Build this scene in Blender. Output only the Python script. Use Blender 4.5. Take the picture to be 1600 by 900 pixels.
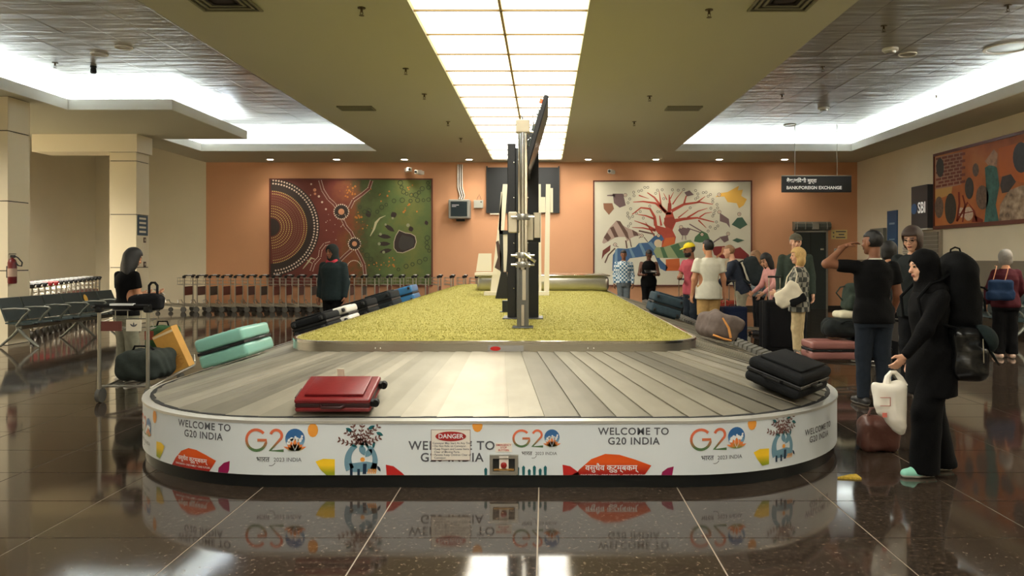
import bpy, bmesh, math, random
import numpy as np
from mathutils import Vector, Matrix, Euler

# ---------------------------------------------------------------- scene reset
for o in list(bpy.data.objects):
    bpy.data.objects.remove(o, do_unlink=True)
SC = bpy.context.scene
COL = SC.collection
R = math.radians
PI = math.pi
random.seed(7)
RNG = np.random.default_rng(11)

# ---------------------------------------------------------------- camera
FPX, VX, VY, CAMH = 1155.0, 851.0, 402.0, 1.5      # focal length in px, vanishing point, eye height
cam = bpy.data.cameras.new('camera')
cam.sensor_width = 36.0
cam.lens = FPX / 1600 * 36
cam.shift_x = (800 - VX) / 1600
cam.shift_y = -(450 - VY) / 1600
cam.clip_end = 200
cam_o = bpy.data.objects.new('camera', cam)
cam_o.location = (0, 0, CAMH)
cam_o.rotation_euler = (PI / 2, 0, 0)
COL.objects.link(cam_o)
SC.camera = cam_o

# ---------------------------------------------------------------- world, exposure
w = bpy.data.worlds.new('world')
SC.world = w
w.use_nodes = True
w.node_tree.nodes['Background'].inputs[0].default_value = (0.9, 0.86, 0.78, 1)
w.node_tree.nodes['Background'].inputs[1].default_value = 0.05
vs = SC.view_settings
vs.view_transform = 'Standard'
vs.look = 'None'
vs.gamma = 1.0
vs.use_curve_mapping = False
vs.exposure = 0.5
PANEL_E, COVE_E, DOWN_E = 6.5, 62.0, 30.0            # strengths of the lamps built further down


def P(px, py, Y):
    """a photo pixel at a known depth -> world point"""
    return Vector(((px - VX) * Y / FPX, Y, CAMH + (VY - py) * Y / FPX))


def PX(px, Y):
    return (px - VX) * Y / FPX


def PZ(py, Y):
    return CAMH + (VY - py) * Y / FPX


# ---------------------------------------------------------------- materials
def lin(c):
    c = c / 255.0
    return c / 12.92 if c <= 0.04045 else ((c + 0.055) / 1.055) ** 2.4


def rgb(r, g, b):
    return (lin(r), lin(g), lin(b), 1.0)


MATS = {}


def mat(name, col, rough=0.6, metal=0.0, spec=0.5, var=0.0, scale=6.0, bump=0.0, bscale=60.0, emit=0.0, ecol=None,
        ior=None, coat=0.0, stretch=None, alpha=None, trans=0.0):
    if name in MATS:
        return MATS[name]
    m = bpy.data.materials.new(name)
    m.use_nodes = True
    nt = m.node_tree
    b = nt.nodes['Principled BSDF']
    c = rgb(*col)
    b.inputs['Base Color'].default_value = c
    b.inputs['Roughness'].default_value = rough
    b.inputs['Metallic'].default_value = metal
    b.inputs['Specular IOR Level'].default_value = spec
    if ior: b.inputs['IOR'].default_value = ior
    if coat: b.inputs['Coat Weight'].default_value = coat
    if trans: b.inputs['Transmission Weight'].default_value = trans
    if emit:
        b.inputs['Emission Color'].default_value = ecol or c
        b.inputs['Emission Strength'].default_value = emit
    tc = None
    if var or bump:
        tc = nt.nodes.new('ShaderNodeTexCoord')
        mp = nt.nodes.new('ShaderNodeMapping')
        nt.links.new(tc.outputs['Object'], mp.inputs['Vector'])
        if stretch: mp.inputs['Scale'].default_value = stretch
    if var:
        n = nt.nodes.new('ShaderNodeTexNoise')
        n.inputs['Scale'].default_value = scale
        n.inputs['Detail'].default_value = 5
        nt.links.new(mp.outputs[0], n.inputs['Vector'])
        r = nt.nodes.new('ShaderNodeValToRGB')
        r.color_ramp.elements[0].position = 0.3
        r.color_ramp.elements[1].position = 0.7
        r.color_ramp.elements[0].color = tuple(max(0, x * (1 - var)) for x in c[:3]) + (1,)
        r.color_ramp.elements[1].color = tuple(min(1, x * (1 + var)) for x in c[:3]) + (1,)
        nt.links.new(n.outputs['Fac'], r.inputs['Fac'])
        nt.links.new(r.outputs['Color'], b.inputs['Base Color'])
    if bump:
        n2 = nt.nodes.new('ShaderNodeTexNoise')
        n2.inputs['Scale'].default_value = bscale
        n2.inputs['Detail'].default_value = 3
        nt.links.new(mp.outputs[0], n2.inputs['Vector'])
        bp = nt.nodes.new('ShaderNodeBump')
        bp.inputs['Strength'].default_value = bump
        bp.inputs['Distance'].default_value = 0.01
        nt.links.new(n2.outputs['Fac'], bp.inputs['Height'])
        nt.links.new(bp.outputs[0], b.inputs['Normal'])
    MATS[name] = m
    return m


def ramp_mat(name, cols, scale=3.0, rough=0.6, detail=6.0, tex='NOISE', bump=0.0, spec=0.5, stretch=None, distort=0.0, metal=0.0):
    """noise or voronoi driven colour ramp, cols = [(pos, (r,g,b)), ...]"""
    m = mat(name, cols[0][1], rough=rough, spec=spec, metal=metal)
    nt = m.node_tree
    b = nt.nodes['Principled BSDF']
    tc = nt.nodes.new('ShaderNodeTexCoord')
    mp = nt.nodes.new('ShaderNodeMapping')
    nt.links.new(tc.outputs['Object'], mp.inputs['Vector'])
    if stretch: mp.inputs['Scale'].default_value = stretch
    if tex == 'NOISE':
        n = nt.nodes.new('ShaderNodeTexNoise')
        n.inputs['Detail'].default_value = detail
        n.inputs['Distortion'].default_value = distort
        out = n.outputs['Fac']
    elif tex == 'CHECK':
        n = nt.nodes.new('ShaderNodeTexChecker')
        out = n.outputs['Fac']
    else:
        n = nt.nodes.new('ShaderNodeTexVoronoi')
        out = n.outputs['Distance']
    n.inputs['Scale'].default_value = scale
    nt.links.new(mp.outputs[0], n.inputs['Vector'])
    r = nt.nodes.new('ShaderNodeValToRGB')
    e = r.color_ramp.elements
    while len(e) < len(cols): e.new(0.5)
    for i, (p, c) in enumerate(cols):
        e[i].position = p
        e[i].color = rgb(*c)
    nt.links.new(out, r.inputs['Fac'])
    nt.links.new(r.outputs['Color'], b.inputs['Base Color'])
    if bump:
        bp = nt.nodes.new('ShaderNodeBump')
        bp.inputs['Strength'].default_value = bump
        bp.inputs['Distance'].default_value = 0.01
        nt.links.new(out, bp.inputs['Height'])
        nt.links.new(bp.outputs[0], b.inputs['Normal'])
    return m


# ---------------------------------------------------------------- mesh helpers
class MB:
    """collects shapes; build() links them as ONE mesh object"""

    def __init__(s):
        s.v, s.f, s.m = [], [], []
        s.mi = 0

    def add(s, verts, faces, M=None):
        n = len(s.v)
        if M is not None: verts = [M @ Vector(p) for p in verts]
        s.v += [tuple(p) for p in verts]
        s.f += [tuple(i + n for i in f) for f in faces]
        s.m += [s.mi] * len(faces)
        return s

    def box(s, x0, x1, y0, y1, z0, z1, M=None):
        v = [(x0, y0, z0), (x1, y0, z0), (x1, y1, z0), (x0, y1, z0), (x0, y0, z1), (x1, y0, z1), (x1, y1, z1), (x0, y1, z1)]
        f = [(3, 2, 1, 0), (4, 5, 6, 7), (0, 1, 5, 4), (1, 2, 6, 5), (2, 3, 7, 6), (3, 0, 4, 7)]
        return s.add(v, f, M)

    def rbox(s, x0, x1, y0, y1, z0, z1, r=0.02, seg=3, M=None):
        bm = bmesh.new()
        bmesh.ops.create_cube(bm, size=1.0)
        for v in bm.verts:
            v.co = ((x0 + x1) / 2 + v.co.x * (x1 - x0), (y0 + y1) / 2 + v.co.y * (y1 - y0), (z0 + z1) / 2 + v.co.z * (z1 - z0))
        bmesh.ops.bevel(bm, geom=list(bm.edges), offset=r, segments=seg, profile=0.5, affect='EDGES', clamp_overlap=True)
        return s.addbm(bm, M)

    def addbm(s, bm, M=None):
        bm.verts.index_update()
        s.add([v.co.copy() for v in bm.verts], [tuple(v.index for v in f.verts) for f in bm.faces], M)
        bm.free()
        return s

    def cyl(s, a, b, r, n=10, r2=None):
        return s.tube([a, b], [r, r if r2 is None else r2], n)

    def tube(s, pts, r, n=8, closed=False, flat=None):
        """round tube along points; r a number or list"""
        pts = [Vector(p) for p in pts]
        k = len(pts)
        rs = r if isinstance(r, (list, tuple)) else [r] * k
        t0 = (pts[1] - pts[0]).normalized()
        up = Vector((0, 0, 1)) if abs(t0.z) < 0.9 else Vector((1, 0, 0))
        u = t0.cross(up).normalized()
        vs_, fs = [], []
        prev = t0
        for i in range(k):
            if closed:
                t = (pts[(i + 1) % k] - pts[i - 1]).normalized()
            elif i == 0:
                t = t0
            elif i == k - 1:
                t = (pts[i] - pts[i - 1]).normalized()
            else:
                t = ((pts[i + 1] - pts[i]).normalized() + (pts[i] - pts[i - 1]).normalized())
                t = t.normalized() if t.length > 1e-6 else prev
            u = (u - t * u.dot(t))
            u = u.normalized() if u.length > 1e-6 else t.orthogonal().normalized()
            w_ = t.cross(u)
            prev = t
            for j in range(n):
                a = 2 * PI * j / n
                vs_.append(pts[i] + (u * math.cos(a) + w_ * math.sin(a)) * rs[i])
        rows = k if closed else k - 1
        for i in range(rows):
            for j in range(n):
                a, b2 = i * n + j, i * n + (j + 1) % n
                c, d = ((i + 1) % k) * n + (j + 1) % n, ((i + 1) % k) * n + j
                fs.append((a, b2, c, d))
        if not closed:
            fs.append(tuple(range(n - 1, -1, -1)))
            fs.append(tuple((k - 1) * n + j for j in range(n)))
        return s.add(vs_, fs)

    def lathe(s, prof, n=16, M=None):
        """profile [(r, z), ...] about z"""
        v, f = [], []
        for r, z in prof:
            for j in range(n):
                a = 2 * PI * j / n
                v.append((r * math.cos(a), r * math.sin(a), z))
        for i in range(len(prof) - 1):
            for j in range(n):
                f.append((i * n + j, i * n + (j + 1) % n, (i + 1) * n + (j + 1) % n, (i + 1) * n + j))
        f.append(tuple(range(n - 1, -1, -1)))
        f.append(tuple((len(prof) - 1) * n + j for j in range(n)))
        return s.add(v, f, M)

    def prism(s, poly, d0, d1, M=None):
        """2-D polygon in local xz extruded along y from d0 to d1"""
        k = len(poly)
        v = [(x, d0, z) for x, z in poly] + [(x, d1, z) for x, z in poly]
        f = [tuple(range(k)), tuple(range(2 * k - 1, k - 1, -1))]
        f += [(i, i + k, (i + 1) % k + k, (i + 1) % k) for i in range(k)]
        return s.add(v, f, M)

    def build(s, name, m, parent=None, smooth=False, label=None, kind=None):
        me = bpy.data.meshes.new(name)
        me.from_pydata(s.v, [], s.f)
        ms = m if isinstance(m, (list, tuple)) else [m]
        for q in ms: me.materials.append(q)
        if len(ms) > 1: me.polygons.foreach_set('material_index', s.m)
        bm = bmesh.new()
        bm.from_mesh(me)
        bmesh.ops.recalc_face_normals(bm, faces=bm.faces)
        bm.to_mesh(me)
        bm.free()
        if smooth:
            me.shade_smooth()
            if smooth != 2:
                try: me.set_sharp_from_angle(angle=R(38))
                except Exception: pass
        o = bpy.data.objects.new(name, me)
        COL.objects.link(o)
        if parent: o.parent = parent
        if label: o['label'] = label
        if kind: o['kind'] = kind
        return o


def tag(o, label, cat=None, group=None, kind=None):
    o['label'] = label
    if cat: o['category'] = cat
    if group: o['group'] = group
    if kind: o['kind'] = kind
    return o


def struct(o, label=None):
    o['kind'] = 'structure'
    if label: o['label'] = label
    return o


def thing(name, label, cat, loc=(0, 0, 0), rz=0.0, group=None, rot=None):
    o = bpy.data.objects.new(name, None)
    o.empty_display_size = 0.1
    o.location = loc
    o.rotation_euler = rot if rot is not None else (0, 0, rz)
    COL.objects.link(o)
    return tag(o, label, cat, group)


KIDS = {}


def kids(o):
    return [c for c in bpy.data.objects if c.parent == o]


def copy_tree(o, parent=None, depth=0):
    c = o.copy()
    COL.objects.link(c)
    if parent: c.parent = parent
    if o.name not in KIDS: KIDS[o.name] = kids(o)
    for k in KIDS[o.name]: copy_tree(k, c, depth + 1)
    return c


ORD = ['first', 'second', 'third', 'fourth', 'fifth', 'sixth', 'seventh', 'eighth', 'ninth', 'tenth', 'eleventh', 'twelfth',
       'thirteenth', 'fourteenth', 'fifteenth', 'sixteenth', 'seventeenth', 'eighteenth', 'nineteenth', 'twentieth',
       'twenty-first', 'twenty-second', 'twenty-third', 'twenty-fourth', 'twenty-fifth', 'twenty-sixth', 'twenty-seventh', 'twenty-eighth']


def text2d(s, size, bold=0.0, align='CENTER', space=1.0):
    """flat lettering -> (2-D verts, faces)"""
    cu = bpy.data.curves.new('txt', 'FONT')
    cu.body = s
    cu.size = size
    cu.align_x = align
    cu.align_y = 'CENTER'
    cu.offset = bold * size
    cu.space_character = space
    cu.resolution_u = 3
    ob = bpy.data.objects.new('txt', cu)
    COL.objects.link(ob)
    dg = bpy.context.evaluated_depsgraph_get()
    dg.update()
    me = ob.evaluated_get(dg).to_mesh()
    v = [(p.co.x, p.co.y) for p in me.vertices]
    f = [tuple(p.vertices) for p in me.polygons]
    ob.evaluated_get(dg).to_mesh_clear()
    bpy.data.objects.remove(ob, do_unlink=True)
    bpy.data.curves.remove(cu)
    return v, f


# shared materials
M_white = mat('white_paint', (226, 222, 212), 0.6)
M_cream = mat('cream_wall_paint', (232, 221, 194), 0.7, var=0.02, scale=1.5)
M_grey_wall = mat('grey_wall_panel', (128, 120, 104), 0.6)
M_terra = mat('terracotta_wall_paint', (214, 158, 118), 0.7, var=0.04, scale=0.8)
M_soffit = mat('olive_cream_soffit_paint', (180, 177, 155), 0.75)
M_lip = mat('white_cove_paint', (216, 214, 204), 0.7)
M_black = mat('black_plastic', (16, 17, 18), 0.45)
M_rubber = mat('black_rubber', (20, 21, 21), 0.7)
M_steel = mat('brushed_steel', (190, 188, 180), 0.28, metal=1.0, var=0.06, scale=8, stretch=(1, 1, 30))
M_chrome = mat('chrome_tube', (215, 213, 206), 0.16, metal=1.0)
M_alu = mat('satin_aluminium', (176, 174, 166), 0.38, metal=0.9)
M_darkmetal = mat('dark_metal', (58, 60, 60), 0.4, metal=0.7)
# ================================================================ THE SETTING
H, HU = 4.25, 4.75            # soffit height, cove ceiling height
XL, XR, YB, YF = -13.0, 9.05, 21.4, -5.0


def floor_material():
    m = bpy.data.materials.new('polished_brown_granite')
    m.use_nodes = True
    nt = m.node_tree
    b = nt.nodes['Principled BSDF']
    g = nt.nodes.new('ShaderNodeNewGeometry')
    n1 = nt.nodes.new('ShaderNodeTexNoise'); n1.inputs['Scale'].default_value = 34; n1.inputs['Detail'].default_value = 8
    n1.inputs['Roughness'].default_value = 0.75
    n2 = nt.nodes.new('ShaderNodeTexVoronoi'); n2.inputs['Scale'].default_value = 70
    n3 = nt.nodes.new('ShaderNodeTexNoise'); n3.inputs['Scale'].default_value = 1.4
    for n in (n1, n2, n3): nt.links.new(g.outputs['Position'], n.inputs['Vector'])
    r1 = nt.nodes.new('ShaderNodeValToRGB')
    e = r1.color_ramp.elements
    e[0].position, e[0].color = 0.36, rgb(30, 25, 21)
    e[1].position, e[1].color = 0.56, rgb(58, 48, 40)
    e2 = e.new(0.72); e2.color = rgb(126, 106, 88)
    r2 = nt.nodes.new('ShaderNodeValToRGB')
    r2.color_ramp.elements[0].position, r2.color_ramp.elements[0].color = 0.04, rgb(150, 132, 112)
    r2.color_ramp.elements[1].position, r2.color_ramp.elements[1].color = 0.14, rgb(0, 0, 0)
    mx = nt.nodes.new('ShaderNodeMix'); mx.data_type = 'RGBA'; mx.blend_type = 'ADD'
    mx.inputs['Factor'].default_value = 0.35
    nt.links.new(n1.outputs['Fac'], r1.inputs['Fac'])
    nt.links.new(n2.outputs['Distance'], r2.inputs['Fac'])
    nt.links.new(r1.outputs[0], mx.inputs['A']); nt.links.new(r2.outputs[0], mx.inputs['B'])
    nt.links.new(mx.outputs['Result'], b.inputs['Base Color'])
    mr = nt.nodes.new('ShaderNodeMapRange')
    mr.inputs['To Min'].default_value, mr.inputs['To Max'].default_value = 0.03, 0.11
    nt.links.new(n3.outputs['Fac'], mr.inputs['Value'])
    nt.links.new(mr.outputs[0], b.inputs['Roughness'])
    b.inputs['IOR'].default_value = 1.62
    return m


M_floor = floor_material()
fl = MB().box(XL - 0.2, XR + 0.2, YF - 0.2, YB + 0.2, -0.12, -0.003).build('floor', mat('pale_grout', (150, 138, 120), 0.6))
struct(fl, 'dark polished granite tile floor with thin pale joints')
TX, TY, GAP = 0.9, 0.6, 0.004
tile_me = MB().box(GAP, TX - GAP, GAP, TY - GAP, -0.02, 0.0)
first = tile_me.build('floor_tile', M_floor, fl)
cells = []
for i in range(-16, 12):
    for j in range(-18, 40):
        x0, y0 = -0.0375 + i * TX, 3.95 + j * TY
        if x0 < XL - 0.9 or x0 > XR or y0 < YF or y0 > YB: continue
        cx, cy = x0 + TX / 2, y0 + TY / 2
        vis = cy > 2.6 and 0 - 60 < VX + FPX * cx / cy < 1660 and not (-3.0 < cx < 2.2 and 5.3 < cy < 18)
        cells.append((0 if vis else 1, cy, x0, y0))
cells.sort()
far = MB()
for k, (h, cy, x0, y0) in enumerate(cells):
    if k == 0:
        first.location = (x0, y0, 0)
    elif k < 300:
        o = first.copy(); COL.objects.link(o); o.location = (x0, y0, 0)
    else:
        far.box(x0 + GAP, x0 + TX - GAP, y0 + GAP, y0 + TY - GAP, -0.02, 0.0)
far.build('floor_tiles_beyond', M_floor, fl, kind='stuff')

# ---- walls
def wallbox(name, m, *a, label=None):
    return struct(MB().box(*a).build(name, m), label)


WB = wallbox('wall_back', M_terra, -9.8, XR + 0.2, YB, YB + 0.2, 0, H + 0.6, label='terracotta orange back wall behind the murals')
wallbox('wall_right', M_cream, XR, XR + 0.2, YF, YB, 0, H + 0.6, label='cream right wall above a grey lower panel')
wallbox('wall_left', M_cream, XL - 0.2, XL, YF, YB + 0.2, 0, H + 0.6, label='cream left wall behind the row of luggage trolleys')
wallbox('wall_recess', M_cream, XL, -9.8, YB, YB + 0.2, 0, H + 0.6, label='pale end wall between the clad pillar and the orange wall')
wallbox('wall_front', M_cream, XL - 0.2, XR + 0.2, YF - 0.2, YF, 0, H + 0.6, label='cream wall behind the viewer')
wallbox('trim_1', M_grey_wall, XR - 0.015, XR - 0.001, YF, YB, 0.1, 1.43, label='grey protective panel along the foot of the right wall')
wallbox('baseboard_right', mat('dark_skirting', (40, 36, 33), 0.4), XR - 0.02, XR - 0.001, YF, YB, 0, 0.1, label='dark skirting along the right wall')
wallbox('baseboard_back', MATS['dark_skirting'], -9.8, XR - 0.03, YB - 0.02, YB - 0.001, 0, 0.1, label='dark skirting along the orange wall')
wallbox('trim_2', M_cream, -11.45, -9.1, 16.5, 17.15, 3.86, H, label='cream bulkhead beam above the far clad pillar')

# ---- ceiling: soffits, coves, tiles
XC0, XC1 = -4.35, 3.36          # central soffit
LX0, LX1 = -1.471, 0.486        # light strip
XRC, XLC, XLB = 7.93, -8.87, -6.93
YC = 19.1
S = MB()
t = 0.03
for a in ((XC0, LX0, YF, YB), (LX1, XC1, YF, YB), (LX0, LX1, 20.9, YB),
          (-9.8, XC0, YC, YB), (XC1, XR, YC, YB), (XRC, XR, YF, YC),
          (XL, XLC, YF, 13.75), (XL, XLB, 13.75, 17.2), (-9.8, XLC, 17.2, YC)):
    S.box(a[0], a[1], a[2], a[3], H, H + t)
ce = struct(S.build('ceiling', M_soffit), 'olive cream dropped ceiling around the lit coves')
# sides of the central soffit and the slab above everything
S = MB()
S.box(XC0, XC0 + 0.05, YF, YC, H + t, HU).box(XC1 - 0.05, XC1, YF, YC, H + t, HU)
S.box(LX0 - 0.03, LX0, YF, 20.93, H + t, H + 0.2).box(LX1, LX1 + 0.03, YF, 20.93, H + t, H + 0.2)
S.build('soffit_side', M_soffit, ce)
MB().box(XL - 0.2, XR + 0.2, YF - 0.2, YB + 0.2, HU + 0.05, HU + 0.25).build('ceiling_slab', M_soffit, ce)
L = MB()
lh, lt = 0.19, 0.03
e_, hb = 0.005, H - 0.004
L.box(XRC - e_, XRC + lt, YF, YC + lt, hb, H + lh).box(XC1 + 0.001, XRC - e_, YC - e_, YC + lt, hb, H + lh)
L.box(XLC - lt, XLC + e_, YF, 13.75 - e_, hb, H + lh).box(XLC - lt, XLB + e_, 13.75 - e_, 13.75 + lt, hb, H + lh)
L.box(XLB - lt, XLB + e_, 13.75 + lt, 17.2 - lt, hb, H + lh).box(XLC - lt, XLB + e_, 17.2 - lt, 17.2 + e_, hb, H + lh)
L.box(XLC - lt, XLC + e_, 17.2 + e_, YC - e_, hb, H + lh).box(XLC - lt, XC0 - 0.001, YC - e_, YC + lt, hb, H + lh)
L.build('cove_lip', M_lip, ce)
T = MB()
tw = 0.4
T.box(XRC + tw, XRC + tw + 0.03, YF, YC + tw, H + t, HU).box(XC1, XRC + tw, YC + tw, YC + tw + 0.03, H + t, HU)
T.box(XLC - tw - 0.03, XLC - tw, YF, 13.75 + tw, H + t, HU).box(XLC - tw, XLB - tw, 13.75 + tw, 13.78 + tw, H + t, HU)
T.box(XLB - tw - 0.03, XLB - tw, 13.78 + tw, 17.17 - tw, H + t, HU).box(XLC - tw, XLB - tw, 17.2 - tw - 0.03, 17.2 - tw, H + t, HU)
T.box(XLC - tw - 0.03, XLC - tw, 17.2 - tw, YC + tw, H + t, HU).box(XLC - tw, XC0, YC + tw, YC + tw + 0.03, H + t, HU)
T.build('cove_back', M_lip, ce)

M_cove = mat('cool_white_led', (222, 236, 255), 0.5, emit=COVE_E)
for a in ((XRC + 0.12, XRC + 0.2, YF, YC + 0.2), (XC1 + 0.1, XRC + 0.1, YC + 0.12, YC + 0.2),
          (XLC - 0.2, XLC - 0.12, YF, 13.9), (XLC - 0.1, XLB - 0.14, 13.87, 13.95), (XLB - 0.2, XLB - 0.12, 14.0, 16.9),
          (XLC - 0.1, XLB - 0.14, 17.0, 17.08), (XLC - 0.2, XLC - 0.12, 17.15, YC + 0.2), (XLC - 0.1, XC0 - 0.1, YC + 0.12, YC + 0.2)):
    MB().box(a[0], a[1], a[2], a[3], H + t + 0.02, H + t + 0.05).build('cove_light', M_cove, ce)


def tile_ceiling_mat():
    m = mat('grey_lacquered_metal_tile', (140, 137, 127), 0.33, metal=0.3)
    nt = m.node_tree
    g = nt.nodes.new('ShaderNodeNewGeometry')
    mp = nt.nodes.new('ShaderNodeMapping'); mp.inputs['Scale'].default_value = (0.7, 3.6, 1)
    n = nt.nodes.new('ShaderNodeTexNoise'); n.inputs['Scale'].default_value = 1.5; n.inputs['Detail'].default_value = 2
    bp = nt.nodes.new('ShaderNodeBump'); bp.inputs['Strength'].default_value = 0.35; bp.inputs['Distance'].default_value = 0.06
    nt.links.new(g.outputs['Position'], mp.inputs[0]); nt.links.new(mp.outputs[0], n.inputs['Vector'])
    nt.links.new(n.outputs['Fac'], bp.inputs['Height']); nt.links.new(bp.outputs[0], nt.nodes['Principled BSDF'].inputs['Normal'])
    return m


M_tile = tile_ceiling_mat()
MB().box(XC1, XRC + tw, YF, YC + tw, HU + 0.012, HU + 0.05).box(XLC - tw, XC0, YF, YC + tw, HU + 0.012, HU + 0.05).build('tile_backing', M_darkmetal, ce)
ct0 = MB().box(-0.297, 0.297, -0.597, 0.597, 0, 0.012).build('ceiling_tile', M_tile, ce)
n = 0
for x0, x1 in ((3.2, XRC + tw), (XLC - tw - 0.1, XC0)):
    x = x0
    while x < x1 - 0.1:
        y = 4.7
        while y < YC + tw - 0.3:
            o = ct0 if n == 0 else ct0.copy()
            if n: COL.objects.link(o)
            o.location = (min(x + 0.3, x1 - 0.3), y + 0.6, HU - random.uniform(0, 0.003))
            o.rotation_euler = (random.uniform(-0.004, 0.004), random.uniform(-0.004, 0.004), 0)
            n += 1
            y += 1.2
        x += 0.6
MB().box(XC1, XRC + tw, YF, 4.7, HU, HU + 0.012).box(XLC - tw, XC0, YF, 4.7, HU, HU + 0.012).build('ceiling_tiles_overhead', M_tile, ce)

# ---- the luminous strip
def panel_mat():
    m = mat('warm_light_panel', (255, 246, 222), 0.5)
    nt = m.node_tree
    b = nt.nodes['Principled BSDF']
    tc = nt.nodes.new('ShaderNodeTexCoord')
    sep = nt.nodes.new('ShaderNodeSeparateXYZ')
    nt.links.new(tc.outputs['Generated'], sep.inputs[0])
    facs = []
    for ax in ('X', 'Y'):
        a = nt.nodes.new('ShaderNodeMath'); a.operation = 'SUBTRACT'; a.inputs[1].default_value = 0.5
        c = nt.nodes.new('ShaderNodeMath'); c.operation = 'ABSOLUTE'
        nt.links.new(sep.outputs[ax], a.inputs[0]); nt.links.new(a.outputs[0], c.inputs[0])
        facs.append(c)
    mx = nt.nodes.new('ShaderNodeMath'); mx.operation = 'MAXIMUM'
    nt.links.new(facs[0].outputs[0], mx.inputs[0]); nt.links.new(facs[1].outputs[0], mx.inputs[1])
    r = nt.nodes.new('ShaderNodeValToRGB')
    e = r.color_ramp.elements
    e[0].position, e[0].color = 0.40, (1.0, 0.96, 0.85, 1)
    e[1].position, e[1].color = 0.5, (0.16, 0.115, 0.055, 1)
    nt.links.new(mx.outputs[0], r.inputs['Fac'])
    nt.links.new(r.outputs['Color'], b.inputs['Emission Color'])
    b.inputs['Emission Strength'].default_value = PANEL_E
    return m


ls = thing('light_panel_ceiling', 'long glowing double row of warm light panels down the ceiling centre', 'ceiling light', (0, 0, H))
M_panel = panel_mat()
LM = (LX0 + LX1) / 2
pw = (LX1 - LX0) / 2
pan = None
y = 20.9
fr = MB()
fr.box(LM - 0.014, LM + 0.014, YF, 20.9, 0.012, 0.03)
while y - 0.9 > YF:
    fr.box(LX0, LX1, y - 0.012, y + 0.012, 0.012, 0.03)
    for k in range(2):
        if pan is None:
            pan = MB().box(-pw / 2 + 0.014, pw / 2 - 0.014, -0.44, 0.44, 0.03, 0.04).build('light_panel', M_panel, ls)
            o = pan
        else:
            o = pan.copy(); COL.objects.link(o)
        o.location = (LX0 + pw * (k + 0.5), y - 0.45, 0)
    y -= 0.9
fr.build('panel_frame', mat('brass_toned_frame', (150, 128, 84), 0.5), ls)

# ---- recessed downlights along the back wall
M_lens = mat('downlight_lens', (255, 246, 225), 0.4, emit=DOWN_E)
for i, px in enumerate((422, 526, 632, 733, 919, 1025, 1124, 1226)):
    d = thing('downlight', ORD[i] + ' round recessed downlight from the left above the orange wall', 'ceiling light',
              (PX(px, 20.75), 20.75, H), group='downlights above the orange wall')
    MB().lathe([(0.125, 0), (0.125, -0.012), (0.095, -0.012), (0.09, 0.0)], 20).build('trim_ring', M_white, d, True)
    MB().lathe([(0.088, -0.004), (0.06, -0.010), (0.02, -0.012)], 18).build('lens', M_lens, d, True)
    li = bpy.data.lights.new('lamp', 'SPOT')
    li.energy = 55; li.spot_size = R(120); li.spot_blend = 0.9; li.shadow_soft_size = 0.06; li.color = (1, 0.86, 0.68)
    lo = bpy.data.objects.new('lamp', li); COL.objects.link(lo); lo.parent = d; lo.location = (0, 0, -0.03)

# extra downlight fittings out of view, added to brighten the cream side walls
for X_, Ys in ((-10.7, (1.5, 4.5, 7.5, 10.5, 13.0)), (-12.2, (13.4, 15.6)), (8.5, (1.5, 4.5, 7.5, 10.5))):
    for Y_ in Ys:
        f_ = MB().lathe([(0.125, 0), (0.125, -0.012), (0.095, -0.012), (0.09, 0.0)], 20).build('side_fill_lamp', M_white, ce, True)
        f_.location = (X_, Y_, H)
        g_ = MB().lathe([(0.088, -0.004), (0.06, -0.010), (0.02, -0.012)], 18).build('lens', M_lens, f_, True)
        li = bpy.data.lights.new('lamp', 'SPOT')
        li.energy = 620; li.spot_size = R(150); li.spot_blend = 0.9; li.shadow_soft_size = 0.08; li.color = (1, 0.93, 0.80)
        lo = bpy.data.objects.new('lamp', li); COL.objects.link(lo); lo.parent = f_; lo.location = (0, 0, -0.03)

# ---- pillars with cladding panels
M_clad = mat('cream_cladding_panel', (228, 216, 186), 0.45)
M_joint = mat('dark_joint', (40, 36, 32), 0.8)
for nm, x1, y0, top, lab in (('pillar', -9.15, 12.6, H, 'cream clad square pillar at the left edge beside the fire extinguisher'),
                             ('pillar', -9.15, 16.56, 3.86, 'cream clad square pillar behind the long-haired woman')):
    x0, y1 = x1 - 0.6, y0 + 0.54
    p = thing(nm, lab, 'pillar', ((x0 + x1) / 2, (y0 + y1) / 2, 0))
    MB().box(-0.285, 0.285, -0.255, 0.255, 0, top).build('core', M_joint, p)
    zs = [0.0, 1.27, 2.46, 3.66, top]
    if top < 3.9: zs = [0.0, 1.27, 2.46, 3.66, top]
    for a, b in zip(zs[:-1], zs[1:]):
        g = 0.008
        for q in ((-0.3, 0.3, -0.27, -0.256), (-0.3, 0.3, 0.256, 0.27), (-0.3, -0.286, -0.255, 0.255), (0.286, 0.3, -0.255, 0.255)):
            MB().box(q[0], q[1], q[2], q[3], a + g, b - g).build('cladding_panel', M_clad, p)

# ---- ceiling fittings
def diffuser(x, y, s, lab):
    d = thing('ceiling_vent', lab, 'vent', (x, y, H))
    f = MB()
    for k in range(4):
        a, b = s / 2 - k * 0.065, s / 2 - k * 0.065 - 0.03
        z = -0.02 + 0.006 * k
        for q in ((-a, a, -a, -b), (-a, a, b, a), (-a, -b, -b, b), (b, a, -b, b)):
            f.box(q[0], q[1], q[2], q[3], z, z + 0.016)
    f.build('louvre', mat('olive_grey_vent', (120, 118, 96), 0.5), d)
    MB().box(-s / 2 + 0.03, s / 2 - 0.03, -s / 2 + 0.03, s / 2 - 0.03, -0.002, 0).build('throat', M_black, d)


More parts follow.
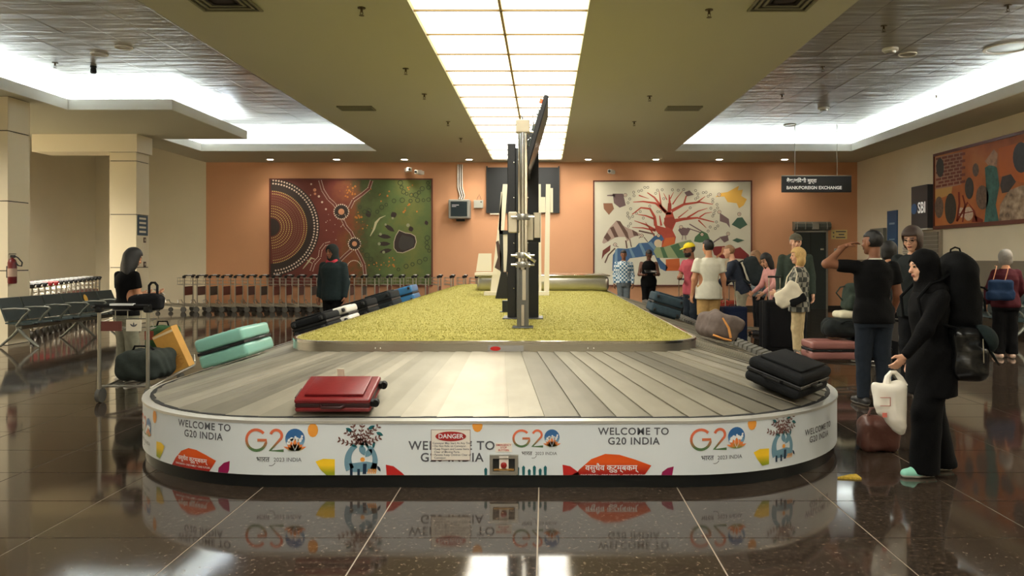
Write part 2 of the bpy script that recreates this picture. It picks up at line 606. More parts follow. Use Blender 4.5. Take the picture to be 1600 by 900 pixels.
diffuser(PX(345, 7.9), 7.9, 0.66, 'square louvred ceiling vent at the upper left')
diffuser(PX(1228, 7.9), 7.9, 0.66, 'square louvred ceiling vent at the upper right')
for (px, lab) in ((557, 'slotted ceiling vent left of the light strip'), (1068, 'slotted ceiling vent right of the light strip')):
    d = thing('ceiling_vent', lab, 'vent', (PX(px, 13.6), 13.6, H))
    f = MB()
    for k in range(6): f.box(-0.3, 0.3, -0.15 + k * 0.055, -0.125 + k * 0.055, -0.02, -0.005)
    f.box(-0.32, -0.3, -0.18, 0.18, -0.025, 0).box(0.3, 0.32, -0.18, 0.18, -0.025, 0).box(-0.32, 0.32, -0.18, -0.16, -0.025, 0).box(-0.32, 0.32, 0.16, 0.18, -0.025, 0)
    f.build('louvre', MATS['olive_grey_vent'], d)
    MB().box(-0.3, 0.3, -0.16, 0.16, -0.004, 0).build('throat', M_black, d)

M_brass = mat('tarnished_brass', (92, 80, 56), 0.4, metal=0.8)
spr = None
for i, (px, py, z) in enumerate(((565, 12, H), (634, 107, H), (663, 147, H), (700, 190, H), (720, 216, H), (1108, 15, H), (1015, 150, H), (991, 190, H),
                              (1575, 8, HU), (1381, 40, HU), (1286, 104, HU), (1222, 148, HU), (1463, 149, HU), (86, 98, HU))):
    Y = (z - CAMH) * FPX / (VY - py)
    if spr is None:
        spr = thing('sprinkler', '', 'sprinkler', (0, 0, 0), group='ceiling sprinklers')
        MB().lathe([(0.045, 0.0), (0.045, -0.008), (0.014, -0.01), (0.014, -0.05), (0.009, -0.05)], 10).build('body', M_brass, spr)
        MB().tube([(-0.012, 0, -0.045), (-0.016, 0, -0.065), (0, 0, -0.085), (0.016, 0, -0.065), (0.012, 0, -0.045)], 0.004, 5).build('frame', M_brass, spr)
        MB().lathe([(0.004, -0.082), (0.03, -0.086), (0.03, -0.089), (0.004, -0.09)], 10).build('deflector', M_brass, spr)
        o = spr
    else:
        o = copy_tree(spr)
    o.location = (PX(px, Y), Y, z)
    side = 'left' if px < 800 else 'right'
    o['label'] = 'small brass sprinkler head, ' + ('%s from the front left of the light strip' % ORD[i] if i < 5 else '%s from the front right of the light strip' % ORD[i - 5] if i < 8
                 else '%s from the front on the tiled right cove ceiling' % ORD[i - 8] if px > 900 and i != 13 else 'on the tiled left cove ceiling')
for px, py, z, r, lab in ((193, 73, HU, 0.13, 'round white-rimmed speaker grille on the left cove ceiling'),
                          (155, 84, HU, 0.13, 'round white-rimmed speaker grille left of its twin'),
                          (1418, 84, HU, 0.14, 'flush round speaker grille on the right cove ceiling'),
                          (1575, 74, HU, 0.34, 'large round access hatch on the right cove ceiling'),
                          (1234, 195, HU, 0.15, 'round speaker grille above the hanging exchange sign')):
    Y = (z - CAMH) * FPX / (VY - py)
    d = thing('ceiling_speaker', lab, 'speaker', (PX(px, Y), Y, z))
    MB().lathe([(r, 0), (r, -0.02), (r * 0.86, -0.02), (r * 0.84, -0.004)], 24).build('rim', M_white, d, True)
    MB().lathe([(r * 0.84, -0.006), (0.01, -0.01)], 24).build('grille', M_alu, d, True)
for px, py, lab in ((1391, 76, 'white domed smoke detector on the right cove ceiling'), (1287, 168, 'small smoke detector far back on the right cove ceiling')):
    Y = 3.25 * FPX / (VY - py)
    d = thing('smoke_detector', lab, 'smoke detector', (PX(px, Y), Y, HU))
    MB().lathe([(0.12, 0), (0.12, -0.03), (0.1, -0.045)], 20).build('base', M_white, d, True)
    MB().lathe([(0.085, -0.045), (0.075, -0.075), (0.03, -0.085)], 20).build('cap', M_alu, d, True)
Y = 3.25 * FPX / (VY - 103)
d = thing('ceiling_camera', 'small black cylindrical camera hanging from the left cove ceiling', 'camera', (PX(146, Y), Y, HU))
MB().cyl((0, 0, 0), (0, 0, -0.03), 0.05, 14).build('base', M_black, d)
MB().lathe([(0.035, -0.03), (0.045, -0.06), (0.05, -0.11), (0.03, -0.13)], 14).build('housing', M_black, d, True)
# ================================================================ BAGGAGE CAROUSEL
CX = -0.42


class Loop:
    """rounded rectangle walked near end -> right side -> far end -> left side"""

    def __init__(s, hw, y0, y1, r):
        s.hw, s.y0, s.y1, s.r = hw, y0, y1, r
        s.q = PI / 2 * r
        s.st = 2 * (hw - r)
        s.end = 2 * s.q + s.st
        s.side = y1 - y0 - 2 * r

    def near(s, d):
        """point and outward normal at distance d along the near end, from its left"""
        if d < 0: return CX - s.hw, s.y0 + s.r - d, -1.0, 0.0
        if d > s.end: return CX + s.hw, s.y0 + s.r + d - s.end, 1.0, 0.0
        if d < s.q:
            a = PI + d / s.r
            c = (CX - s.hw + s.r, s.y0 + s.r)
        elif d < s.q + s.st:
            return CX - s.hw + s.r + d - s.q, s.y0, 0.0, -1.0
        else:
            a = 1.5 * PI + (d - s.q - s.st) / s.r
            c = (CX + s.hw - s.r, s.y0 + s.r)
        return c[0] + s.r * math.cos(a), c[1] + s.r * math.sin(a), math.cos(a), math.sin(a)

    def pt(s, piece, t):
        if piece == 0: return s.near(t * s.end)
        if piece == 1: return CX + s.hw, s.y0 + s.r + t * s.side, 1.0, 0.0
        if piece == 3: return CX - s.hw, s.y1 - s.r - t * s.side, -1.0, 0.0
        x, y, nx, ny = s.near(t * s.end)
        return 2 * CX - x, s.y0 + s.y1 - y, -nx, -ny

    def loop(s, ne=48, ns=12):
        out = []
        for piece, n in ((0, ne), (1, ns), (2, ne), (3, ns)):
            out += [s.pt(piece, i / n) for i in range(n)]
        return out


OUT = Loop(2.80, 4.80, 18.2, 1.5)
BED = Loop(2.74, 4.86, 18.14, 1.46)
INN = Loop(1.70, 5.88, 17.12, 0.42)
ZO, ZI = 0.432, 0.742


def sweep(loop, prof, mb=None):
    """profile [(outward offset, z)] swept round the loop"""
    mb = mb or MB()
    k, n = len(prof), len(loop)
    v = [(x + nx * o, y + ny * o, z) for (x, y, nx, ny) in loop for (o, z) in prof]
    f = [(i * k + j, ((i + 1) % n) * k + j, ((i + 1) % n) * k + (j + 1) % k, i * k + (j + 1) % k) for i in range(n) for j in range(k)]
    return mb.add(v, f)


car = thing('baggage_carousel', 'long oval baggage carousel with overlapping metal plates and white printed fascia', 'carousel', (0, 0, 0))
M_fascia = mat('white_vinyl_fascia', (222, 228, 230), 0.38, var=0.015, scale=2)
M_slat = [mat('carousel_plate_%d' % i, c, 0.5, metal=0.45, var=0.08, scale=5, bump=0.08, bscale=9)
          for i, c in enumerate(((152, 146, 130), (140, 135, 120), (164, 157, 141), (126, 121, 108)))]
M_kick = mat('black_kick_plate', (30, 33, 34), 0.35, metal=0.4)
M_turf = ramp_mat('artificial_turf', [(0.3, (148, 141, 66)), (0.55, (160, 152, 76)), (0.75, (172, 163, 90))], scale=22, rough=0.95, bump=0.05)

# fascia panels
for piece, n in ((0, 6), (1, 7), (2, 4), (3, 7)):
    for i in range(n):
        m = 14 if piece in (0, 2) else 2
        pts = [OUT.pt(piece, (i + j / m) / n) for j in range(m + 1)]
        mb = MB()
        v, f = [], []
        for x, y, nx, ny in pts:
            for o, z in ((0, 0.085), (0, 0.425), (-0.03, 0.425), (-0.03, 0.085)): v.append((x + nx * o, y + ny * o, z))
        for j in range(m):
            for k in range(4): f.append((j * 4 + k, j * 4 + 4 + k, j * 4 + 4 + (k + 1) % 4, j * 4 + (k + 1) % 4))
        f += [(0, 1, 2, 3), tuple(m * 4 + k for k in range(4))]
        mb.add(v, f).build('fascia_panel', M_fascia, car, True)
sweep(OUT.loop(), [(-0.02, 0.0), (-0.02, 0.09), (-0.04, 0.09), (-0.04, 0.0)]).build('kick_plate', M_kick, car, True)
sweep(OUT.loop(), [(0.006, 0.42), (0.006, 0.438), (-0.05, 0.446), (-0.06, 0.42)]).build('edge_trim', mat('pale_edge_trim', (206, 204, 196), 0.3, metal=0.5), car, True)
sweep(OUT.loop(), [(-0.05, 0.436), (-0.05, 0.45), (-0.085, 0.45), (-0.085, 0.42)]).build('rubber_seal', M_rubber, car, True)
# dark bed below the plates
bo, bi = BED.loop(60, 20), INN.loop(60, 20)
v = [(x, y, ZO - 0.05) for x, y, a, b in bo] + [(x, y, ZI - 0.05) for x, y, a, b in bi]
n = len(bo)
MB().add(v, [(i, (i + 1) % n, n + (i + 1) % n, n + i) for i in range(n)]).build('belt_bed', M_rubber, car)

# overlapping plates, each its own part
for piece, n in ((0, 30), (1, 44), (2, 30), (3, 44)):
    for i in range(n):
        ov = 0.22
        ts = [(i - ov) / n, (i + 0.3) / n, (i + 0.65) / n, (i + 1.0) / n]
        lift = [0.016, 0.012, 0.007, 0.002]
        v, f = [], []
        for t_, l in zip(ts, lift):
            t2 = t_
            if piece in (0, 2):
                xo, yo, nx, ny = BED.near(t2 * BED.end)
                xi, yi, mx, my = INN.near(t2 * INN.end)
                if piece == 2:
                    xo, yo, xi, yi = 2 * CX - xo, BED.y0 + BED.y1 - yo, 2 * CX - xi, INN.y0 + INN.y1 - yi
            else:
                xo, yo, nx, ny = BED.pt(piece, t2)
                xi, yi, mx, my = INN.pt(piece, t2)
            jo = random.uniform(-0.002, 0.002)
            for k in range(2):
                a = (xo, yo, ZO + l + jo); b = (xi, yi, ZI + l * 0.6)
                p = a if k == 0 else b
                v += [(p[0], p[1], p[2]), (p[0], p[1], p[2] - 0.006)]
        for j in range(3):
            a = j * 4
            f += [(a, a + 4, a + 6, a + 2), (a + 1, a + 3, a + 7, a + 5), (a, a + 1, a + 5, a + 4), (a + 2, a + 6, a + 7, a + 3)]
        f += [(0, 2, 3, 1), (12, 13, 15, 14)]
        MB().add(v, f).build('belt_plate', random.choice(M_slat), car)
# chunky rubber bumpers along the right-hand edge
bum = None
for i in range(58):
    y = 6.5 + i * 0.185
    if bum is None:
        bum = MB().prism([(-0.07, 0.0), (0.02, 0.0), (0.05, 0.05), (0.02, 0.11), (-0.06, 0.085)], -0.075, 0.06).build('rubber_bumper', mat('grey_rubber_bumper', (86, 84, 76), 0.6), car)
        o = bum
    else:
        o = bum.copy(); COL.objects.link(o)
    o.location = (CX + 2.74, y, 0.42)

# island: steel rim and turf
sweep(INN.loop(), [(0.0, ZI - 0.02), (0.0, 0.822), (-0.03, 0.83), (-0.05, 0.8), (-0.05, ZI - 0.02)]).build('island_rim', M_steel, car, True)
sweep(INN.loop(), [(0.004, 0.812), (0.004, 0.832), (-0.02, 0.834), (-0.02, 0.812)]).build('rim_bead', M_chrome, car, True)


def rim_dist(x, y):
    """distance in from the rounded island edge"""
    qx, qy = np.abs(x - CX) - (1.70 - 0.42), np.abs(y - 11.5) - (5.62 - 0.42)
    return 0.42 - np.hypot(np.maximum(qx, 0), np.maximum(qy, 0)) - np.minimum(np.maximum(qx, qy), 0)


def turf_z(x, y):
    k = np.clip((rim_dist(x, y) - 0.03) / 0.35, 0.0, 1.0)
    return 0.832 + 0.06 * (1 - (1 - k) ** 2)


tl = [INN.loop(60, 40)]
rings = []
for ins in (0.03, 0.08, 0.16, 0.28, 0.42):
    r_ = max(0.42 - ins, 0.05)
    rings.append((Loop(1.70 - ins, 5.88 + ins, 17.12 - ins, r_).loop(60, 40), ins))
v, f = [], []
n = len(rings[0][0])
for lp, ins in rings:
    v += [(x, y, float(turf_z(x, y))) for x, y, a, b in lp]
for k in range(len(rings) - 1):
    f += [(k * n + i, k * n + (i + 1) % n, (k + 1) * n + (i + 1) % n, (k + 1) * n + i) for i in range(n)]
f.append(tuple((len(rings) - 1) * n + i for i in range(n)))
turf = MB().add(v, f).build('turf', M_turf, car, True, label='yellow-green artificial turf')
# blades
NB = 90000
yy = 5.93 + (RNG.random(NB) ** 1.6) * 11.1
xx = CX + (RNG.random(NB) * 2 - 1) * 1.655
ok = rim_dist(xx, yy) > 0.035
xx, yy = xx[ok], yy[ok]
zz = turf_z(xx, yy)
nb = len(xx)
ang = RNG.random(nb) * 2 * PI
hh = 0.004 + RNG.random(nb) * 0.007
wd = 0.003
V = np.zeros((nb, 3, 3))
V[:, 0] = np.stack([xx + wd * np.cos(ang), yy + wd * np.sin(ang), zz - 0.002], 1)
V[:, 1] = np.stack([xx - wd * np.cos(ang), yy - wd * np.sin(ang), zz - 0.002], 1)
V[:, 2] = np.stack([xx + (RNG.random(nb) - 0.5) * 0.02, yy + (RNG.random(nb) - 0.5) * 0.02, zz + hh], 1)
me = bpy.data.meshes.new('turf_blades')
me.from_pydata(V.reshape(-1, 3), [], np.arange(nb * 3).reshape(-1, 3))
me.materials.append(M_turf)
o = bpy.data.objects.new('turf_blades', me); COL.objects.link(o); o.parent = car; o['kind'] = 'stuff'

# ---- printing on the fascia
SS = np.linspace(0.25, OUT.end - 0.25, 800)
SPX = np.array([VX + FPX * OUT.near(s_)[0] / OUT.near(s_)[1] for s_ in SS])
i0, i1 = int(np.argmin(SPX)), int(np.argmax(SPX))


def s_of(px):
    return float(np.interp(px, SPX[i0:i1], SS[i0:i1]))


def slice2d(v2, f, step):
    """cut a flat polygon into narrow upright strips so that it can follow a curve"""
    bm = bmesh.new()
    vs_ = [bm.verts.new((a, b, 0)) for a, b in v2]
    for q_ in f: bm.faces.new([vs_[i] for i in q_])
    x = min(a for a, b in v2) + step
    while x < max(a for a, b in v2):
        bmesh.ops.bisect_plane(bm, geom=bm.verts[:] + bm.edges[:] + bm.faces[:], plane_co=(x, 0, 0), plane_no=(1, 0, 0), dist=1e-6)
        x += step
    bm.verts.index_update()
    out = [(v_.co.x, v_.co.y) for v_ in bm.verts], [tuple(v_.index for v_ in q_.verts) for q_ in bm.faces]
    bm.free()
    return out


def on_fascia(mb, v2, f, px, py, off=0.002, sc=1.0, flip=1.0):
    s0 = s_of(px)
    z0 = PZ(py, OUT.near(s0)[1])
    vv = []
    if max(len(q_) for q_ in f) > 4 and len(f) == 1: v2, f = slice2d(v2, f, 0.04 / sc)
    for u, w_ in v2:
        x, y, nx, ny = OUT.near(s0 + u * sc * flip)
        vv.append((x + nx * off, y + ny * off, max(0.0862, min(0.4185, z0 + w_ * sc))))
    mb.add(vv, f)


def ribbon(pts, wd):
    """stroke along 2-D points -> verts, faces"""
    v, f = [], []
    k = len(pts)
    for i in range(k):
        a, b = pts[max(i - 1, 0)], pts[min(i + 1, k - 1)]
        dx, dy = b[0] - a[0], b[1] - a[1]
        L_ = math.hypot(dx, dy) or 1
        w_ = wd[i] if isinstance(wd, (list, tuple)) else wd
        v += [(pts[i][0] - dy / L_ * w_ / 2, pts[i][1] + dx / L_ * w_ / 2), (pts[i][0] + dy / L_ * w_ / 2, pts[i][1] - dx / L_ * w_ / 2)]
    f = [(2 * i, 2 * i + 1, 2 * i + 3, 2 * i + 2) for i in range(k - 1)]
    return v, f


def arc(cx, cy, r, a0, a1, n=14, ry=None):
    ry = ry or r
    return [(cx + r * math.cos(R(a0 + (a1 - a0) * i / n)), cy + ry * math.sin(R(a0 + (a1 - a0) * i / n))) for i in range(n + 1)]


def poly(pts):
    return list(pts), [tuple(range(len(pts)))]


def disc(cx, cy, r, n=16, ry=None):
    return poly(arc(cx, cy, r, 0, 360 - 360 / n, n - 1, ry))


def leaf(cx, cy, L_, wd, ang):
    a = R(ang)
    pts = []
    for t_, w_ in ((0, 0), (0.25, 0.8), (0.5, 1), (0.75, 0.7), (1, 0), (0.75, -0.7), (0.5, -1), (0.25, -0.8)):
        x, y = t_ * L_, w_ * wd / 2
        pts.append((cx + x * math.cos(a) - y * math.sin(a), cy + x * math.sin(a) + y * math.cos(a)))
    return poly(pts)


def grad_mat(name, bot, top, mid=None):
    m = mat(name, bot, 0.4)
    nt = m.node_tree
    tc = nt.nodes.new('ShaderNodeTexCoord'); sp = nt.nodes.new('ShaderNodeSeparateXYZ'); r = nt.nodes.new('ShaderNodeValToRGB')
    nt.links.new(tc.outputs['Generated'], sp.inputs[0]); nt.links.new(sp.outputs['Z'], r.inputs['Fac'])
    e = r.color_ramp.elements
    e[0].position, e[0].color = 0.12, rgb(*bot)
    e[1].position, e[1].color = 0.6, rgb(*top)
    if mid:
        q = e.new(0.35); q.color = rgb(*mid)
    nt.links.new(r.outputs[0], nt.nodes['Principled BSDF'].inputs['Base Color'])
    return m


M_text = mat('grey_print', (84, 86, 92), 0.4)
M_logo = grad_mat('orange_to_green_print', (86, 120, 78), (224, 112, 76))
M_globe = grad_mat('blue_globe_print', (140, 182, 205), (52, 104, 160))
M_lotus = grad_mat('lotus_print', (120, 138, 66), (232, 132, 66))
M_pwhite = mat('white_print', (238, 240, 240), 0.4)
M_petal = grad_mat('red_petal_print', (170, 24, 14), (226, 88, 20))
M_orange = mat('orange_print', (240, 160, 62), 0.4)
M_yellow = grad_mat('yellow_petal_print', (150, 160, 30), (250, 205, 40))
M_magenta = mat('magenta_print', (150, 20, 80), 0.4)
M_red = mat('red_print', (190, 32, 28), 0.4)
M_teal = mat('teal_print', (20, 96, 102), 0.4)
M_pale_blue = mat('pale_blue_print', (110, 150, 168), 0.4)
M_brown = mat('brown_print', (112, 72, 66), 0.4)
M_navy = mat('navy_print', (14, 44, 70), 0.4)


def fas(name, m, items, off=0.002):
    if 1 < len(items) <= 12:
        for it_ in items: o = fas(name, m, [it_], off)
        return o
    mb = MB()
    for v2, f, px, py, sc in items: on_fascia(mb, v2, f, px, py, off, sc)
    return mb.build(name, m, car, kind='stuff' if len(items) > 1 else None)


def welcome(px, py, w1, sx=1.0):
    """two lines of bold lettering, w1 = width in metres of the first line"""
    a = text2d('WELCOME TO', 1.0, 0.016, space=1.1)
    wd = max(p[0] for p in a[0]) - min(p[0] for p in a[0])
    k = w1 / wd
    b = text2d('G20 INDIA', 1.0, 0.016, space=1.1)
    mb = MB()
    on_fascia(mb, [(x, y + 0.48) for x, y in a[0]], a[1], px, py, 0.002, k)
    on_fascia(mb, [(x, y - 0.48) for x, y in b[0]], b[1], px, py, 0.002, k)
    mb.build('printed_lettering', M_text, car)


welcome(316, 673, 0.46)
welcome(706, 706, 0.56)
welcome(990, 682, 0.46)
welcome(1281, 676, 0.42)


def logo(px, py, wd, sub=True):
    """round G, 2 and a globe over a lotus, wd = overall width in metres; unit = 1 tall"""
    k = wd / 2.62
    s_ = 0.12
    G = arc(-0.85, 0, 0.44, 42, 360, 22) + [(-0.80, 0.0)]
    two = arc(0.02, 0.2, 0.24, 165, -30, 12) + [(-0.25, -0.44), (0.34, -0.44)]
    it = []
    for q in (G, two): it.append((*ribbon(q, s_), px, py, k))
    fas('printed_logo', M_logo, it)
    gx = 0.82
    fas('printed_globe', M_globe, [(*disc(gx, 0.06, 0.42, 22, 0.44), px, py, k)], 0.002)
    rr = random.Random(3)
    fas('printed_continents', M_pwhite, [(*disc(gx + dx, dy, r, 7), px, py, k) for dx, dy, r in
                                         ((-.22, -.02, .10), (-.14, .06, .08), (-.06, 0, .11), (.08, .04, .1), (.2, 0, .09), (.28, .08, .06), (.3, .18, .05), (-.28, -.12, .08), (0.02, .14, .05))], 0.003)
    it = [(*leaf(gx, -0.44, L_, w_, a), px, py, k) for L_, w_, a in ((.42, .22, 140), (.42, .22, 40), (.44, .2, 115), (.44, .2, 65), (.48, .24, 90), (.52, .12, 160), (.52, .12, 20))]
    fas('printed_lotus', M_lotus, it, 0.004)
    fas('printed_petal_line', M_pwhite, [(*ribbon([(gx, -0.42), (gx + .1 * q, -0.2), (gx + 0.06 * q, 0.02)], 0.018), px, py, k) for q in (-1, 1)], 0.005)
    if sub:
        a = text2d('भारत', 0.30, 0.01)
        b = text2d('2023 INDIA', 0.24, 0.0)
        mb = MB()
        on_fascia(mb, [(x - 0.56, y - 0.82) for x, y in a[0]], a[1], px, py, 0.002, k)
        on_fascia(mb, [(x + 0.50, y - 0.83) for x, y in b[0]], b[1], px, py, 0.002, k)
        sw = ribbon(arc(-0.22, -0.88, 0.2, 250, 340, 6), 0.025)
        on_fascia(mb, sw[0], sw[1], px, py, 0.002, k)
        mb.build('printed_caption', M_text, car)


logo(431, 688, 0.40)
logo(839, 685, 0.31)
logo(1124, 686, 0.385)
logo(227, 664, 0.36)


def petal(px, py, wd, with_text=True):
    k = wd / 2.0
    top = [(-1.0, -0.40), (-0.8, -0.12), (-0.5, 0.14), (-0.15, 0.27), (0.2, 0.25), (0.6, 0.13), (1.0, -0.02), (0.86, -0.22), (0.74, -0.42)]
    fas('printed_petal', M_petal, [(*poly(top), px, py, k)])
    if with_text:
        a = text2d('वसुधैव कुटुम्बकम्', 0.2, 0.01)
        b = text2d('ONE EARTH • ONE FAMILY • ONE FUTURE', 0.082, 0.01)
        mb = MB()
        on_fascia(mb, [(x, y - 0.08) for x, y in a[0]], a[1], px, py, 0.004, k)
        on_fascia(mb, [(x, y - 0.27) for x, y in b[0]], b[1], px, py, 0.004, k)
        mb.build('printed_caption', M_pwhite, car)


petal(955, 726, 0.52)
petal(300, 714, 0.42)
for px, py in ((489, 672), (746, 664), (1175, 661), (242, 651)):
    fas('printed_drop', M_orange, [(*disc(0, 0, 0.034, 12, 0.046), px, py, 1)])
for px, py, q in ((510, 733, 1), (1191, 717, 1), (250, 706, -1)):
    fas('printed_yellow_petal', M_yellow, [(*poly([(-0.07 * q, 0.05), (-0.02 * q, 0.068), (0.055 * q, 0.065), (0.055 * q, -0.04), (0.0, -0.045), (-0.04 * q, 0.0)]), px, py, 1)])
fas('printed_red_petal', M_red, [(*poly([(-0.05, 0.05), (0.0, 0.04), (0.055, -0.002), (0.07, -0.026), (-0.045, -0.026)]), 615, 738, 1),
                                 (*poly([(-0.05, 0.05), (0.0, 0.04), (0.055, -0.0), (0.06, -0.026), (-0.045, -0.026)]), 891, 738, 1)])
fas('printed_magenta_petal', M_magenta, [(*poly([(-0.045, -0.04), (-0.04, -0.01), (0.0, 0.025), (0.045, 0.04), (0.04, -0.02), (0.03, -0.04)]), 350, 729, 1),
                                         (*poly([(-0.04, -0.03), (-0.035, -0.005), (0.0, 0.02), (0.04, 0.03), (0.03, -0.03)]), 1043, 736, 1)])
fas('printed_trees', M_teal, [(*poly([(-0.008, -0.03), (0.008, -0.03), (0.01, h_), (0.0, h_ + 0.012), (-0.01, h_)]), px, 736, 1)
                              for px, h_ in ((759, .012), (809, .02), (818, .025), (827, .004), (835, .026), (844, .008), (852, .025))])


def deer_art(px, py, k):
    """folk art of two blue deer under a leafy branch, about 1 unit tall, centre at (px,py)"""
    br, lv, bl, bl2, nv, og = [], [], [], [], [], []
    rr = random.Random(5)
    for ang, L_ in ((168, .42), (140, .36), (112, .46), (88, .42), (62, .3), (48, .46), (22, .36)):
        a = R(ang)
        pts = [(0.0, 0.10)]
        for i in range(1, 6):
            a2 = a + 0.25 * math.sin(i * 1.3 + ang)
            pts.append((pts[-1][0] + L_ / 5 * math.cos(a2), pts[-1][1] + L_ / 5 * math.sin(a2)))
        br.append((*ribbon(pts, [.022, .018, .015, .012, .01, .008]), px, py, k))
        for i in range(1, 6):
            for sg in (-1, 1):
                lv.append((*leaf(pts[i][0], pts[i][1], .075, .034, ang + sg * 50), px, py, k))
    for x, y, a in ((-.3, .42, -30), (.12, .4, 25), (.28, .34, -25)): bl2.append((*leaf(x, y, .15, .07, a), px, py, k))
    bl.append((*ribbon(arc(-.02, -.2, .24, 110, 215, 10, .3), [.09, .09, .095, .1, .11, .12, .13, .14, .15, .16, .17]), px, py, k))
    bl.append((*ribbon(arc(.04, -.2, .22, 65, -40, 10, .28), [.09, .09, .09, .09, .09, .095, .1, .1, .1, .1, .1]), px, py, k))
    bl.append((*leaf(-.02, .1, .22, .13, -70), px, py, k))
    bl.append((*leaf(.2, .02, .2, .12, -130), px, py, k))
    bl.append((*poly([(-.24, -.26), (.1, -.22), (.3, -.26), (.28, -.42), (-.2, -.42)]), px, py, k))
    for x, y, a in ((-.08, .06, 160), (.0, .04, 70), (.14, .03, 120), (.22, .03, 80)): bl2.append((*leaf(x, y, .14, .05, a), px, py, k))
    for x in (-.2, -.06): nv.append((*poly([(x - .02, -.5), (x + .03, -.5), (x + .03, -.36), (x - .02, -.36)]), px, py, k))
    nv.append((*poly([(.02, -.46), (.09, -.46), (.1, -.26), (.03, -.26)]), px, py, k))
    nv.append((*leaf(.3, -.3, .13, .05, -60), px, py, k))
    for i in range(5): og.append((*poly([(.11 + i * .035, -.45), (.13 + i * .035, -.45), (.155 + i * .035, -.36), (.135 + i * .035, -.36)]), px, py, k))
    og.append((*disc(.02, -.18, .045, 8), px, py, k))
    fas('printed_deer', M_pale_blue, bl, 0.002)
    fas('printed_deer_detail', M_teal, bl2, 0.003)
    fas('printed_deer_legs', M_navy, nv, 0.003)
    fas('printed_saddle', M_orange, og, 0.004)
    fas('printed_branch', M_brown, br, 0.003)
    fas('printed_leaves', M_brown, lv, 0.003)


deer_art(565, 703, 0.34)
deer_art(1223, 684, 0.31)

# rim sticker
mb = MB()
stx = [(-0.028, 0.0), (0.028, 0.0)]
lab = MB().box(PX(762, 5.87), PX(818, 5.87), INN.y0 - 0.003, INN.y0 - 0.0005, 0.752, 0.798).build('rim_sticker', mat('grey_sticker', (150, 148, 144), 0.4), car, label='small white sticker with a red oval')
MB().add([(PX(774, 5.87) + x, INN.y0 - 0.0045, 0.774 + y) for x, y in disc(0, 0, 0.042, 18, 0.018)[0]], disc(0, 0, 0.042, 18, 0.018)[1]).build('sticker_oval', M_red, lab)
for zz_, tx in ((0.783, 'ESCALATOR & CONVEYOR'), (0.765, 'KEEP CLEAR')):
    pass
for x in (586, 594, 919, 928):
    MB().lathe([(0.006, 0), (0.006, 0.004), (0.003, 0.006)], 8, Matrix.Translation((PX(x, 5.87), INN.y0, 0.775)) @ Matrix.Rotation(PI / 2, 4, 'X')).build('rim_screw', M_chrome, car)

# ---- things fixed to the fascia
YF0 = OUT.y0
d = thing('danger_sign', 'white DANGER notice with red oval stuck on the carousel fascia', 'sign', (PX(704.5, YF0), YF0 - 0.001, PZ(695, YF0)))
hw, hh_ = 0.128, 0.1
MB().rbox(-hw, hw, -0.005, 0, -hh_, hh_, 0.002, 1).build('plate', mat('sign_white', (235, 228, 216), 0.4), d)
MB().add([(x, -0.006, y + 0.056) for x, y in disc(0, 0, 0.1, 24, 0.032)[0]], disc(0, 0, 0.1, 24, 0.032)[1]).build('red_oval', mat('danger_red', (170, 40, 36), 0.4), d)
mb = MB()
v2, f2 = text2d('DANGER', 0.04, 0.018)
mb.add([(x, -0.007, y + 0.056) for x, y in v2], f2)
mb.build('heading', M_pwhite, d)
mb = MB()
for i, tx in enumerate(('Conveyor May Start At Any Time', '• Do Not Ride on Conveyor.', '• Keep Fingers and Loose Items', '  Clear of Moving Parts.', '• Parents Keep Children Clear of', '  Conveyor.')):
    v2, f2 = text2d(tx, 0.0185, 0.012, 'LEFT')
    mb.add([(x - 0.118, -0.006, y + 0.012 - i * 0.019) for x, y in v2], f2)
mb.build('warning_text', M_text, d)
mb = MB()
for a in ((-hw, hw, hh_ - .003, hh_), (-hw, hw, -hh_, -hh_ + .003), (-hw, -hw + .003, -hh_, hh_), (hw - .003, hw, -hh_, hh_)): mb.box(a[0], a[1], -0.0056, -0.005, a[2], a[3])
mb.build('border', M_brown, d)
d = thing('emergency_notice', 'small white emergency stop notice with red print above the stop box', 'sign', (PX(787, YF0), YF0 - 0.001, PZ(699, YF0)))
MB().box(-0.054, 0.054, -0.004, 0, -0.029, 0.029).build('plate', MATS['sign_white'], d)
mb = MB()
for i, tx in enumerate(('EMERGENCY', 'STOP', 'BUTTON')):
    v2, f2 = text2d(tx, 0.017, 0.015)
    mb.add([(x, -0.005, y + 0.016 - i * 0.0165) for x, y in v2], f2)
mb.build('lettering', M_red, d)
d = thing('emergency_stop_box', 'recessed metal emergency stop box low on the fascia below the notice', 'stop button', (PX(787.5, YF0), YF0 - 0.001, PZ(725, YF0)))
mb = MB()
for a in ((-.092, .092, .04, .062), (-.092, .092, -.064, -.042), (-.092, -.072, -.042, .04), (.072, .092, -.042, .04)): mb.box(a[0], a[1], -0.02, 0, a[2], a[3])
mb.build('frame', M_alu, d)
MB().box(-.072, .072, -0.004, 0, -.042, .04).build('back_plate', M_darkmetal, d)
MB().box(-.03, .03, -0.012, -0.004, -.042, .04).build('button_plate', MATS['sign_white'], d)
MB().lathe([(0.014, 0), (0.014, 0.012), (0.02, 0.013), (0.02, 0.02), (0.012, 0.024)], 14, Matrix.Translation((0, -0.012, 0.0)) @ Matrix.Rotation(PI / 2, 4, 'X')).build('push_button', mat('stop_button_red', (150, 30, 26), 0.35), d, True)
MB().box(-.03, .03, -0.022, -0.02, .045, .056).build('nameplate', MATS['sign_white'], d)
MB().box(-.066, .066, -0.02, -0.006, -.036, -.028).build('ledge', mat('brass_ledge', (196, 150, 80), 0.4, metal=0.6), d)
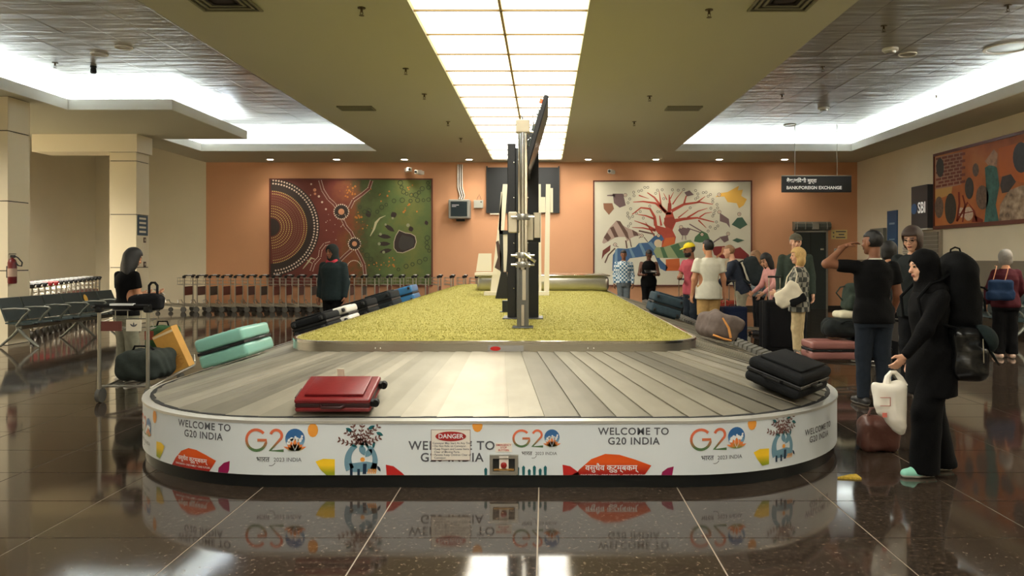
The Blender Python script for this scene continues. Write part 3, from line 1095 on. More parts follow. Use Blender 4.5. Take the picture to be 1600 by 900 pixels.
# ================================================================ THINGS ON THE ISLAND
TZ = 0.892
M_cable = mat('grey_cable', (90, 92, 90), 0.6)
M_screen = mat('dark_screen', (22, 26, 28), 0.2)
M_beige = mat('beige_plastic', (206, 194, 166), 0.5)
M_offwhite = mat('off_white_board', (226, 218, 196), 0.55)

d = thing('conveyor_hood', 'low stainless steel hood with rounded corners at the far end of the turf', 'conveyor hood', (-0.03, 14.3, TZ))
MB().rbox(-1.2, 1.2, -0.9, 0.9, -0.01, 0.27, 0.08, 4).build('hood', M_steel, d, True)
MB().rbox(-1.22, 1.22, -0.92, 0.92, 0.262, 0.285, 0.01, 2).build('top_edge', M_chrome, d, True)

d = thing('display_pole', 'tall metal pole stand clamped together on the turf, nearest the viewer', 'stand', (-0.188, 6.38, TZ))
MB().rbox(-0.09, 0.09, -0.09, 0.09, -0.012, 0.012, 0.004, 1).build('base_plate', M_darkmetal, d)
lo = MB()
lo.box(-0.05, -0.03, -0.045, 0.045, 0, 0.55).box(0.03, 0.05, -0.045, 0.045, 0, 0.55).box(-0.03, 0.03, -0.03, 0.045, 0, 0.55)
lo.build('lower_column', mat('anodised_column', (110, 110, 104), 0.4, metal=0.6), d)
MB().box(-0.012, 0.012, -0.036, -0.031, 0.02, 0.2).box(-0.004, 0.026, -0.036, -0.031, 0.24, 0.5).build('slot_strip', M_chrome, d)
MB().cyl((0, 0, 0.5), (0, 0, 1.7), 0.042, 18).build('upper_tube', M_chrome, d, True)
for z in (0.52, 0.6, 0.93):
    c = MB()
    c.lathe([(0.06, z), (0.064, z + 0.01), (0.064, z + 0.04), (0.06, z + 0.05)], 18)
    cl = c.build('clamp', M_alu, d, True)
    MB().cyl((-0.1, -0.03, z + 0.025), (0.1, -0.03, z + 0.025), 0.01, 8).build('clamp_bolt', M_chrome, cl)
MB().tube([(0.02, -0.06, 0.64), (0.07, -0.08, 0.6), (0.11, -0.08, 0.57)], 0.014, 8).build('clamp_lever', M_chrome, d)
MB().rbox(-0.06, 0.06, -0.05, 0.05, 1.68, 1.79, 0.008, 2).build('top_box', M_beige, d)
MB().tube([(0, 0, 1.79), (-0.005, 0, 1.82), (-0.02, 0.1, 1.85)], 0.006, 6).build('top_cable', M_cable, d)
br = MB().box(0.04, 0.19, 0.08, 0.12, 0.74, 1.0, Matrix.Rotation(R(20), 4, 'Z')).build('side_bracket', M_darkmetal, d)
MB().box(0.05, 0.11, 0.05, 0.079, 0.76, 0.98, Matrix.Rotation(R(20), 4, 'Z')).box(0.125, 0.175, 0.05, 0.079, 0.78, 1.0, Matrix.Rotation(R(20), 4, 'Z')).build('power_box', M_beige, br)
MB().rbox(-0.125, -0.05, -0.02, 0.06, 0.82, 1.0, 0.01, 2).build('junction_box', M_beige, d)

d = thing('monitor', 'thin information monitor seen edge-on, tilted out from the top of the pole', 'monitor', (-0.075, 6.86, 2.585), rot=(0, R(16), 0))
MB().rbox(-0.02, 0.02, -0.48, 0.48, -0.33, 0.33, 0.006, 2).build('casing', M_black, d)
MB().box(0.021, 0.0225, -0.46, 0.46, -0.31, 0.31).build('screen', M_screen, d)
mb = MB()
rr = random.Random(2)
for i in range(14):
    z, y = rr.uniform(-0.3, 0.24), rr.uniform(-0.46, -0.1)
    mb.box(-0.02 - rr.uniform(0.01, 0.05), -0.02, y, y + rr.uniform(0.02, 0.07), z, z + rr.uniform(0.01, 0.06))
mb.build('electronics', mat('grey_green_board', (92, 104, 98), 0.4, var=0.3, scale=60), d)
mb = MB()
for k in range(4): mb.tube([(-0.03, -0.44, 0.2 - k * 0.13), (-0.07, -0.46, 0.14 - k * 0.13), (-0.035, -0.45, 0.05 - k * 0.13)], 0.005, 5)
mb.build('cabling', M_chrome, d)
MB().rbox(-0.045, -0.021, -0.48, -0.44, 0.25, 0.29, 0.004, 1).build('indicator_light', mat('red_indicator', (240, 90, 50), 0.4, emit=1.5), d)
MB().box(-0.12, -0.02, 0.02, 0.1, -0.06, 0.06).build('mount', M_darkmetal, d)

d = thing('display_totem', 'tall black double display totem behind the metal pole', 'display', (-0.215, 7.4, TZ))
MB().rbox(-0.155, -0.075, -0.05, 0.05, -0.012, 1.74, 0.006, 2).build('left_screen_case', M_black, d)
MB().rbox(0.035, 0.155, -0.05, 0.05, -0.012, 1.74, 0.006, 2).build('right_screen_case', M_black, d)
MB().box(-0.075, 0.035, -0.01, 0.05, 0.0, 1.70).build('spine', M_darkmetal, d)
MB().rbox(-0.2, 0.2, -0.16, 0.16, -0.012, 0.012, 0.005, 1).build('foot_plate', M_black, d)
mb = MB()
for z in (0.3, 0.75, 1.2, 1.55):
    for x in (-0.09, 0.05): mb.lathe([(0.006, 0), (0.006, 0.004), (0.003, 0.006)], 8, Matrix.Translation((x, -0.05, z)) @ Matrix.Rotation(PI / 2, 4, 'X'))
mb.build('screws', M_chrome, d)

YW = 11.9
k = YW / FPX
d = thing('display_stand', 'white slanting display stand with two uprights behind the black totem', 'stand', (PX(808, YW), YW, TZ))
def dx(px): return (px - 808) * k
def dz(py): return PZ(py, YW) - TZ
MB().prism([(dx(766), dz(458)), (dx(781), dz(458)), (dx(793), dz(288)), (dx(786), dz(288))], -0.03, 0.03).build('left_upright', M_offwhite, d)
MB().prism([(dx(783), dz(300)), (dx(785), dz(300)), (dx(783), dz(360)), (dx(779), dz(360))], -0.03, 0.12).build('left_flange', M_offwhite, d)
MB().prism([(dx(842), dz(455)), (dx(846), dz(455)), (dx(845), dz(288)), (dx(841), dz(288))], -0.03, 0.03).build('right_upright', M_offwhite, d)
MB().prism([(dx(850), dz(455)), (dx(858), dz(455)), (dx(860), dz(288)), (dx(853), dz(288))], -0.03, 0.05).build('right_board', M_offwhite, d)
MB().prism([(dx(845), dz(332)), (dx(852), dz(332)), (dx(852), dz(308)), (dx(845), dz(308))], -0.02, 0.02).build('tie_plate', M_offwhite, d)
MB().prism([(dx(860), dz(332)), (dx(864), dz(332)), (dx(864), dz(294)), (dx(860), dz(294))], -0.02, 0.04).build('side_flange', M_offwhite, d)
MB().box(dx(757), dx(782), -0.12, 0.12, -0.012, 0.055).build('left_foot', M_offwhite, d)
MB().box(dx(836), dx(858), -0.12, 0.12, -0.012, 0.055).build('right_foot', M_offwhite, d)
MB().box(dx(782), dx(836), -0.03, 0.03, 0.0, 0.04).box(dx(776), dx(850), 0.0, 0.03, dz(440), dz(432)).build('cross_bar', M_offwhite, d)
tr = MB().prism([(dx(744), dz(424)), (dx(768), dz(424)), (dx(768), dz(396)), (dx(748), dz(396))], -0.02, 0.0).build('side_tray', M_offwhite, d)
MB().box(dx(742), dx(776), -0.04, 0.3, dz(430), dz(426)).build('tray_shelf', M_offwhite, tr)

YE = 10.9
k = YE / FPX
d = thing('black_easel', 'dark tapered easel with a narrow white sheet left of the totem', 'easel', (PX(787, YE), YE, TZ))
def dx(px): return (px - 787) * k
def dz(py): return PZ(py, YE) - TZ
MB().prism([(dx(774), dz(467)), (dx(798), dz(467)), (dx(792), dz(425)), (dx(783), dz(425))], -0.05, 0.05).build('skirt', M_black, d)
fr = MB()
for q in (((782, 425), (787, 425), (786, 360), (780, 360)), ((791, 425), (793, 425), (797, 360), (795, 360)), ((780, 366), (797, 366), (797, 360), (780, 360))):
    fr.prism([(dx(x), dz(y)) for x, y in q], -0.03, 0.03)
fr.build('frame', M_darkmetal, d)
MB().prism([(dx(787), dz(424)), (dx(791), dz(424)), (dx(795), dz(366)), (dx(786), dz(366))], -0.01, 0.01).build('white_sheet', M_offwhite, d)
MB().prism([(dx(773), dz(418)), (dx(783), dz(424)), (dx(784), dz(400)), (dx(779), dz(376)), (dx(775), dz(378)), (dx(778), dz(402))], -0.03, 0.03).build('hanging_cloth', mat('brown_cloth', (74, 58, 52), 0.8), d)

d = thing('stub_post', 'small dark square stub post standing on the turf', 'post', (PX(790, 8.2), 8.2, TZ))
MB().rbox(-0.036, 0.036, -0.036, 0.036, -0.012, 0.13, 0.004, 1).build('post', M_darkmetal, d)
MB().box(-0.06, 0.045, -0.05, 0.05, -0.012, 0.008).build('foot', M_darkmetal, d)

# ================================================================ LUGGAGE
def fabric(name, col, rough=0.85, var=0.12, bump=0.25, bscale=90, scale=20):
    return mat(name, col, rough, var=var, scale=scale, bump=bump, bscale=bscale, spec=0.15)


def suitcase(label, L_, W_, T_, m, hard=True, extended=0.0, trim=None, loc=(0, 0, 0), axes=None, rz=0.0, name='suitcase', base=False):
    """body centred on the origin (or standing on it when base=True); wheels at -z, handle at +z"""
    z0 = L_ / 2 + 0.05 if base else 0.0
    d = thing(name, label, 'suitcase', loc, rz)
    if axes is not None:
        ey, ez = Vector(axes[1]).normalized(), Vector(axes[2]).normalized()
        ex = ey.cross(ez)
        d.rotation_euler = Matrix((ex, ey, ez)).transposed().to_euler()
    r = min(0.032, T_ * 0.2)
    g = 0.012
    for s_ in (-1, 1):
        y0, y1 = sorted((s_ * g, s_ * T_ / 2))
        mb = MB().rbox(-W_ / 2, W_ / 2, y0, y1, z0 - L_ / 2, z0 + L_ / 2, min(r, (y1 - y0) * 0.45), 4)
        sh = mb.build('shell', m, d, True)
        if hard:
            rb = MB()
            for k in range(5):
                x = -W_ * 0.32 + k * W_ * 0.16
                yy = s_ * T_ / 2
                rb.rbox(x - 0.012, x + 0.012, yy - 0.006, yy + 0.006, z0 - L_ * 0.36, z0 + L_ * 0.36, 0.005, 2)
            rb.build('rib', m, sh, True)
        else:
            yy = s_ * T_ / 2
            MB().rbox(-W_ * 0.38, W_ * 0.38, min(yy, yy + s_ * 0.02), max(yy, yy + s_ * 0.02), z0 - L_ * 0.4, z0 + L_ * 0.38, 0.009, 2).build('pocket', m, sh, True)
    MB().rbox(-W_ / 2 + 0.004, W_ / 2 - 0.004, -g - 0.001, g + 0.001, z0 - L_ / 2 + 0.004, z0 + L_ / 2 - 0.004, 0.004, 1).build('zip_seam', trim or M_black, d)
    for sx in (-1, 1):
        for sy in (-1, 1):
            x, y = sx * (W_ / 2 - 0.05), sy * (T_ / 2 - 0.045)
            w_ = MB().rbox(x - 0.02, x + 0.02, y - 0.02, y + 0.02, z0 - L_ / 2 - 0.02, z0 - L_ / 2 + 0.005, 0.005, 1)
            wo = w_.build('wheel_housing', M_black, d)
            MB().cyl((x - 0.014, y, z0 - L_ / 2 - 0.026), (x + 0.014, y, z0 - L_ / 2 - 0.026), 0.024, 12).build('wheel', M_rubber, wo, True)
    MB().tube([(-0.07, 0, z0 + L_ / 2 - 0.01), (-0.06, 0, z0 + L_ / 2 + 0.025), (0.06, 0, z0 + L_ / 2 + 0.025), (0.07, 0, z0 + L_ / 2 - 0.01)], 0.009, 8).build('carry_handle', trim or M_black, d, True)
    MB().tube([(W_ / 2 - 0.01, 0, z0 - 0.08), (W_ / 2 + 0.022, 0, z0 - 0.06), (W_ / 2 + 0.022, 0, z0 + 0.06), (W_ / 2 - 0.01, 0, z0 + 0.08)], 0.009, 8).build('side_handle', trim or M_black, d, True)
    if extended:
        h_ = MB()
        for x in (-0.09, 0.09): h_.cyl((x, T_ / 2 - 0.05, z0 + L_ / 2 - 0.03), (x, T_ / 2 - 0.05, z0 + L_ / 2 + extended), 0.008, 8)
        th = h_.build('telescopic_handle', M_chrome, d, True)
        MB().rbox(-0.11, 0.11, T_ / 2 - 0.066, T_ / 2 - 0.034, z0 + L_ / 2 + extended - 0.01, z0 + L_ / 2 + extended + 0.02, 0.01, 2).build('grip', M_black, th, True)
    return d


SL = math.atan2(ZI - ZO, 1.04)
cs, sn = math.cos(SL), math.sin(SL)
BT = 0.024


def on_left(u, Y):  # u: horizontal distance in from the outer plate edge
    return Vector((CX - 2.74 + u, Y, ZO + BT + u * math.tan(SL)))


def on_right(u, Y):
    return Vector((CX + 2.74 - u, Y, ZO + BT + u * math.tan(SL)))


def on_front(u, X):
    return Vector((X, 4.86 + u, ZO + BT + u * math.tan(SL)))


M_teal_case = mat('teal_hard_shell', (120, 172, 158), 0.35, spec=0.6)
M_red_case = mat('maroon_leatherette', (112, 24, 27), 0.36, var=0.06, scale=12, bump=0.1, bscale=40)
M_blk_case = fabric('black_nylon', (26, 27, 28))
M_navy_case = fabric('navy_nylon', (30, 38, 56))
M_blue_case = mat('blue_hard_shell', (52, 112, 160), 0.35)
M_grey_case = mat('grey_hard_shell', (120, 118, 112), 0.35)

NL = Vector((-sn, 0, cs))       # left belt normal
T_ = 0.26
p = on_left(0.36, 6.80) + NL * (T_ / 2 + 0.012)
suitcase('teal hard-shell suitcase lying on the left side of the carousel', 0.64, 0.44, T_, M_teal_case, True, loc=p, axes=((-cs, 0, -sn), NL, (0, -1, 0)))
NF = Vector((0, -sn, cs))
T_ = 0.095
p = on_front(0.18, -1.395) + NF * (T_ / 2 + 0.02)
rc = suitcase('maroon cabin suitcase lying flat on the front plates of the carousel', 0.50, 0.36, T_, M_red_case, False, trim=mat('dark_maroon_trim', (50, 14, 16), 0.5), loc=p, axes=((0, -cs, -sn), NF, (-1, 0, 0)))
MB().rbox(-0.196, -0.190, 0.02, 0.095, 0.01, 0.06, 0.002, 1).build('luggage_tag', M_offwhite, rc)
# black case on the right front corner
c0 = Vector((CX + 1.3, 6.3, 0))
ph = R(-39)
rad = Vector((math.cos(ph), math.sin(ph), 0)); tan = Vector((-math.sin(ph), math.cos(ph), 0))
NR = Vector((rad.x * sn, rad.y * sn, cs)); dn = Vector((rad.x * cs, rad.y * cs, -sn))
T_ = 0.18
p = c0 + rad * (1.46 - 0.27); p.z = ZO + BT + 0.27 * math.tan(SL)
suitcase('black soft suitcase lying on the right front curve of the carousel', 0.62, 0.42, T_, M_blk_case, False, loc=p + NR * (T_ / 2 + 0.012), axes=(dn, NR, -tan))
NRR = Vector((sn, 0, cs))
for (Y, u, L_, W_, T_, m, hard, lab) in ((8.75, 0.5, 0.6, 0.42, 0.2, M_blk_case, False, 'black suitcase lying on the left belt, nearest behind the turf edge'),
                                     (9.55, 0.55, 0.5, 0.38, 0.22, mat('white_hard_shell', (222, 218, 208), 0.35), True, 'white cabin case lying on the left belt'),
                                     (10.7, 0.5, 0.66, 0.46, 0.24, M_blk_case, False, 'black suitcase on the left belt just behind the white case'),
                                     (12.3, 0.5, 0.74, 0.5, 0.28, fabric('charcoal_nylon', (38, 42, 44)), False, 'large charcoal suitcase on the left belt before the blue one'),
                                     (13.9, 0.55, 0.7, 0.5, 0.3, M_blue_case, True, 'bright blue suitcase lying far back on the left belt')):
    suitcase(lab, L_, W_, T_, m, hard, loc=on_left(u, Y) + NL * (T_ / 2 + 0.012), axes=((-cs, 0, -sn), NL, (0, 1, 0)))
suitcase('dark slate suitcase lying far back on the right belt', 0.6, 0.46, 0.3, fabric('slate_nylon', (52, 66, 74)), False,
         loc=on_right(0.5, 11.5) + NRR * 0.165, axes=((cs, 0, -sn), NRR, (0, 1, 0)))
suitcase('navy suitcase standing on the floor behind the carousel by the yellow-capped man', 0.68, 0.46, 0.27, M_navy_case, False, 0.34, loc=(2.72, 14.4, 0.0), rz=R(160), base=True)
suitcase('black suitcase standing on the floor beside the white-shirted man', 0.66, 0.44, 0.26, M_blk_case, False, 0.0, loc=(2.62, 13.75, 0.0), rz=R(10), base=True)
suitcase('tall navy suitcase with raised handle behind the grey backpack', 0.62, 0.42, 0.27, fabric('deep_blue_nylon', (26, 34, 58)), False, 0.42, loc=(3.18, 12.5, 0.0), rz=R(15), base=True)
suitcase('red suitcase with raised handle beside the man in white shirt', 0.6, 0.42, 0.25, fabric('red_nylon', (150, 60, 48)), False, 0.36, loc=(3.55, 14.55, 0.0), rz=R(-5), base=True)
suitcase('big black suitcase with raised handle before the woman in pink', 0.78, 0.48, 0.3, fabric('jet_nylon', (20, 20, 22)), False, 0.36, loc=(3.60, 11.45, 0.0), rz=R(5), base=True)

# ================================================================ LUGGAGE TROLLEYS
M_rail = mat('trolley_steel', (176, 172, 160), 0.3, metal=0.9)
M_ad = [mat('trolley_board_%d' % i, c, 0.5) for i, c in enumerate(((112, 62, 54), (104, 74, 68), (78, 72, 66), (120, 70, 58)))]
M_wheel = mat('grey_wheel', (84, 82, 76), 0.6)
M_redp = mat('trolley_red_plastic', (140, 18, 22), 0.45)


def trolley(label, grip=M_black, board=M_ad[0], n=6, ln=1.0, ad=(-0.22, 0.22, 0.46, 0.7)):
    d = thing('luggage_trolley', label, 'trolley', group='luggage trolleys')
    b = MB()
    for s_ in (-1, 1):
        b.tube([(s_ * 0.25, 0, 0.14), (s_ * 0.24, 0.3, 0.17), (s_ * 0.17, ln * 0.9, 0.21), (s_ * 0.12, ln, 0.24)], 0.014, n)
        b.tube([(s_ * 0.1, 0.05, 0.17), (s_ * 0.08, ln * 0.95, 0.22)], 0.010, n)
    for y, w_ in ((0.05, 0.25), (0.45, 0.22), (ln * 0.92, 0.16)): b.tube([(-w_, y, 0.16 + 0.06 * y), (w_, y, 0.16 + 0.06 * y)], 0.012, n)
    b.tube([(-0.12, ln, 0.24), (-0.1, ln + 0.02, 0.32), (0.1, ln + 0.02, 0.32), (0.12, ln, 0.24)], 0.012, n)
    b.build('base_frame', M_rail, d, True)
    for s_ in (-1, 1): MB().tube([(s_ * 0.25, 0.0, 0.1), (s_ * 0.25, 0.0, 0.97)], 0.018, n).build('pole', M_rail, d, True)
    h_ = MB().tube([(-0.3, -0.05, 0.99), (-0.28, -0.02, 1.0), (0.28, -0.02, 1.0), (0.3, -0.05, 0.99)], 0.02, n).build('handle', grip, d, True)
    MB().box(-0.12, 0.12, -0.045, 0.005, 1.005, 1.025).build('label_strip', M_pwhite, h_)
    for s_ in (-1, 1): MB().rbox(s_ * 0.25 - 0.035, s_ * 0.25 + 0.035, -0.04, 0.04, 0.93, 1.0, 0.02, 2).build('corner_cap', grip, h_, True)
    bk = MB()
    for z in (0.74, 0.83, 0.92): bk.tube([(-0.25, 0, z), (-0.23, 0.2, z + 0.02), (0.23, 0.2, z + 0.02), (0.25, 0, z)], 0.006, 5)
    for x in (-0.2, -0.07, 0.07, 0.2): bk.tube([(x, 0.0, 0.74), (x, 0.2, 0.76), (x, 0.2, 0.94)], 0.005, 5)
    bk.build('wire_basket', M_rail, d, True)
    MB().box(ad[0], ad[1], -0.006, 0.006, ad[2], ad[3]).build('advert_board', board, d)
    for s_ in (-1, 1): MB().cyl((s_ * 0.25 - 0.02, 0.02, 0.075), (s_ * 0.25 + 0.02, 0.02, 0.075), 0.075, 12).build('wheel', M_wheel, d, True)
    MB().cyl((-0.02, ln * 0.92, 0.06), (0.02, ln * 0.92, 0.06), 0.06, 12).build('front_wheel', M_wheel, d, True)
    MB().tube([(0, ln * 0.92, 0.06), (0, ln * 0.9, 0.2)], 0.012, 5).build('castor_fork', M_rail, d)
    return d


protos = [trolley('', board=M_ad[i], n=5, ln=0.92) for i in range(4)]
redt = trolley('', M_redp, M_redp, 5, 0.92)
used = [False] * 5
for i in range(26):
    k = i % 4 if i > 3 else (0, 1, 2, 0)[i]
    t_ = protos[k] if not used[k] else copy_tree(protos[k])
    used[k] = True
    t_.location = (PX(295, 20.4) + i * 0.346, 20.4 + random.uniform(-0.02, 0.02), 0)
    t_.rotation_euler = (0, 0, R(90))
    t_['label'] = 'silver luggage trolley, %s from the left in the long nested row under the murals' % ORD[i]
    t_['group'] = 'nested trolleys under the murals'
for i in range(15):
    k = 4 if i in (3, 4) else (i + 1) % 4
    src = redt if k == 4 else protos[k]
    t_ = src if not used[k] else copy_tree(src)
    used[k] = True
    f_ = i / 14
    t_.location = (-9.62 - 1.9 * f_, 13.45 + 5.2 * f_, 0)
    t_.rotation_euler = (0, 0, R(20))
    t_['label'] = ('%s luggage trolley, %s from the near end in the row behind the left bench' % ('red-handled' if k == 4 else 'silver', ORD[i]))
    t_['group'] = 'nested trolleys behind the left bench'

ta = trolley('silver luggage trolley with wire basket loaded beside the long-haired woman', n=10, ln=1.3, board=M_ad[0], ad=(-0.23, -0.02, 0.74, 0.84))
ta.location = (-4.34, 7.62, 0)
MB().rbox(0.04, 0.2, -0.03, -0.022, 0.74, 0.86, 0.003, 1).build('basket_sign', M_offwhite, ta)
v2, f2 = leaf(0, 0.0, 0.05, 0.02, 90)
sg = MB()
for a in (40, 90, 140): sg.add([(x + 0.12, -0.0305, 0.785 + y) for x, y in leaf(0, 0, 0.05, 0.016, a)[0]], leaf(0, 0, 0.05, 0.016, a)[1])
sg.build('sign_emblem', M_text, ta)
tb = trolley('silver luggage trolley loaded high with bags behind the man in black polo', n=8, ln=1.15, board=M_ad[2])
tb.location = (4.35, 9.3, 0); tb.rotation_euler = (0, 0, R(90))
tc_ = trolley('silver luggage trolley behind the man with the backpack', n=6, ln=1.0, board=M_ad[2])
tc_.location = (4.55, 13.3, 0); tc_.rotation_euler = (0, 0, R(75))
for nm in ('group',):
    for q in (ta, tb, tc_): q['group'] = 'loaded trolleys'

# ================================================================ BENCHES
M_seat = mat('dark_green_seat', (40, 54, 54), 0.42)
M_beam = mat('grey_bench_beam', (120, 122, 112), 0.4, metal=0.5)


def bench(label, loc, rz, n):
    """seats in a row along +y, people face +x"""
    d = thing('airport_bench', label, 'bench', loc, rz)
    pt_ = 0.54
    L_ = n * pt_
    MB().rbox(-0.05, 0.05, 0.05, L_ - 0.05, 0.3, 0.37, 0.01, 2).build('beam', M_beam, d)
    for i in range(n):
        y0, y1 = i * pt_ + 0.02, (i + 1) * pt_ - 0.02
        st_ = MB()
        prof = [(-0.2, 0.42), (0.1, 0.40), (0.24, 0.425), (0.26, 0.40), (0.24, 0.39), (0.1, 0.375), (-0.2, 0.395)]
        st_.add([(x, y0, z) for x, z in prof] + [(x, y1, z) for x, z in prof],
                [tuple(range(7)), tuple(range(13, 6, -1))] + [(j, j + 7, (j + 1) % 7 + 7, (j + 1) % 7) for j in range(7)])
        st_.build('seat', M_seat, d)
        prof = [(-0.17, 0.44), (-0.24, 0.62), (-0.32, 0.82), (-0.345, 0.82), (-0.27, 0.62), (-0.2, 0.43)]
        MB().add([(x, y0, z) for x, z in prof] + [(x, y1, z) for x, z in prof],
                 [tuple(range(6)), tuple(range(11, 5, -1))] + [(j, j + 6, (j + 1) % 6 + 6, (j + 1) % 6) for j in range(6)]).build('backrest', M_seat, d)
        MB().box(-0.18, 0.18, (y0 + y1) / 2 - 0.03, (y0 + y1) / 2 + 0.03, 0.365, 0.392).build('seat_bracket', M_black, d)
    for i in range(n + 1):
        y = max(0.03, min(L_ - 0.03, i * pt_))
        MB().tube([(-0.02, y, 0.36), (0.1, y, 0.52), (0.2, y, 0.62), (0.17, y, 0.645), (-0.05, y, 0.65), (-0.25, y, 0.64)], [0.022, 0.02, 0.018, 0.016, 0.014, 0.012], 8).build('armrest', M_beam, d, True)
    for y in (0.06, L_ / 2, L_ - 0.06):
        for s_ in (-1, 1):
            MB().tube([(0, y, 0.31), (s_ * 0.1, y, 0.2), (s_ * 0.3, y, 0.03), (s_ * 0.34, y, 0.015)], [0.03, 0.026, 0.02, 0.015], 8).build('leg', M_beam, d, True)
    return d


bl_ = bench('row of dark green airport seats at the left edge before the trolleys', (-8.72, 12.2, 0), 0, 6)
v2, f2 = disc(0, 0, 0.06, 18, 0.075)
st_ = MB().add([(-0.262 + 0.004 - (y) * 0.36, 4 * 0.54 + 0.1 + x, 0.70 + y) for x, y in v2], f2).build('sticker', mat('yellow_sticker', (226, 176, 70), 0.5), bl_)
bench('row of dark green airport seats along the right wall', (8.35, 16.0, 0), R(180), 6)

# ================================================================ WALL THINGS
d = thing('fire_extinguisher', 'dark red fire extinguisher with a looped hose on the left pillar', 'extinguisher', (-9.075, 12.60, 1.05))
MB().lathe([(0.06, 0.0), (0.068, 0.02), (0.068, 0.36), (0.05, 0.41), (0.022, 0.43), (0.022, 0.45)], 18).build('cylinder', mat('extinguisher_red', (100, 18, 20), 0.35), d, True)
MB().rbox(-0.03, 0.05, -0.015, 0.015, 0.44, 0.49, 0.006, 1).box(-0.05, 0.06, -0.012, 0.012, 0.5, 0.512).build('valve', M_black, d)
MB().tube([(0.03, 0, 0.48), (0.1, 0, 0.44), (0.17, 0, 0.36), (0.16, 0, 0.3), (0.1, 0, 0.31), (0.06, 0, 0.36)], 0.011, 8).build('hose', M_rubber, d, True)
MB().box(-0.088, -0.06, -0.02, 0.02, 0.1, 0.3).build('bracket', M_black, d)
MB().lathe([(0.0692, 0.12), (0.0692, 0.26)], 18).build('paper_label', mat('aged_label', (176, 150, 130), 0.6), d, True)

X_ = -9.15
d = thing('notice_board', 'blue-grey notice sheet on the side of the far clad pillar', 'notice', (X_ + 0.002, 16.82, 1.5))
zt, zb = PZ(337, 16.8) - 1.5, PZ(368, 16.8) - 1.5
MB().box(0, 0.012, -0.22, 0.2, zb, zt).build('board', mat('slate_blue_board', (66, 84, 98), 0.5), d)
mb = MB()
for i in range(4): mb.box(0.012, 0.014, -0.16, 0.12, zt - 0.09 - i * 0.1, zt - 0.045 - i * 0.1)
mb.build('printed_blocks', M_offwhite, d)
for z, lab in ((PZ(375, 16.8), 'small brown switch plate under the pillar notice'), (PZ(413, 16.8), 'small brown socket plate low on the far clad pillar')):
    d = thing('switch_plate', lab, 'switch', (X_ + 0.001, 16.9, z))
    MB().rbox(0, 0.012, -0.05, 0.05, -0.06, 0.06, 0.004, 1).build('plate', mat('brown_plate', (96, 78, 66), 0.5), d)
    MB().rbox(0.012, 0.018, -0.02, 0.02, -0.025, 0.025, 0.003, 1).build('rocker', M_beige, d)

YB1 = YB - 0.002
kB = YB / FPX
def bx(px): return (px - VX) * kB
def bz(py): return CAMH + (VY - py) * kB

d = thing('black_wall_panel', 'black shuttered opening high on the orange wall behind the totem', 'wall panel', (bx(817), YB1, bz(296)))
MB().box(bx(762) - bx(817), bx(872) - bx(817), -0.06, 0, bz(331) - bz(296), bz(262) - bz(296)).build('panel', mat('matt_black_panel', (24, 27, 29), 0.5), d)
mb = MB()
for px in (760, 872): mb.box(bx(px) - bx(817), bx(px + 2) - bx(817), -0.07, 0, bz(332) - bz(296), bz(260) - bz(296))
mb.box(bx(760) - bx(817), bx(874) - bx(817), -0.08, 0, bz(333) - bz(296), bz(331) - bz(296))
mb.build('panel_frame', M_darkmetal, d)
MB().box(bx(766) - bx(817), bx(780) - bx(817), -0.07, 0, bz(335.5) - bz(296), bz(333.2) - bz(296)).build('wall_tray', M_offwhite, d)

d = thing('wall_television', 'boxy grey television mounted on the orange wall right of the left mural', 'television', (bx(720), YB1, bz(328)))
MB().rbox(-0.3, 0.3, -0.46, -0.02, -0.27, 0.27, 0.03, 3).build('cabinet', mat('grey_tv_plastic', (150, 150, 142), 0.5), d)
MB().rbox(-0.235, 0.235, -0.475, -0.458, -0.21, 0.21, 0.006, 2).build('screen', mat('tv_glass', (46, 56, 60), 0.12), d)
MB().box(-0.2, 0.0, -0.477, -0.4755, 0.1, 0.115).box(-0.2, -0.08, -0.477, -0.4755, 0.06, 0.072).build('screen_text', M_pwhite, d)
MB().box(-0.12, 0.12, -0.1, 0, -0.33, -0.27).build('wall_bracket', M_darkmetal, d)
d = thing('cable_trunking', 'bundle of grey pipes running down to the wall television', 'pipes', (bx(720), YB1, bz(312)))
for i, x in enumerate((-0.06, 0.0, 0.06)):
    MB().tube([(x - 0.02, -0.03, bz(257) - bz(312)), (x - 0.02, -0.03, 0.35), (x + 0.05, -0.05, 0.1), (x + 0.02, -0.12, 0.0)], 0.022, 8).build('pipe', M_alu, d, True)
d = thing('wall_box', 'small pale junction box beside the wall television', 'junction box', (bx(748), YB1, bz(319)))
MB().rbox(-0.135, 0.135, -0.12, 0, -0.12, 0.11, 0.01, 2).build('case', mat('pale_grey_plastic', (176, 176, 166), 0.5), d)
MB().box(0.06, 0.1, -0.122, -0.12, 0.04, 0.07).build('indicator', M_black, d)
MB().tube([(-0.05, -0.06, 0.11), (-0.02, -0.05, 0.2), (0.02, -0.03, 0.28), (0.05, -0.05, 0.2), (0.08, -0.06, 0.11)], 0.006, 5).build('hanging_wire', M_black, d)


def cctv(label, px, py, flip):
    d = thing('security_camera', label, 'camera', (bx(px), YB1, bz(py)))
    MB().box(-0.05, 0.05, -0.03, 0, -0.06, 0.06).build('wall_plate', M_white, d)
    MB().tube([(0, -0.03, 0.02), (0, -0.14, 0.03), (flip * 0.02, -0.2, -0.02)], 0.02, 8).build('arm', M_white, d)
    M_ = Matrix.Translation((flip * 0.03, -0.26, -0.04)) @ Matrix.Rotation(R(-25) * flip, 4, 'Z')
    b = MB().rbox(-0.06, 0.06, -0.2, 0.14, -0.055, 0.055, 0.02, 2, M_).build('housing', M_white, d, True)
    MB().cyl(M_ @ Vector((0, -0.2, 0)), M_ @ Vector((0, -0.215, 0)), 0.038, 14).build('lens', M_black, b)


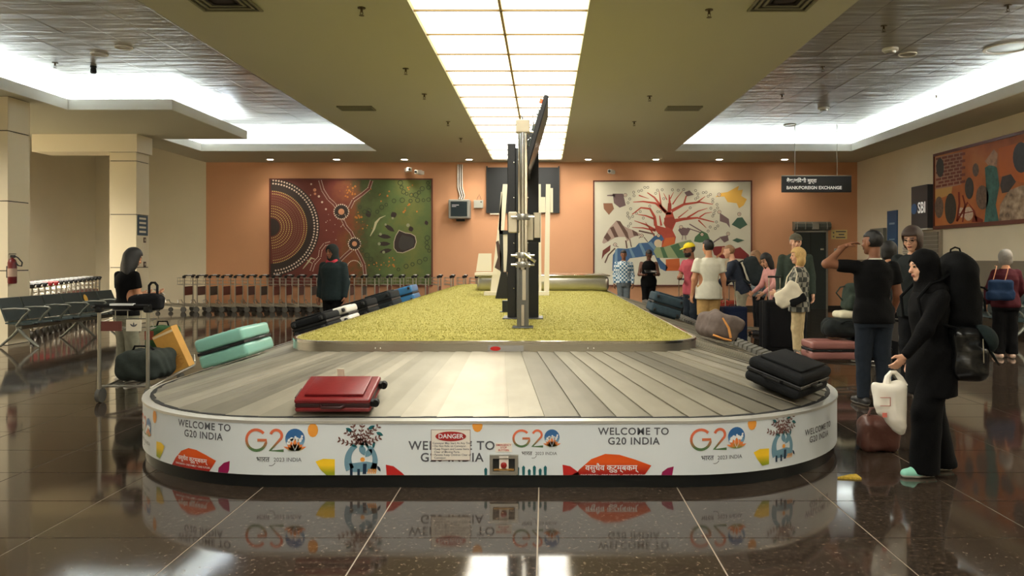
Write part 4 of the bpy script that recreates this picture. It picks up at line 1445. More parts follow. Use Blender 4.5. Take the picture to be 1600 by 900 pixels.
cctv('left white security camera above the left mural', 641, 265, -1)
cctv('right white security camera above the left mural', 657, 269, 1)
cctv('white security camera above the tree mural', 953, 268, 1)

d = thing('air_curtain', 'grey barrel-shaped air curtain above the dark doorway', 'air curtain', (bx(1266), YB1, bz(353.5)))
w2 = (bx(1294) - bx(1238)) / 2
pr = [(0.0, 0.13), (-0.16, 0.12), (-0.24, 0.06), (-0.25, -0.03), (-0.2, -0.11), (0.0, -0.13)]
MB().add([(-w2, y, z) for y, z in pr] + [(w2, y, z) for y, z in pr], [tuple(range(6)), tuple(range(11, 5, -1))] + [(j, j + 6, (j + 1) % 6 + 6, (j + 1) % 6) for j in range(6)]).build('casing', mat('grey_green_casing', (88, 94, 88), 0.4), d, True)
for x in (-0.46, -0.22, 0.4): MB().box(x - 0.012, x + 0.012, -0.258, -0.02, -0.1, 0.115).build('band', M_alu, d)
MB().box(-0.02, 0.16, -0.262, -0.02, -0.1, 0.115).build('badge_panel', M_alu, d)
do = struct(MB().box(bx(1243), bx(1290), YB - 0.03, YB - 0.001, 0.0, bz(363)).build('door_1', mat('dark_green_door', (50, 58, 56), 0.45)), 'dark double door under the air curtain')
mb = MB()
mb.box(bx(1240.5), bx(1243), YB - 0.06, YB - 0.001, 0, bz(361)).box(bx(1290), bx(1292.5), YB - 0.06, YB - 0.001, 0, bz(361)).box(bx(1240.5), bx(1292.5), YB - 0.06, YB - 0.001, bz(363), bz(360.5))
mb.build('door_frame', M_alu, do)
MB().box(bx(1266) - 0.008, bx(1266) + 0.008, YB - 0.034, YB - 0.03, 0, bz(363)).build('leaf_gap', M_black, do)
MB().rbox(bx(1281), bx(1286), YB - 0.07, YB - 0.03, bz(391), bz(388), 0.01, 1).build('door_handle', M_chrome, do)

d = thing('direction_sign', 'small yellow direction sign with black arrows right of the dark doorway', 'sign', (bx(1311), YB1, bz(366.5)))
MB().box(-0.23, 0.23, -0.02, 0, -0.135, 0.14).build('plate', mat('pale_yellow_sign', (226, 206, 140), 0.5), d)
mb = MB()
for z, x0, x1 in ((0.085, -0.1, 0.19), (0.0, -0.02, 0.14), (-0.085, -0.1, 0.17)): mb.box(x0, x1, -0.022, -0.0205, z - 0.016, z + 0.016)
for z in (0.05, -0.06): mb.add([(-0.2, -0.022, z), (-0.15, -0.022, z + 0.03), (-0.15, -0.022, z - 0.03)], [(0, 1, 2)])
mb.build('lettering', M_text, d)
d = thing('socket_plate', 'small white socket plate on the orange wall below the yellow sign', 'socket', (bx(1308), YB1, bz(391)))
MB().rbox(-0.09, 0.09, -0.02, 0, -0.05, 0.05, 0.006, 1).build('plate', M_white, d)
MB().box(-0.06, -0.02, -0.022, -0.02, -0.02, 0.02).box(0.02, 0.06, -0.022, -0.02, -0.02, 0.02).build('sockets', M_text, d)

# hanging sign
YS = 18.1
d = thing('hanging_sign', 'black hanging sign reading BANK FOREIGN EXCHANGE in two scripts', 'sign', (PX(1275.5, YS), YS, PZ(288, YS)))
kS = YS / FPX
w2, h2 = 54 * kS, 12.5 * kS
MB().rbox(-w2, w2, -0.04, 0.04, -h2, h2, 0.006, 1).build('panel', mat('sign_black', (34, 38, 42), 0.4), d)
MB().box(-w2, w2, -0.045, 0.045, h2, h2 + 0.02).build('top_rail', M_alu, d)
v2, f2 = text2d('BANK/FOREIGN EXCHANGE', 0.172, 0.03)
wd = max(p[0] for p in v2) - min(p[0] for p in v2)
sc = (1314 - 1228) * kS / wd
mb = MB().add([(x * sc - (1275.5 - 1271) * kS, -0.042, y * sc - 0.09) for x, y in v2], f2)
v2, f2 = text2d('बैंक/विदेशी मुद्रा', 0.19, 0.025)
wd = max(p[0] for p in v2) - min(p[0] for p in v2)
sc = (1275 - 1228) * kS / wd
mb.add([(x * sc - (1275.5 - 1251.5) * kS, -0.042, y * sc + 0.08) for x, y in v2], f2)
mb.build('lettering', mat('white_lettering', (240, 238, 230), 0.5, emit=0.25), d)
for px in (1242, 1308): MB().cyl(((px - 1275.5) * kS, 0, h2 + 0.01), ((px - 1275.5) * kS, 0, HU - PZ(288, YS) + 0.001), 0.01, 8).build('hanger_rod', M_alu, d)

# right wall things
def ry(px): return XR * FPX / (px - VX)          # depth of a pixel column on the right wall
def rz_(py, px): return CAMH + (VY - py) * ry(px) / FPX
d = thing('bank_sign', 'square grey bank sign lettered SBI on the right wall', 'sign', (XR, 17.55, 2.68))
MB().rbox(-0.16, -0.001, -0.38, 0.38, -0.5, 0.52, 0.01, 2).build('box', mat('sign_slate', (70, 74, 80), 0.45), d)
v2, f2 = text2d('SBI', 0.36, 0.02)
MB().add([(-0.163, -x * 0.8 - 0.12, y - 0.02) for x, y in v2], f2).build('lettering', MATS['white_lettering'], d)
MB().lathe([(0.13, 0), (0.13, 0.003)], 18, Matrix.Translation((-0.16, 0.24, -0.02)) @ Matrix.Rotation(-PI / 2, 4, 'Y')).build('round_emblem', mat('emblem_blue', (60, 110, 170), 0.4), d)
MB().box(-0.17, 0, -0.4, 0.4, -0.54, -0.5).build('lower_edge', M_white, d)
d = thing('bank_counter', 'grey shuttered bank window under the square bank sign', 'counter window', (XR, 17.4, 1.5))
MB().box(-0.06, 0, -0.6, 0.55, -0.05, 0.62).build('frame', M_alu, d)
for i in range(6): MB().box(-0.075, -0.06, -0.52, 0.48, 0.0 + i * 0.1, 0.085 + i * 0.1).build('shutter_slat', mat('grey_shutter', (128, 126, 116), 0.5), d)
d = thing('banner', 'tall narrow blue bank banner on the right wall', 'banner', (XR, 19.2, 2.05))
MB().box(-0.03, -0.001, -0.27, 0.27, -0.62, 0.66).build('panel', mat('banner_blue', (58, 96, 140), 0.45), d)
mb = MB()
for z, h_ in ((0.3, 0.05), (-0.1, 0.03), (-0.2, 0.03), (-0.34, 0.04)): mb.box(-0.032, -0.0305, -0.15, 0.15, z, z + h_)
mb.build('printed_lines', mat('banner_pale', (150, 180, 205), 0.5), d)
d = thing('wall_kiosk', 'grey framed cash machine on the right wall left of the blue banner', 'cash machine', (XR, 19.95, 1.9))
MB().rbox(-0.1, -0.001, -0.4, 0.4, -0.55, 0.38, 0.01, 2).build('surround', mat('kiosk_grey', (140, 140, 130), 0.5), d)
MB().box(-0.105, -0.1, -0.25, 0.25, -0.1, 0.28).build('screen', M_screen, d)
MB().box(-0.14, -0.1, -0.25, 0.25, -0.42, -0.3).build('keypad_shelf', M_darkmetal, d)
d = thing('paper_notice', 'small pale printed notice on the right wall beside the blue banner', 'notice', (XR, 18.55, 1.62))
MB().box(-0.006, -0.001, -0.16, 0.16, -0.16, 0.16).build('sheet', M_offwhite, d)
mb = MB()
for i in range(6): mb.box(-0.0075, -0.0065, -0.12, 0.12 - 0.03 * (i % 2), 0.1 - i * 0.045, 0.115 - i * 0.045)
mb.build('printed_lines', M_text, d)

# litter
d = thing('yellow_scrap', 'yellow textured scrap lying on the floor right of the carousel', 'litter', (PX(1326, 5.02), 5.02, 0))
MB().prism([(-0.08, 0.012), (0.03, 0.03), (0.075, 0.03), (0.078, -0.06), (0.03, -0.05)], 0.0, 0.012, Matrix.Rotation(PI / 2, 4, 'X')).build('scrap', ramp_mat('yellow_sponge', [(0.3, (150, 120, 30)), (0.7, (222, 190, 70))], scale=120, rough=0.9, bump=0.5), d)
# ================================================================ MURALS
def canvas_mat():
    m = mat('dot_mural_ground', (110, 50, 42), 0.65)
    nt = m.node_tree
    b = nt.nodes['Principled BSDF']
    tc = nt.nodes.new('ShaderNodeTexCoord'); sp = nt.nodes.new('ShaderNodeSeparateXYZ')
    n = nt.nodes.new('ShaderNodeTexNoise'); n.inputs['Scale'].default_value = 1.6; n.inputs['Detail'].default_value = 8; n.inputs['Roughness'].default_value = 0.7
    nt.links.new(tc.outputs['Object'], n.inputs['Vector'])
    nt.links.new(tc.outputs['Generated'], sp.inputs[0])
    a = nt.nodes.new('ShaderNodeMath'); a.operation = 'MULTIPLY_ADD'; a.inputs[1].default_value = 0.5; a.inputs[2].default_value = -0.25
    nt.links.new(n.outputs['Fac'], a.inputs[0])
    s2 = nt.nodes.new('ShaderNodeMath'); s2.operation = 'ADD'
    nt.links.new(sp.outputs['X'], s2.inputs[0]); nt.links.new(a.outputs[0], s2.inputs[1])
    r = nt.nodes.new('ShaderNodeValToRGB')
    e = r.color_ramp.elements
    e[0].position, e[0].color = 0.0, rgb(96, 44, 38)
    e[1].position, e[1].color = 1.0, rgb(88, 106, 58)
    for p_, c in ((0.4, (118, 54, 44)), (0.5, (132, 76, 44)), (0.58, (76, 84, 46)), (0.75, (92, 112, 62)), (0.86, (112, 118, 60))):
        q = e.new(p_); q.color = rgb(*c)
    nt.links.new(s2.outputs[0], r.inputs['Fac']); nt.links.new(r.outputs[0], b.inputs['Base Color'])
    return m


def mural(label, x0, x1, y0, y1, cm, fm):
    d = thing('wall_mural', label, 'painting', (bx((x0 + x1) / 2), YB - 0.001, bz((y0 + y1) / 2)))
    a, b, c, e = bx(x0) - d.location.x, bx(x1) - d.location.x, bz(y1) - d.location.z, bz(y0) - d.location.z
    MB().box(a, b, -0.04, 0, c, e).build('canvas', cm, d)
    w_ = 0.035
    for q in ((a - w_, b + w_, e, e + w_), (a - w_, b + w_, c - w_, c), (a - w_, a, c, e), (b, b + w_, c, e)):
        MB().box(q[0], q[1], -0.06, 0, q[2], q[3]).build('frame_rail', fm, d)
    return d


M_frame = mat('dark_red_wood_frame', (104, 52, 40), 0.5)
m1 = mural('left wall mural of dotted circles on red and green ground', 423.5, 674.5, 281, 445, canvas_mat(), M_frame)


def mpaint(d, name, m, items, off=0.042):
    """items: list of (2-D pixel verts, faces) flat on the canvas"""
    if 1 < len(items) <= 12:
        for it_ in items: o = mpaint(d, name, m, [it_], off)
        return o
    mb = MB()
    lx, lz = d.location.x, d.location.z
    for v2, f in items: mb.add([(bx(x) - lx, -off, bz(y) - lz) for x, y in v2], f)
    return mb.build(name, m, d, kind='stuff' if len(items) > 1 else None)


def pxdisc(x, y, r, n=6, ry=None): return disc(x, y, r, n, ry)


def dots_along(pts, r, step, side=0.0, n=6):
    out = []
    acc = 0.0
    for (x0, y0), (x1, y1) in zip(pts[:-1], pts[1:]):
        L_ = math.hypot(x1 - x0, y1 - y0)
        if L_ == 0: continue
        t_ = acc
        while t_ < L_:
            px, py = x0 + (x1 - x0) * t_ / L_, y0 + (y1 - y0) * t_ / L_
            nx, ny = -(y1 - y0) / L_, (x1 - x0) / L_
            out.append(pxdisc(px + nx * side, py + ny * side, r, n))
            t_ += step
        acc = t_ - L_
    return out


M_dotw = mat('cream_dot_paint', (226, 206, 186), 0.6)
M_doty = mat('ochre_dot_paint', (206, 184, 110), 0.6)
M_dotb = mat('umber_dot_paint', (140, 104, 82), 0.6)
M_dark = mat('black_brown_paint', (54, 42, 38), 0.6)
M_mred = mat('brick_paint', (112, 54, 44), 0.6)
M_mgreen = mat('moss_paint', (58, 70, 40), 0.6)
M_mor = mat('orange_fleck_paint', (196, 122, 48), 0.6)
M_pinkc = mat('salmon_paint', (214, 150, 112), 0.6)

cx0, cy0 = 424, 355
half = lambda r: [(x, y) for x, y in arc(cx0, cy0, r, -90, 90, 60) if x > 424.5 and 282 < y < 444]
mpaint(m1, 'dark_half_disc', M_dark, [poly([(424, cy0 - 76)] + half(76) + [(424, cy0 + 76)])], 0.0415)
mpaint(m1, 'red_half_disc', M_mred, [poly([(424, cy0 - 57)] + half(57) + [(424, cy0 + 57)])], 0.0422)
mpaint(m1, 'dark_core', M_dark, [poly([(424, cy0 - 14)] + half(14) + [(424, cy0 + 14)])], 0.043)
it = []
for r in (73, 68): it += dots_along(half(r), 1.5, 4.4)
mpaint(m1, 'outer_dots', M_dotw, it, 0.0435)
it = []
for r in (56, 52): it += dots_along(half(r), 0.95, 2.9)
mpaint(m1, 'middle_dots', M_doty, it, 0.0435)
it = []
for r in (48, 44, 40, 37): it += dots_along(half(r), 0.85, 3.0)
mpaint(m1, 'brown_dots', M_dotb, it, 0.0435)
it = []
for r in (33, 29, 25, 21, 17): it += dots_along(half(r), 0.95, 3.0)
mpaint(m1, 'inner_dots', M_doty, it, 0.0435)
paths = [[(501, 283), (505, 297), (514, 311), (522, 318), (526, 323)], [(581, 283), (577, 295), (566, 304), (553, 313), (547, 325)],
         [(536, 343), (541, 354), (549, 363), (553, 371)], [(549, 391), (540, 399), (531, 408), (526, 414)], [(558, 391), (564, 402), (569, 413), (571, 430)],
         [(516, 380), (508, 382), (502, 390), (500, 402), (491, 412), (487, 424)]]
mpaint(m1, 'river_ground', M_mred, [ribbon(p_, 6.0) for p_ in paths], 0.0415)
it = []
for p_ in paths:
    for s_ in (-2.1, 2.1): it += dots_along(p_, 0.75, 2.2, s_)
it += dots_along(arc(554, 418, 11, 200, 360, 12), 1.0, 2.6)
mpaint(m1, 'river_dots', M_dotw, it, 0.0435)
for (x, y, r) in ((534, 331, 11.5), (554.5, 381, 9.5)):
    mpaint(m1, 'node_disc', M_dark, [pxdisc(x, y, r, 20)], 0.0425)
    mpaint(m1, 'node_centre', M_pinkc, [pxdisc(x, y, r * 0.42, 14)], 0.044)
    mpaint(m1, 'node_dots', M_dotw, dots_along(arc(x, y, r, 0, 360, 24), 1.25, 3.3), 0.044)
rr = random.Random(9)
mpaint(m1, 'scattered_dots', M_dotw, [pxdisc(x, y, r) for x, y, r in [(487, 288, 1.6), (499, 307, 2), (504, 316, 1.8), (510, 327, 1.6), (486, 305, 1)] +
                                      [(rr.uniform(506, 545), rr.uniform(335, 378), rr.uniform(0.5, 0.9)) for _ in range(24)]], 0.0435)
mpaint(m1, 'salmon_dots', M_pinkc, [pxdisc(492.5, 297, 2.6, 10), pxdisc(493, 303, 2, 10)], 0.0435)
it = []
for _ in range(70):
    cx_, cy_ = rr.choice(((545, 302), (550, 296), (563, 340), (572, 355), (592, 304), (637, 330), (592, 415), (615, 407), (640, 294)))
    it.append(pxdisc(cx_ + rr.gauss(0, 6), cy_ + rr.gauss(0, 5), rr.uniform(0.6, 2.0), 5))
mpaint(m1, 'ochre_flecks', M_mor, it, 0.0428)
ringp = [(563, 324), (570, 331), (577, 330), (590, 331), (597, 324), (604, 320), (616, 314), (629, 313), (642, 314), (653, 313), (662, 313), (670, 312), (626, 286), (628, 293), (631, 300), (636, 303), (643, 305),
         (650, 305), (655, 301), (660, 295), (669, 286), (670, 293), (668, 372), (667, 379), (668, 386), (671, 392), (665, 405), (656, 409), (645, 413), (635, 416), (623, 421), (566, 391), (574, 399), (585, 412), (580, 405)]
it = []
for i, (x, y) in enumerate(ringp):
    r = 2.4 + (i * 7 % 5) * 0.35
    a = arc(x, y, r, 0, 360, 8)
    it.append(ribbon(a, 1.2))
mpaint(m1, 'dark_rings', M_mgreen, it, 0.0432)
hand = [(624, 360), (619, 368), (616, 378), (616, 388), (621, 394), (630, 395), (640, 391), (648, 387), (651, 378), (649, 369), (642, 365), (634, 364)]
mpaint(m1, 'paw_outline', M_dark, [poly(hand)], 0.0422)
mpaint(m1, 'paw_fill', mat('slate_paint', (62, 58, 56), 0.6), [poly([((x - 634) * 0.7 + 636, (y - 378) * 0.7 + 379) for x, y in hand])], 0.043)
mpaint(m1, 'paw_dots', M_dotw, dots_along(hand + hand[:1], 0.8, 2.2), 0.0438)
fing = [leaf(617, 362, 20, 7, 215), leaf(612, 371, 22, 7, 188), leaf(611, 381, 22, 7, 180), leaf(613, 390, 20, 7, 168), leaf(644, 362, 9, 8, 250), leaf(668, 352, 8, 6, 250), leaf(578, 340, 12, 9, 250), leaf(618, 340, 10, 10, 240)]
mpaint(m1, 'paw_fingers', M_dark, fing, 0.0424)
mpaint(m1, 'finger_tips', mat('sage_paint', (150, 152, 120), 0.6), [pxdisc(603, 351, 2), pxdisc(595, 366, 2.4), pxdisc(593, 381, 2.6), pxdisc(600, 394, 2.4), pxdisc(614, 341, 2), pxdisc(638, 352, 3.0)], 0.0434)
mpaint(m1, 'lizard', mat('pale_lizard_paint', (196, 188, 150), 0.6), [ribbon([(579, 369), (585, 358), (588, 348), (594, 341), (603, 337)], [1, 3, 4, 2, 0.6]),
                                                                 ribbon([(474, 420), (482, 410), (487, 403), (493, 405)], [1, 2.4, 3, 1]), ribbon([(480, 406), (488, 411)], 1.2)], 0.0434)

# ---- the tree mural
M_canvas = mat('pale_mural_ground', (216, 212, 192), 0.65, var=0.03, scale=1)
m2 = mural('right wall mural of a red tree with birds and striped animals', 928.5, 1172.5, 284, 445, M_canvas, M_frame)
KX = 280 / 1595.0


def q(x, y): return (910 + x * KX, 265 + y * KX)      # from a close view of this mural


def qs(*pts): return [q(x, y) for x, y in pts]


M_bark = mat('brick_red_bark', (178, 74, 56), 0.6, var=0.15, scale=4)
tree = [poly(qs((700, 700), (820, 660), (830, 600), (800, 540), (830, 470), (800, 380), (745, 380), (720, 480), (740, 520), (640, 490), (650, 540), (710, 620)))]
for pts, w0, w1 in (([(770, 400), (775, 300), (770, 225)], 34, 8), ([(760, 400), (700, 330), (640, 250), (575, 205)], 30, 8), ([(740, 380), (650, 300), (540, 285), (450, 290)], 26, 6),
                    ([(700, 340), (690, 260), (680, 190)], 18, 4), ([(790, 370), (900, 310), (1040, 290), (1160, 310)], 30, 6), ([(900, 310), (920, 240), (960, 200)], 18, 4),
                    ([(1020, 292), (1090, 240)], 16, 4), ([(800, 460), (900, 440), (1020, 430), (1170, 468)], 34, 7), ([(930, 430), (1030, 370), (1110, 345)], 16, 4),
                    ([(1040, 425), (1090, 390), (1150, 380)], 14, 4), ([(1030, 450), (1100, 520)], 14, 4), ([(650, 500), (640, 420), (600, 350), (520, 340), (440, 400)], 30, 8),
                    ([(640, 440), (560, 410), (490, 400)], 18, 5), ([(650, 540), (560, 490), (460, 455)], 22, 5), ([(650, 545), (540, 520), (440, 515)], 18, 4), ([(700, 500), (685, 410)], 20, 8),
                    ([(800, 310), (840, 250), (890, 190)], 12, 3), ([(780, 260), (810, 200)], 10, 3), ([(750, 270), (720, 210)], 10, 3), ([(850, 430), (940, 360)], 12, 4), ([(500, 230), (590, 260)], 12, 3),
                    ([(640, 590), (560, 470)], 16, 4)):
    k_ = len(pts)
    tree.append(ribbon([q(*p_) for p_ in pts], [(w0 + (w1 - w0) * i / (k_ - 1)) * KX for i in range(k_)]))
mpaint(m2, 'painted_tree', M_bark, tree, 0.042)
mpaint(m2, 'orange_trunk', mat('orange_trunk_paint', (206, 104, 52), 0.6), [poly(qs((705, 690), (820, 660), (818, 600), (735, 610))), poly(qs((740, 800), (860, 790), (870, 900), (740, 900)))], 0.0424)
mpaint(m2, 'dark_bark_bands', mat('rust_band_paint', (150, 60, 46), 0.6), [poly(qs((725, 430), (810, 420), (822, 470), (790, 530), (730, 500))), poly(qs((760, 300), (790, 300), (790, 360), (755, 360)))], 0.0426)
berries = [(455, 203), (500, 193), (525, 186), (553, 160), (580, 160), (458, 233), (420, 262), (405, 296), (428, 350), (402, 388), (402, 414), (445, 418), (418, 432), (427, 482), (408, 504), (480, 390), (513, 374), (540, 432), (598, 325),
           (668, 376), (694, 376), (666, 185), (650, 212), (708, 181), (722, 260), (799, 181), (850, 185), (899, 179), (957, 341), (1005, 188), (1025, 218), (1025, 247), (1005, 262), (1073, 206), (1098, 203), (1137, 223), (1116, 238),
           (1157, 266), (1157, 290), (1195, 311), (1200, 342), (1140, 345), (1177, 366), (1167, 393), (1157, 414), (1190, 467), (1202, 502), (1180, 524), (1134, 511), (1116, 548)]
mpaint(m2, 'painted_berries', mat('grey_berry_paint', (92, 88, 80), 0.6), [ribbon(arc(*q(x, y), 1.75, 0, 360, 9), 0.75) for x, y in berries], 0.0428)
M_pl = mat('plum_paint', (118, 96, 98), 0.6)
M_tan = mat('tan_paint', (146, 102, 76), 0.6)
M_taupe = mat('taupe_paint', (176, 152, 140), 0.6)
M_dbr = mat('dark_umber_paint', (98, 72, 62), 0.6)
mpaint(m2, 'plum_bird', M_pl, [poly(qs((268, 215), (360, 215), (385, 320), (330, 340), (280, 300))), poly(qs((218, 228), (290, 222), (290, 240), (220, 236))), poly(qs((905, 205), (950, 186), (990, 225), (930, 240)))], 0.0424)
mpaint(m2, 'tan_wing', M_tan, [poly(qs((185, 300), (265, 300), (280, 350), (235, 404), (190, 350)))], 0.0426)
stripes = []
body = [(175, 650), (190, 600), (240, 520), (300, 455), (380, 510), (450, 540), (530, 580), (480, 590), (430, 610), (400, 640), (380, 600), (300, 600), (230, 640), (190, 660)]
mpaint(m2, 'striped_bird', M_taupe, [poly(qs(*body))], 0.0424)
mpaint(m2, 'striped_bird_bands', M_dbr, [poly(qs((300, 455), (335, 460), (400, 560), (415, 625), (385, 600), (340, 520))), poly(qs((245, 520), (275, 505), (320, 600), (285, 605))), poly(qs((190, 605), (220, 560), (255, 610), (225, 640))),
                                       poly(qs((440, 535), (485, 560), (500, 590), (455, 590))), ribbon(qs((385, 630), (395, 700)), 2.2), ribbon(qs((420, 620), (435, 690)), 1.6)], 0.0427)
mpaint(m2, 'small_red_bird', M_mred, [poly(qs((170, 800), (180, 720), (250, 670), (245, 720), (195, 760)))], 0.0424)
mpaint(m2, 'dark_feathers', M_dbr, [ribbon(qs((200, 830), (230, 760), (290, 700)), 2.2), ribbon(qs((545, 600), (580, 645)), 1.2), ribbon(qs((270, 670), (320, 690)), 1.0), ribbon(qs((500, 545), (640, 575)), 2.4), ribbon(qs((500, 610), (545, 585)), 1)], 0.0424)
M_bl1, M_bl2 = mat('mural_blue', (62, 98, 140), 0.6), mat('mural_light_blue', (112, 146, 172), 0.6)
mpaint(m2, 'blue_animal', M_bl1, [poly(qs((265, 900), (270, 760), (310, 700), (390, 705), (470, 690), (500, 655), (580, 650), (640, 590), (700, 580), (725, 620), (700, 640), (640, 650), (660, 700), (690, 800), (760, 870), (740, 905), (690, 880), (640, 760), (420, 790), (330, 900)))], 0.0424)
mpaint(m2, 'blue_animal_bands', M_bl2, [poly(qs((290, 715), (310, 702), (310, 880), (280, 890))), poly(qs((410, 700), (430, 698), (470, 780), (445, 785))), poly(qs((500, 660), (520, 655), (570, 750), (545, 765))), poly(qs((580, 655), (610, 640), (650, 690), (640, 720)))], 0.0427)
M_gr1, M_gr2 = mat('mural_green', (78, 116, 82), 0.6), mat('mural_pale_green', (152, 166, 122), 0.6)
mpaint(m2, 'green_animal', M_gr2, [poly(qs((640, 690), (720, 690), (860, 650), (960, 625), (990, 660), (960, 790), (660, 785), (632, 730)))], 0.0426)
mpaint(m2, 'green_animal_bands', M_gr1, [poly(qs((690, 690), (720, 690), (760, 785), (720, 787))), poly(qs((780, 680), (850, 655), (920, 780), (850, 788))), poly(qs((1000, 600), (1060, 545), (1110, 570), (1140, 640), (1040, 650), (990, 640)))], 0.0429)
mpaint(m2, 'maroon_animal', mat('maroon_paint', (140, 50, 50), 0.6), [poly(qs((1150, 700), (1180, 685), (1260, 680), (1330, 715), (1400, 690), (1480, 760), (1480, 800), (1350, 790), (1240, 790), (1170, 760)))], 0.0424)
mpaint(m2, 'pale_belly', mat('mural_cream', (214, 196, 164), 0.6), [pxdisc(*q(1310, 860), 10.5, 18, 12), pxdisc(*q(670, 655), 6, 14)], 0.0431)
mpaint(m2, 'salmon_stripe', M_pinkc, [ribbon(qs((1250, 690), (1240, 740), (1190, 780)), 3)], 0.0428)
mpaint(m2, 'yellow_bird', mat('mural_yellow', (230, 182, 84), 0.6), [poly(qs((1180, 245), (1220, 212), (1290, 200), (1390, 145), (1380, 185), (1425, 180), (1410, 235), (1460, 265), (1430, 320), (1390, 345), (1370, 300), (1290, 290), (1260, 240)))], 0.0424)
mpaint(m2, 'green_bird', mat('mural_dark_green', (66, 98, 82), 0.6), [poly(qs((1325, 490), (1375, 430), (1420, 425), (1465, 490), (1400, 530))), poly(qs((1330, 630), (1370, 610), (1440, 630), (1380, 650)))], 0.0424)
mpaint(m2, 'grey_birds', M_pl, [poly(qs((850, 540), (870, 510), (960, 530), (930, 585), (880, 585))), ribbon(qs((930, 520), (1050, 560)), 1.6), ribbon(qs((950, 485), (1060, 550)), 1.8), poly(qs((1215, 600), (1290, 585), (1300, 630), (1260, 650))), ribbon(qs((1160, 650), (1220, 610)), 2),
                                poly(qs((1220, 385), (1300, 440), (1310, 520), (1280, 480), (1220, 460))), ribbon(qs((890, 585), (885, 625)), 1), ribbon(qs((915, 585), (918, 625)), 1)], 0.0424)
eyes = [(380, 228), (525, 588), (290, 668), (675, 588), (1062, 578), (875, 512), (1392, 397), (1213, 225), (1293, 572), (1215, 378)]
mpaint(m2, 'eye_whites', M_dotw, [pxdisc(*q(x, y), 2.6, 12) for x, y in eyes], 0.0434)
mpaint(m2, 'eye_rings', M_dark, [ribbon(arc(*q(x, y), 2.7, 0, 360, 10), 0.7) for x, y in eyes] + [pxdisc(*q(x, y), 0.8, 8) for x, y in eyes], 0.0437)

# ---- the mural on the right wall
def wv(px, py):  # pixel on the right wall -> (Y, Z)
    Y = ry(px)
    return Y, CAMH + (VY - py) * Y / FPX


ya, yb = ry(1464), 11.9
m3 = thing('wall_mural', 'orange mural with dark ovals and rocks high on the right wall', 'painting', (XR - 0.001, (ya + yb) / 2, 3.02))
ly, lz = m3.location.y, 3.02
MB().box(-0.05, 0, yb - ly, ya - ly, -0.80, 0.80).build('canvas', ramp_mat('orange_mural_ground', [(0.25, (150, 84, 44)), (0.5, (190, 108, 54)), (0.8, (206, 136, 72))], scale=1.6, rough=0.6, detail=8), m3)
for a in ((yb - .04, ya + .04, .80, .86), (yb - .04, ya + .04, -.88, -.80), (ya, ya + .04, -.8, .8), (yb - .04, yb, -.8, .8)):
    MB().box(-0.07, 0, a[0] - ly, a[1] - ly, a[2], a[3]).build('frame_rail', M_frame, m3)


def rpaint(name, m, items, off=0.052, lab=None):
    if 1 < len(items) <= 12:
        for it_ in items: o = rpaint(name, m, [it_], off)
        return o
    mb = MB()
    for v2, f in items:
        vv = []
        for x, y in v2:
            Y, Z = wv(x, y)
            vv.append((-off, min(max(Y, yb), ya) - ly, max(-0.8, min(0.8, Z - lz))))
        mb.add(vv, f)
    return mb.build(name, m, m3, kind='stuff' if len(items) > 1 else None)


bricks = []
for r_ in range(9):
    yy = 247 + r_ * 5.4
    xx = 1466 + (r_ % 2) * 4
    while xx < 1507 - r_ * 0.3:
        bricks.append(poly([(xx, yy - (xx - 1466) * 0.2), (xx + 8, yy - (xx - 1458) * 0.2), (xx + 8, yy + 3.4 - (xx - 1458) * 0.18), (xx, yy + 3.4 - (xx - 1466) * 0.18)]))
        xx += 9.5
rpaint('painted_bricks', mat('brick_row_paint', (126, 64, 46), 0.6, var=0.2, scale=10), bricks)
rpaint('brick_mortar', mat('mortar_paint', (176, 134, 110), 0.6), [poly([(1465, 246), (1508, 237), (1506, 288), (1465, 298)])], 0.0512)
M_oval = mat('charcoal_oval_paint', (48, 48, 44), 0.5, var=0.25, scale=14)
rpaint('painted_oval', M_oval, [pxdisc(1472.5, 262, 6, 20, 15), pxdisc(1518.5, 294, 7, 20, 17), pxdisc(1489, 326, 9, 20, 24), pxdisc(1600, 246, 13, 20, 24)], 0.053)
rpaint('grey_oval', mat('grey_oval_paint', (104, 84, 70), 0.5, var=0.4, scale=16), [pxdisc(1528.5, 265.5, 5, 18, 10.5), pxdisc(1539, 308.5, 10, 22, 19), pxdisc(1471, 324, 7, 18, 17)], 0.053)
rpaint('teal_robe', mat('teal_robe_paint', (56, 108, 104), 0.6, var=0.4, scale=9), [poly([(1543, 262), (1553, 256), (1562, 262), (1566, 290), (1560, 320), (1565, 346), (1542, 348), (1546, 310)])], 0.053)
rpaint('pale_hood', mat('pale_hood_paint', (186, 150, 124), 0.6, var=0.3, scale=12), [poly([(1543, 252), (1557, 233), (1563, 240), (1562, 260), (1548, 258)])], 0.0535)
rpaint('orange_block', mat('orange_block_paint', (206, 110, 44), 0.6), [poly([(1564, 232), (1600, 222), (1640, 205), (1640, 285), (1600, 285), (1566, 275)])], 0.0515)
rpaint('rock_heap', ramp_mat('rock_heap_paint', [(0.3, (94, 78, 66)), (0.5, (166, 142, 118)), (0.7, (206, 186, 160))], scale=7, rough=0.6, detail=8), [poly([(1565, 346), (1567, 320), (1580, 298), (1600, 290), (1640, 288), (1640, 340)])], 0.053)
rpaint('dark_bowl', mat('dark_bowl_paint', (70, 62, 60), 0.6, var=0.3, scale=9), [poly([(1567, 290), (1570, 276), (1584, 272), (1592, 284), (1580, 300), (1570, 302)])], 0.0535)
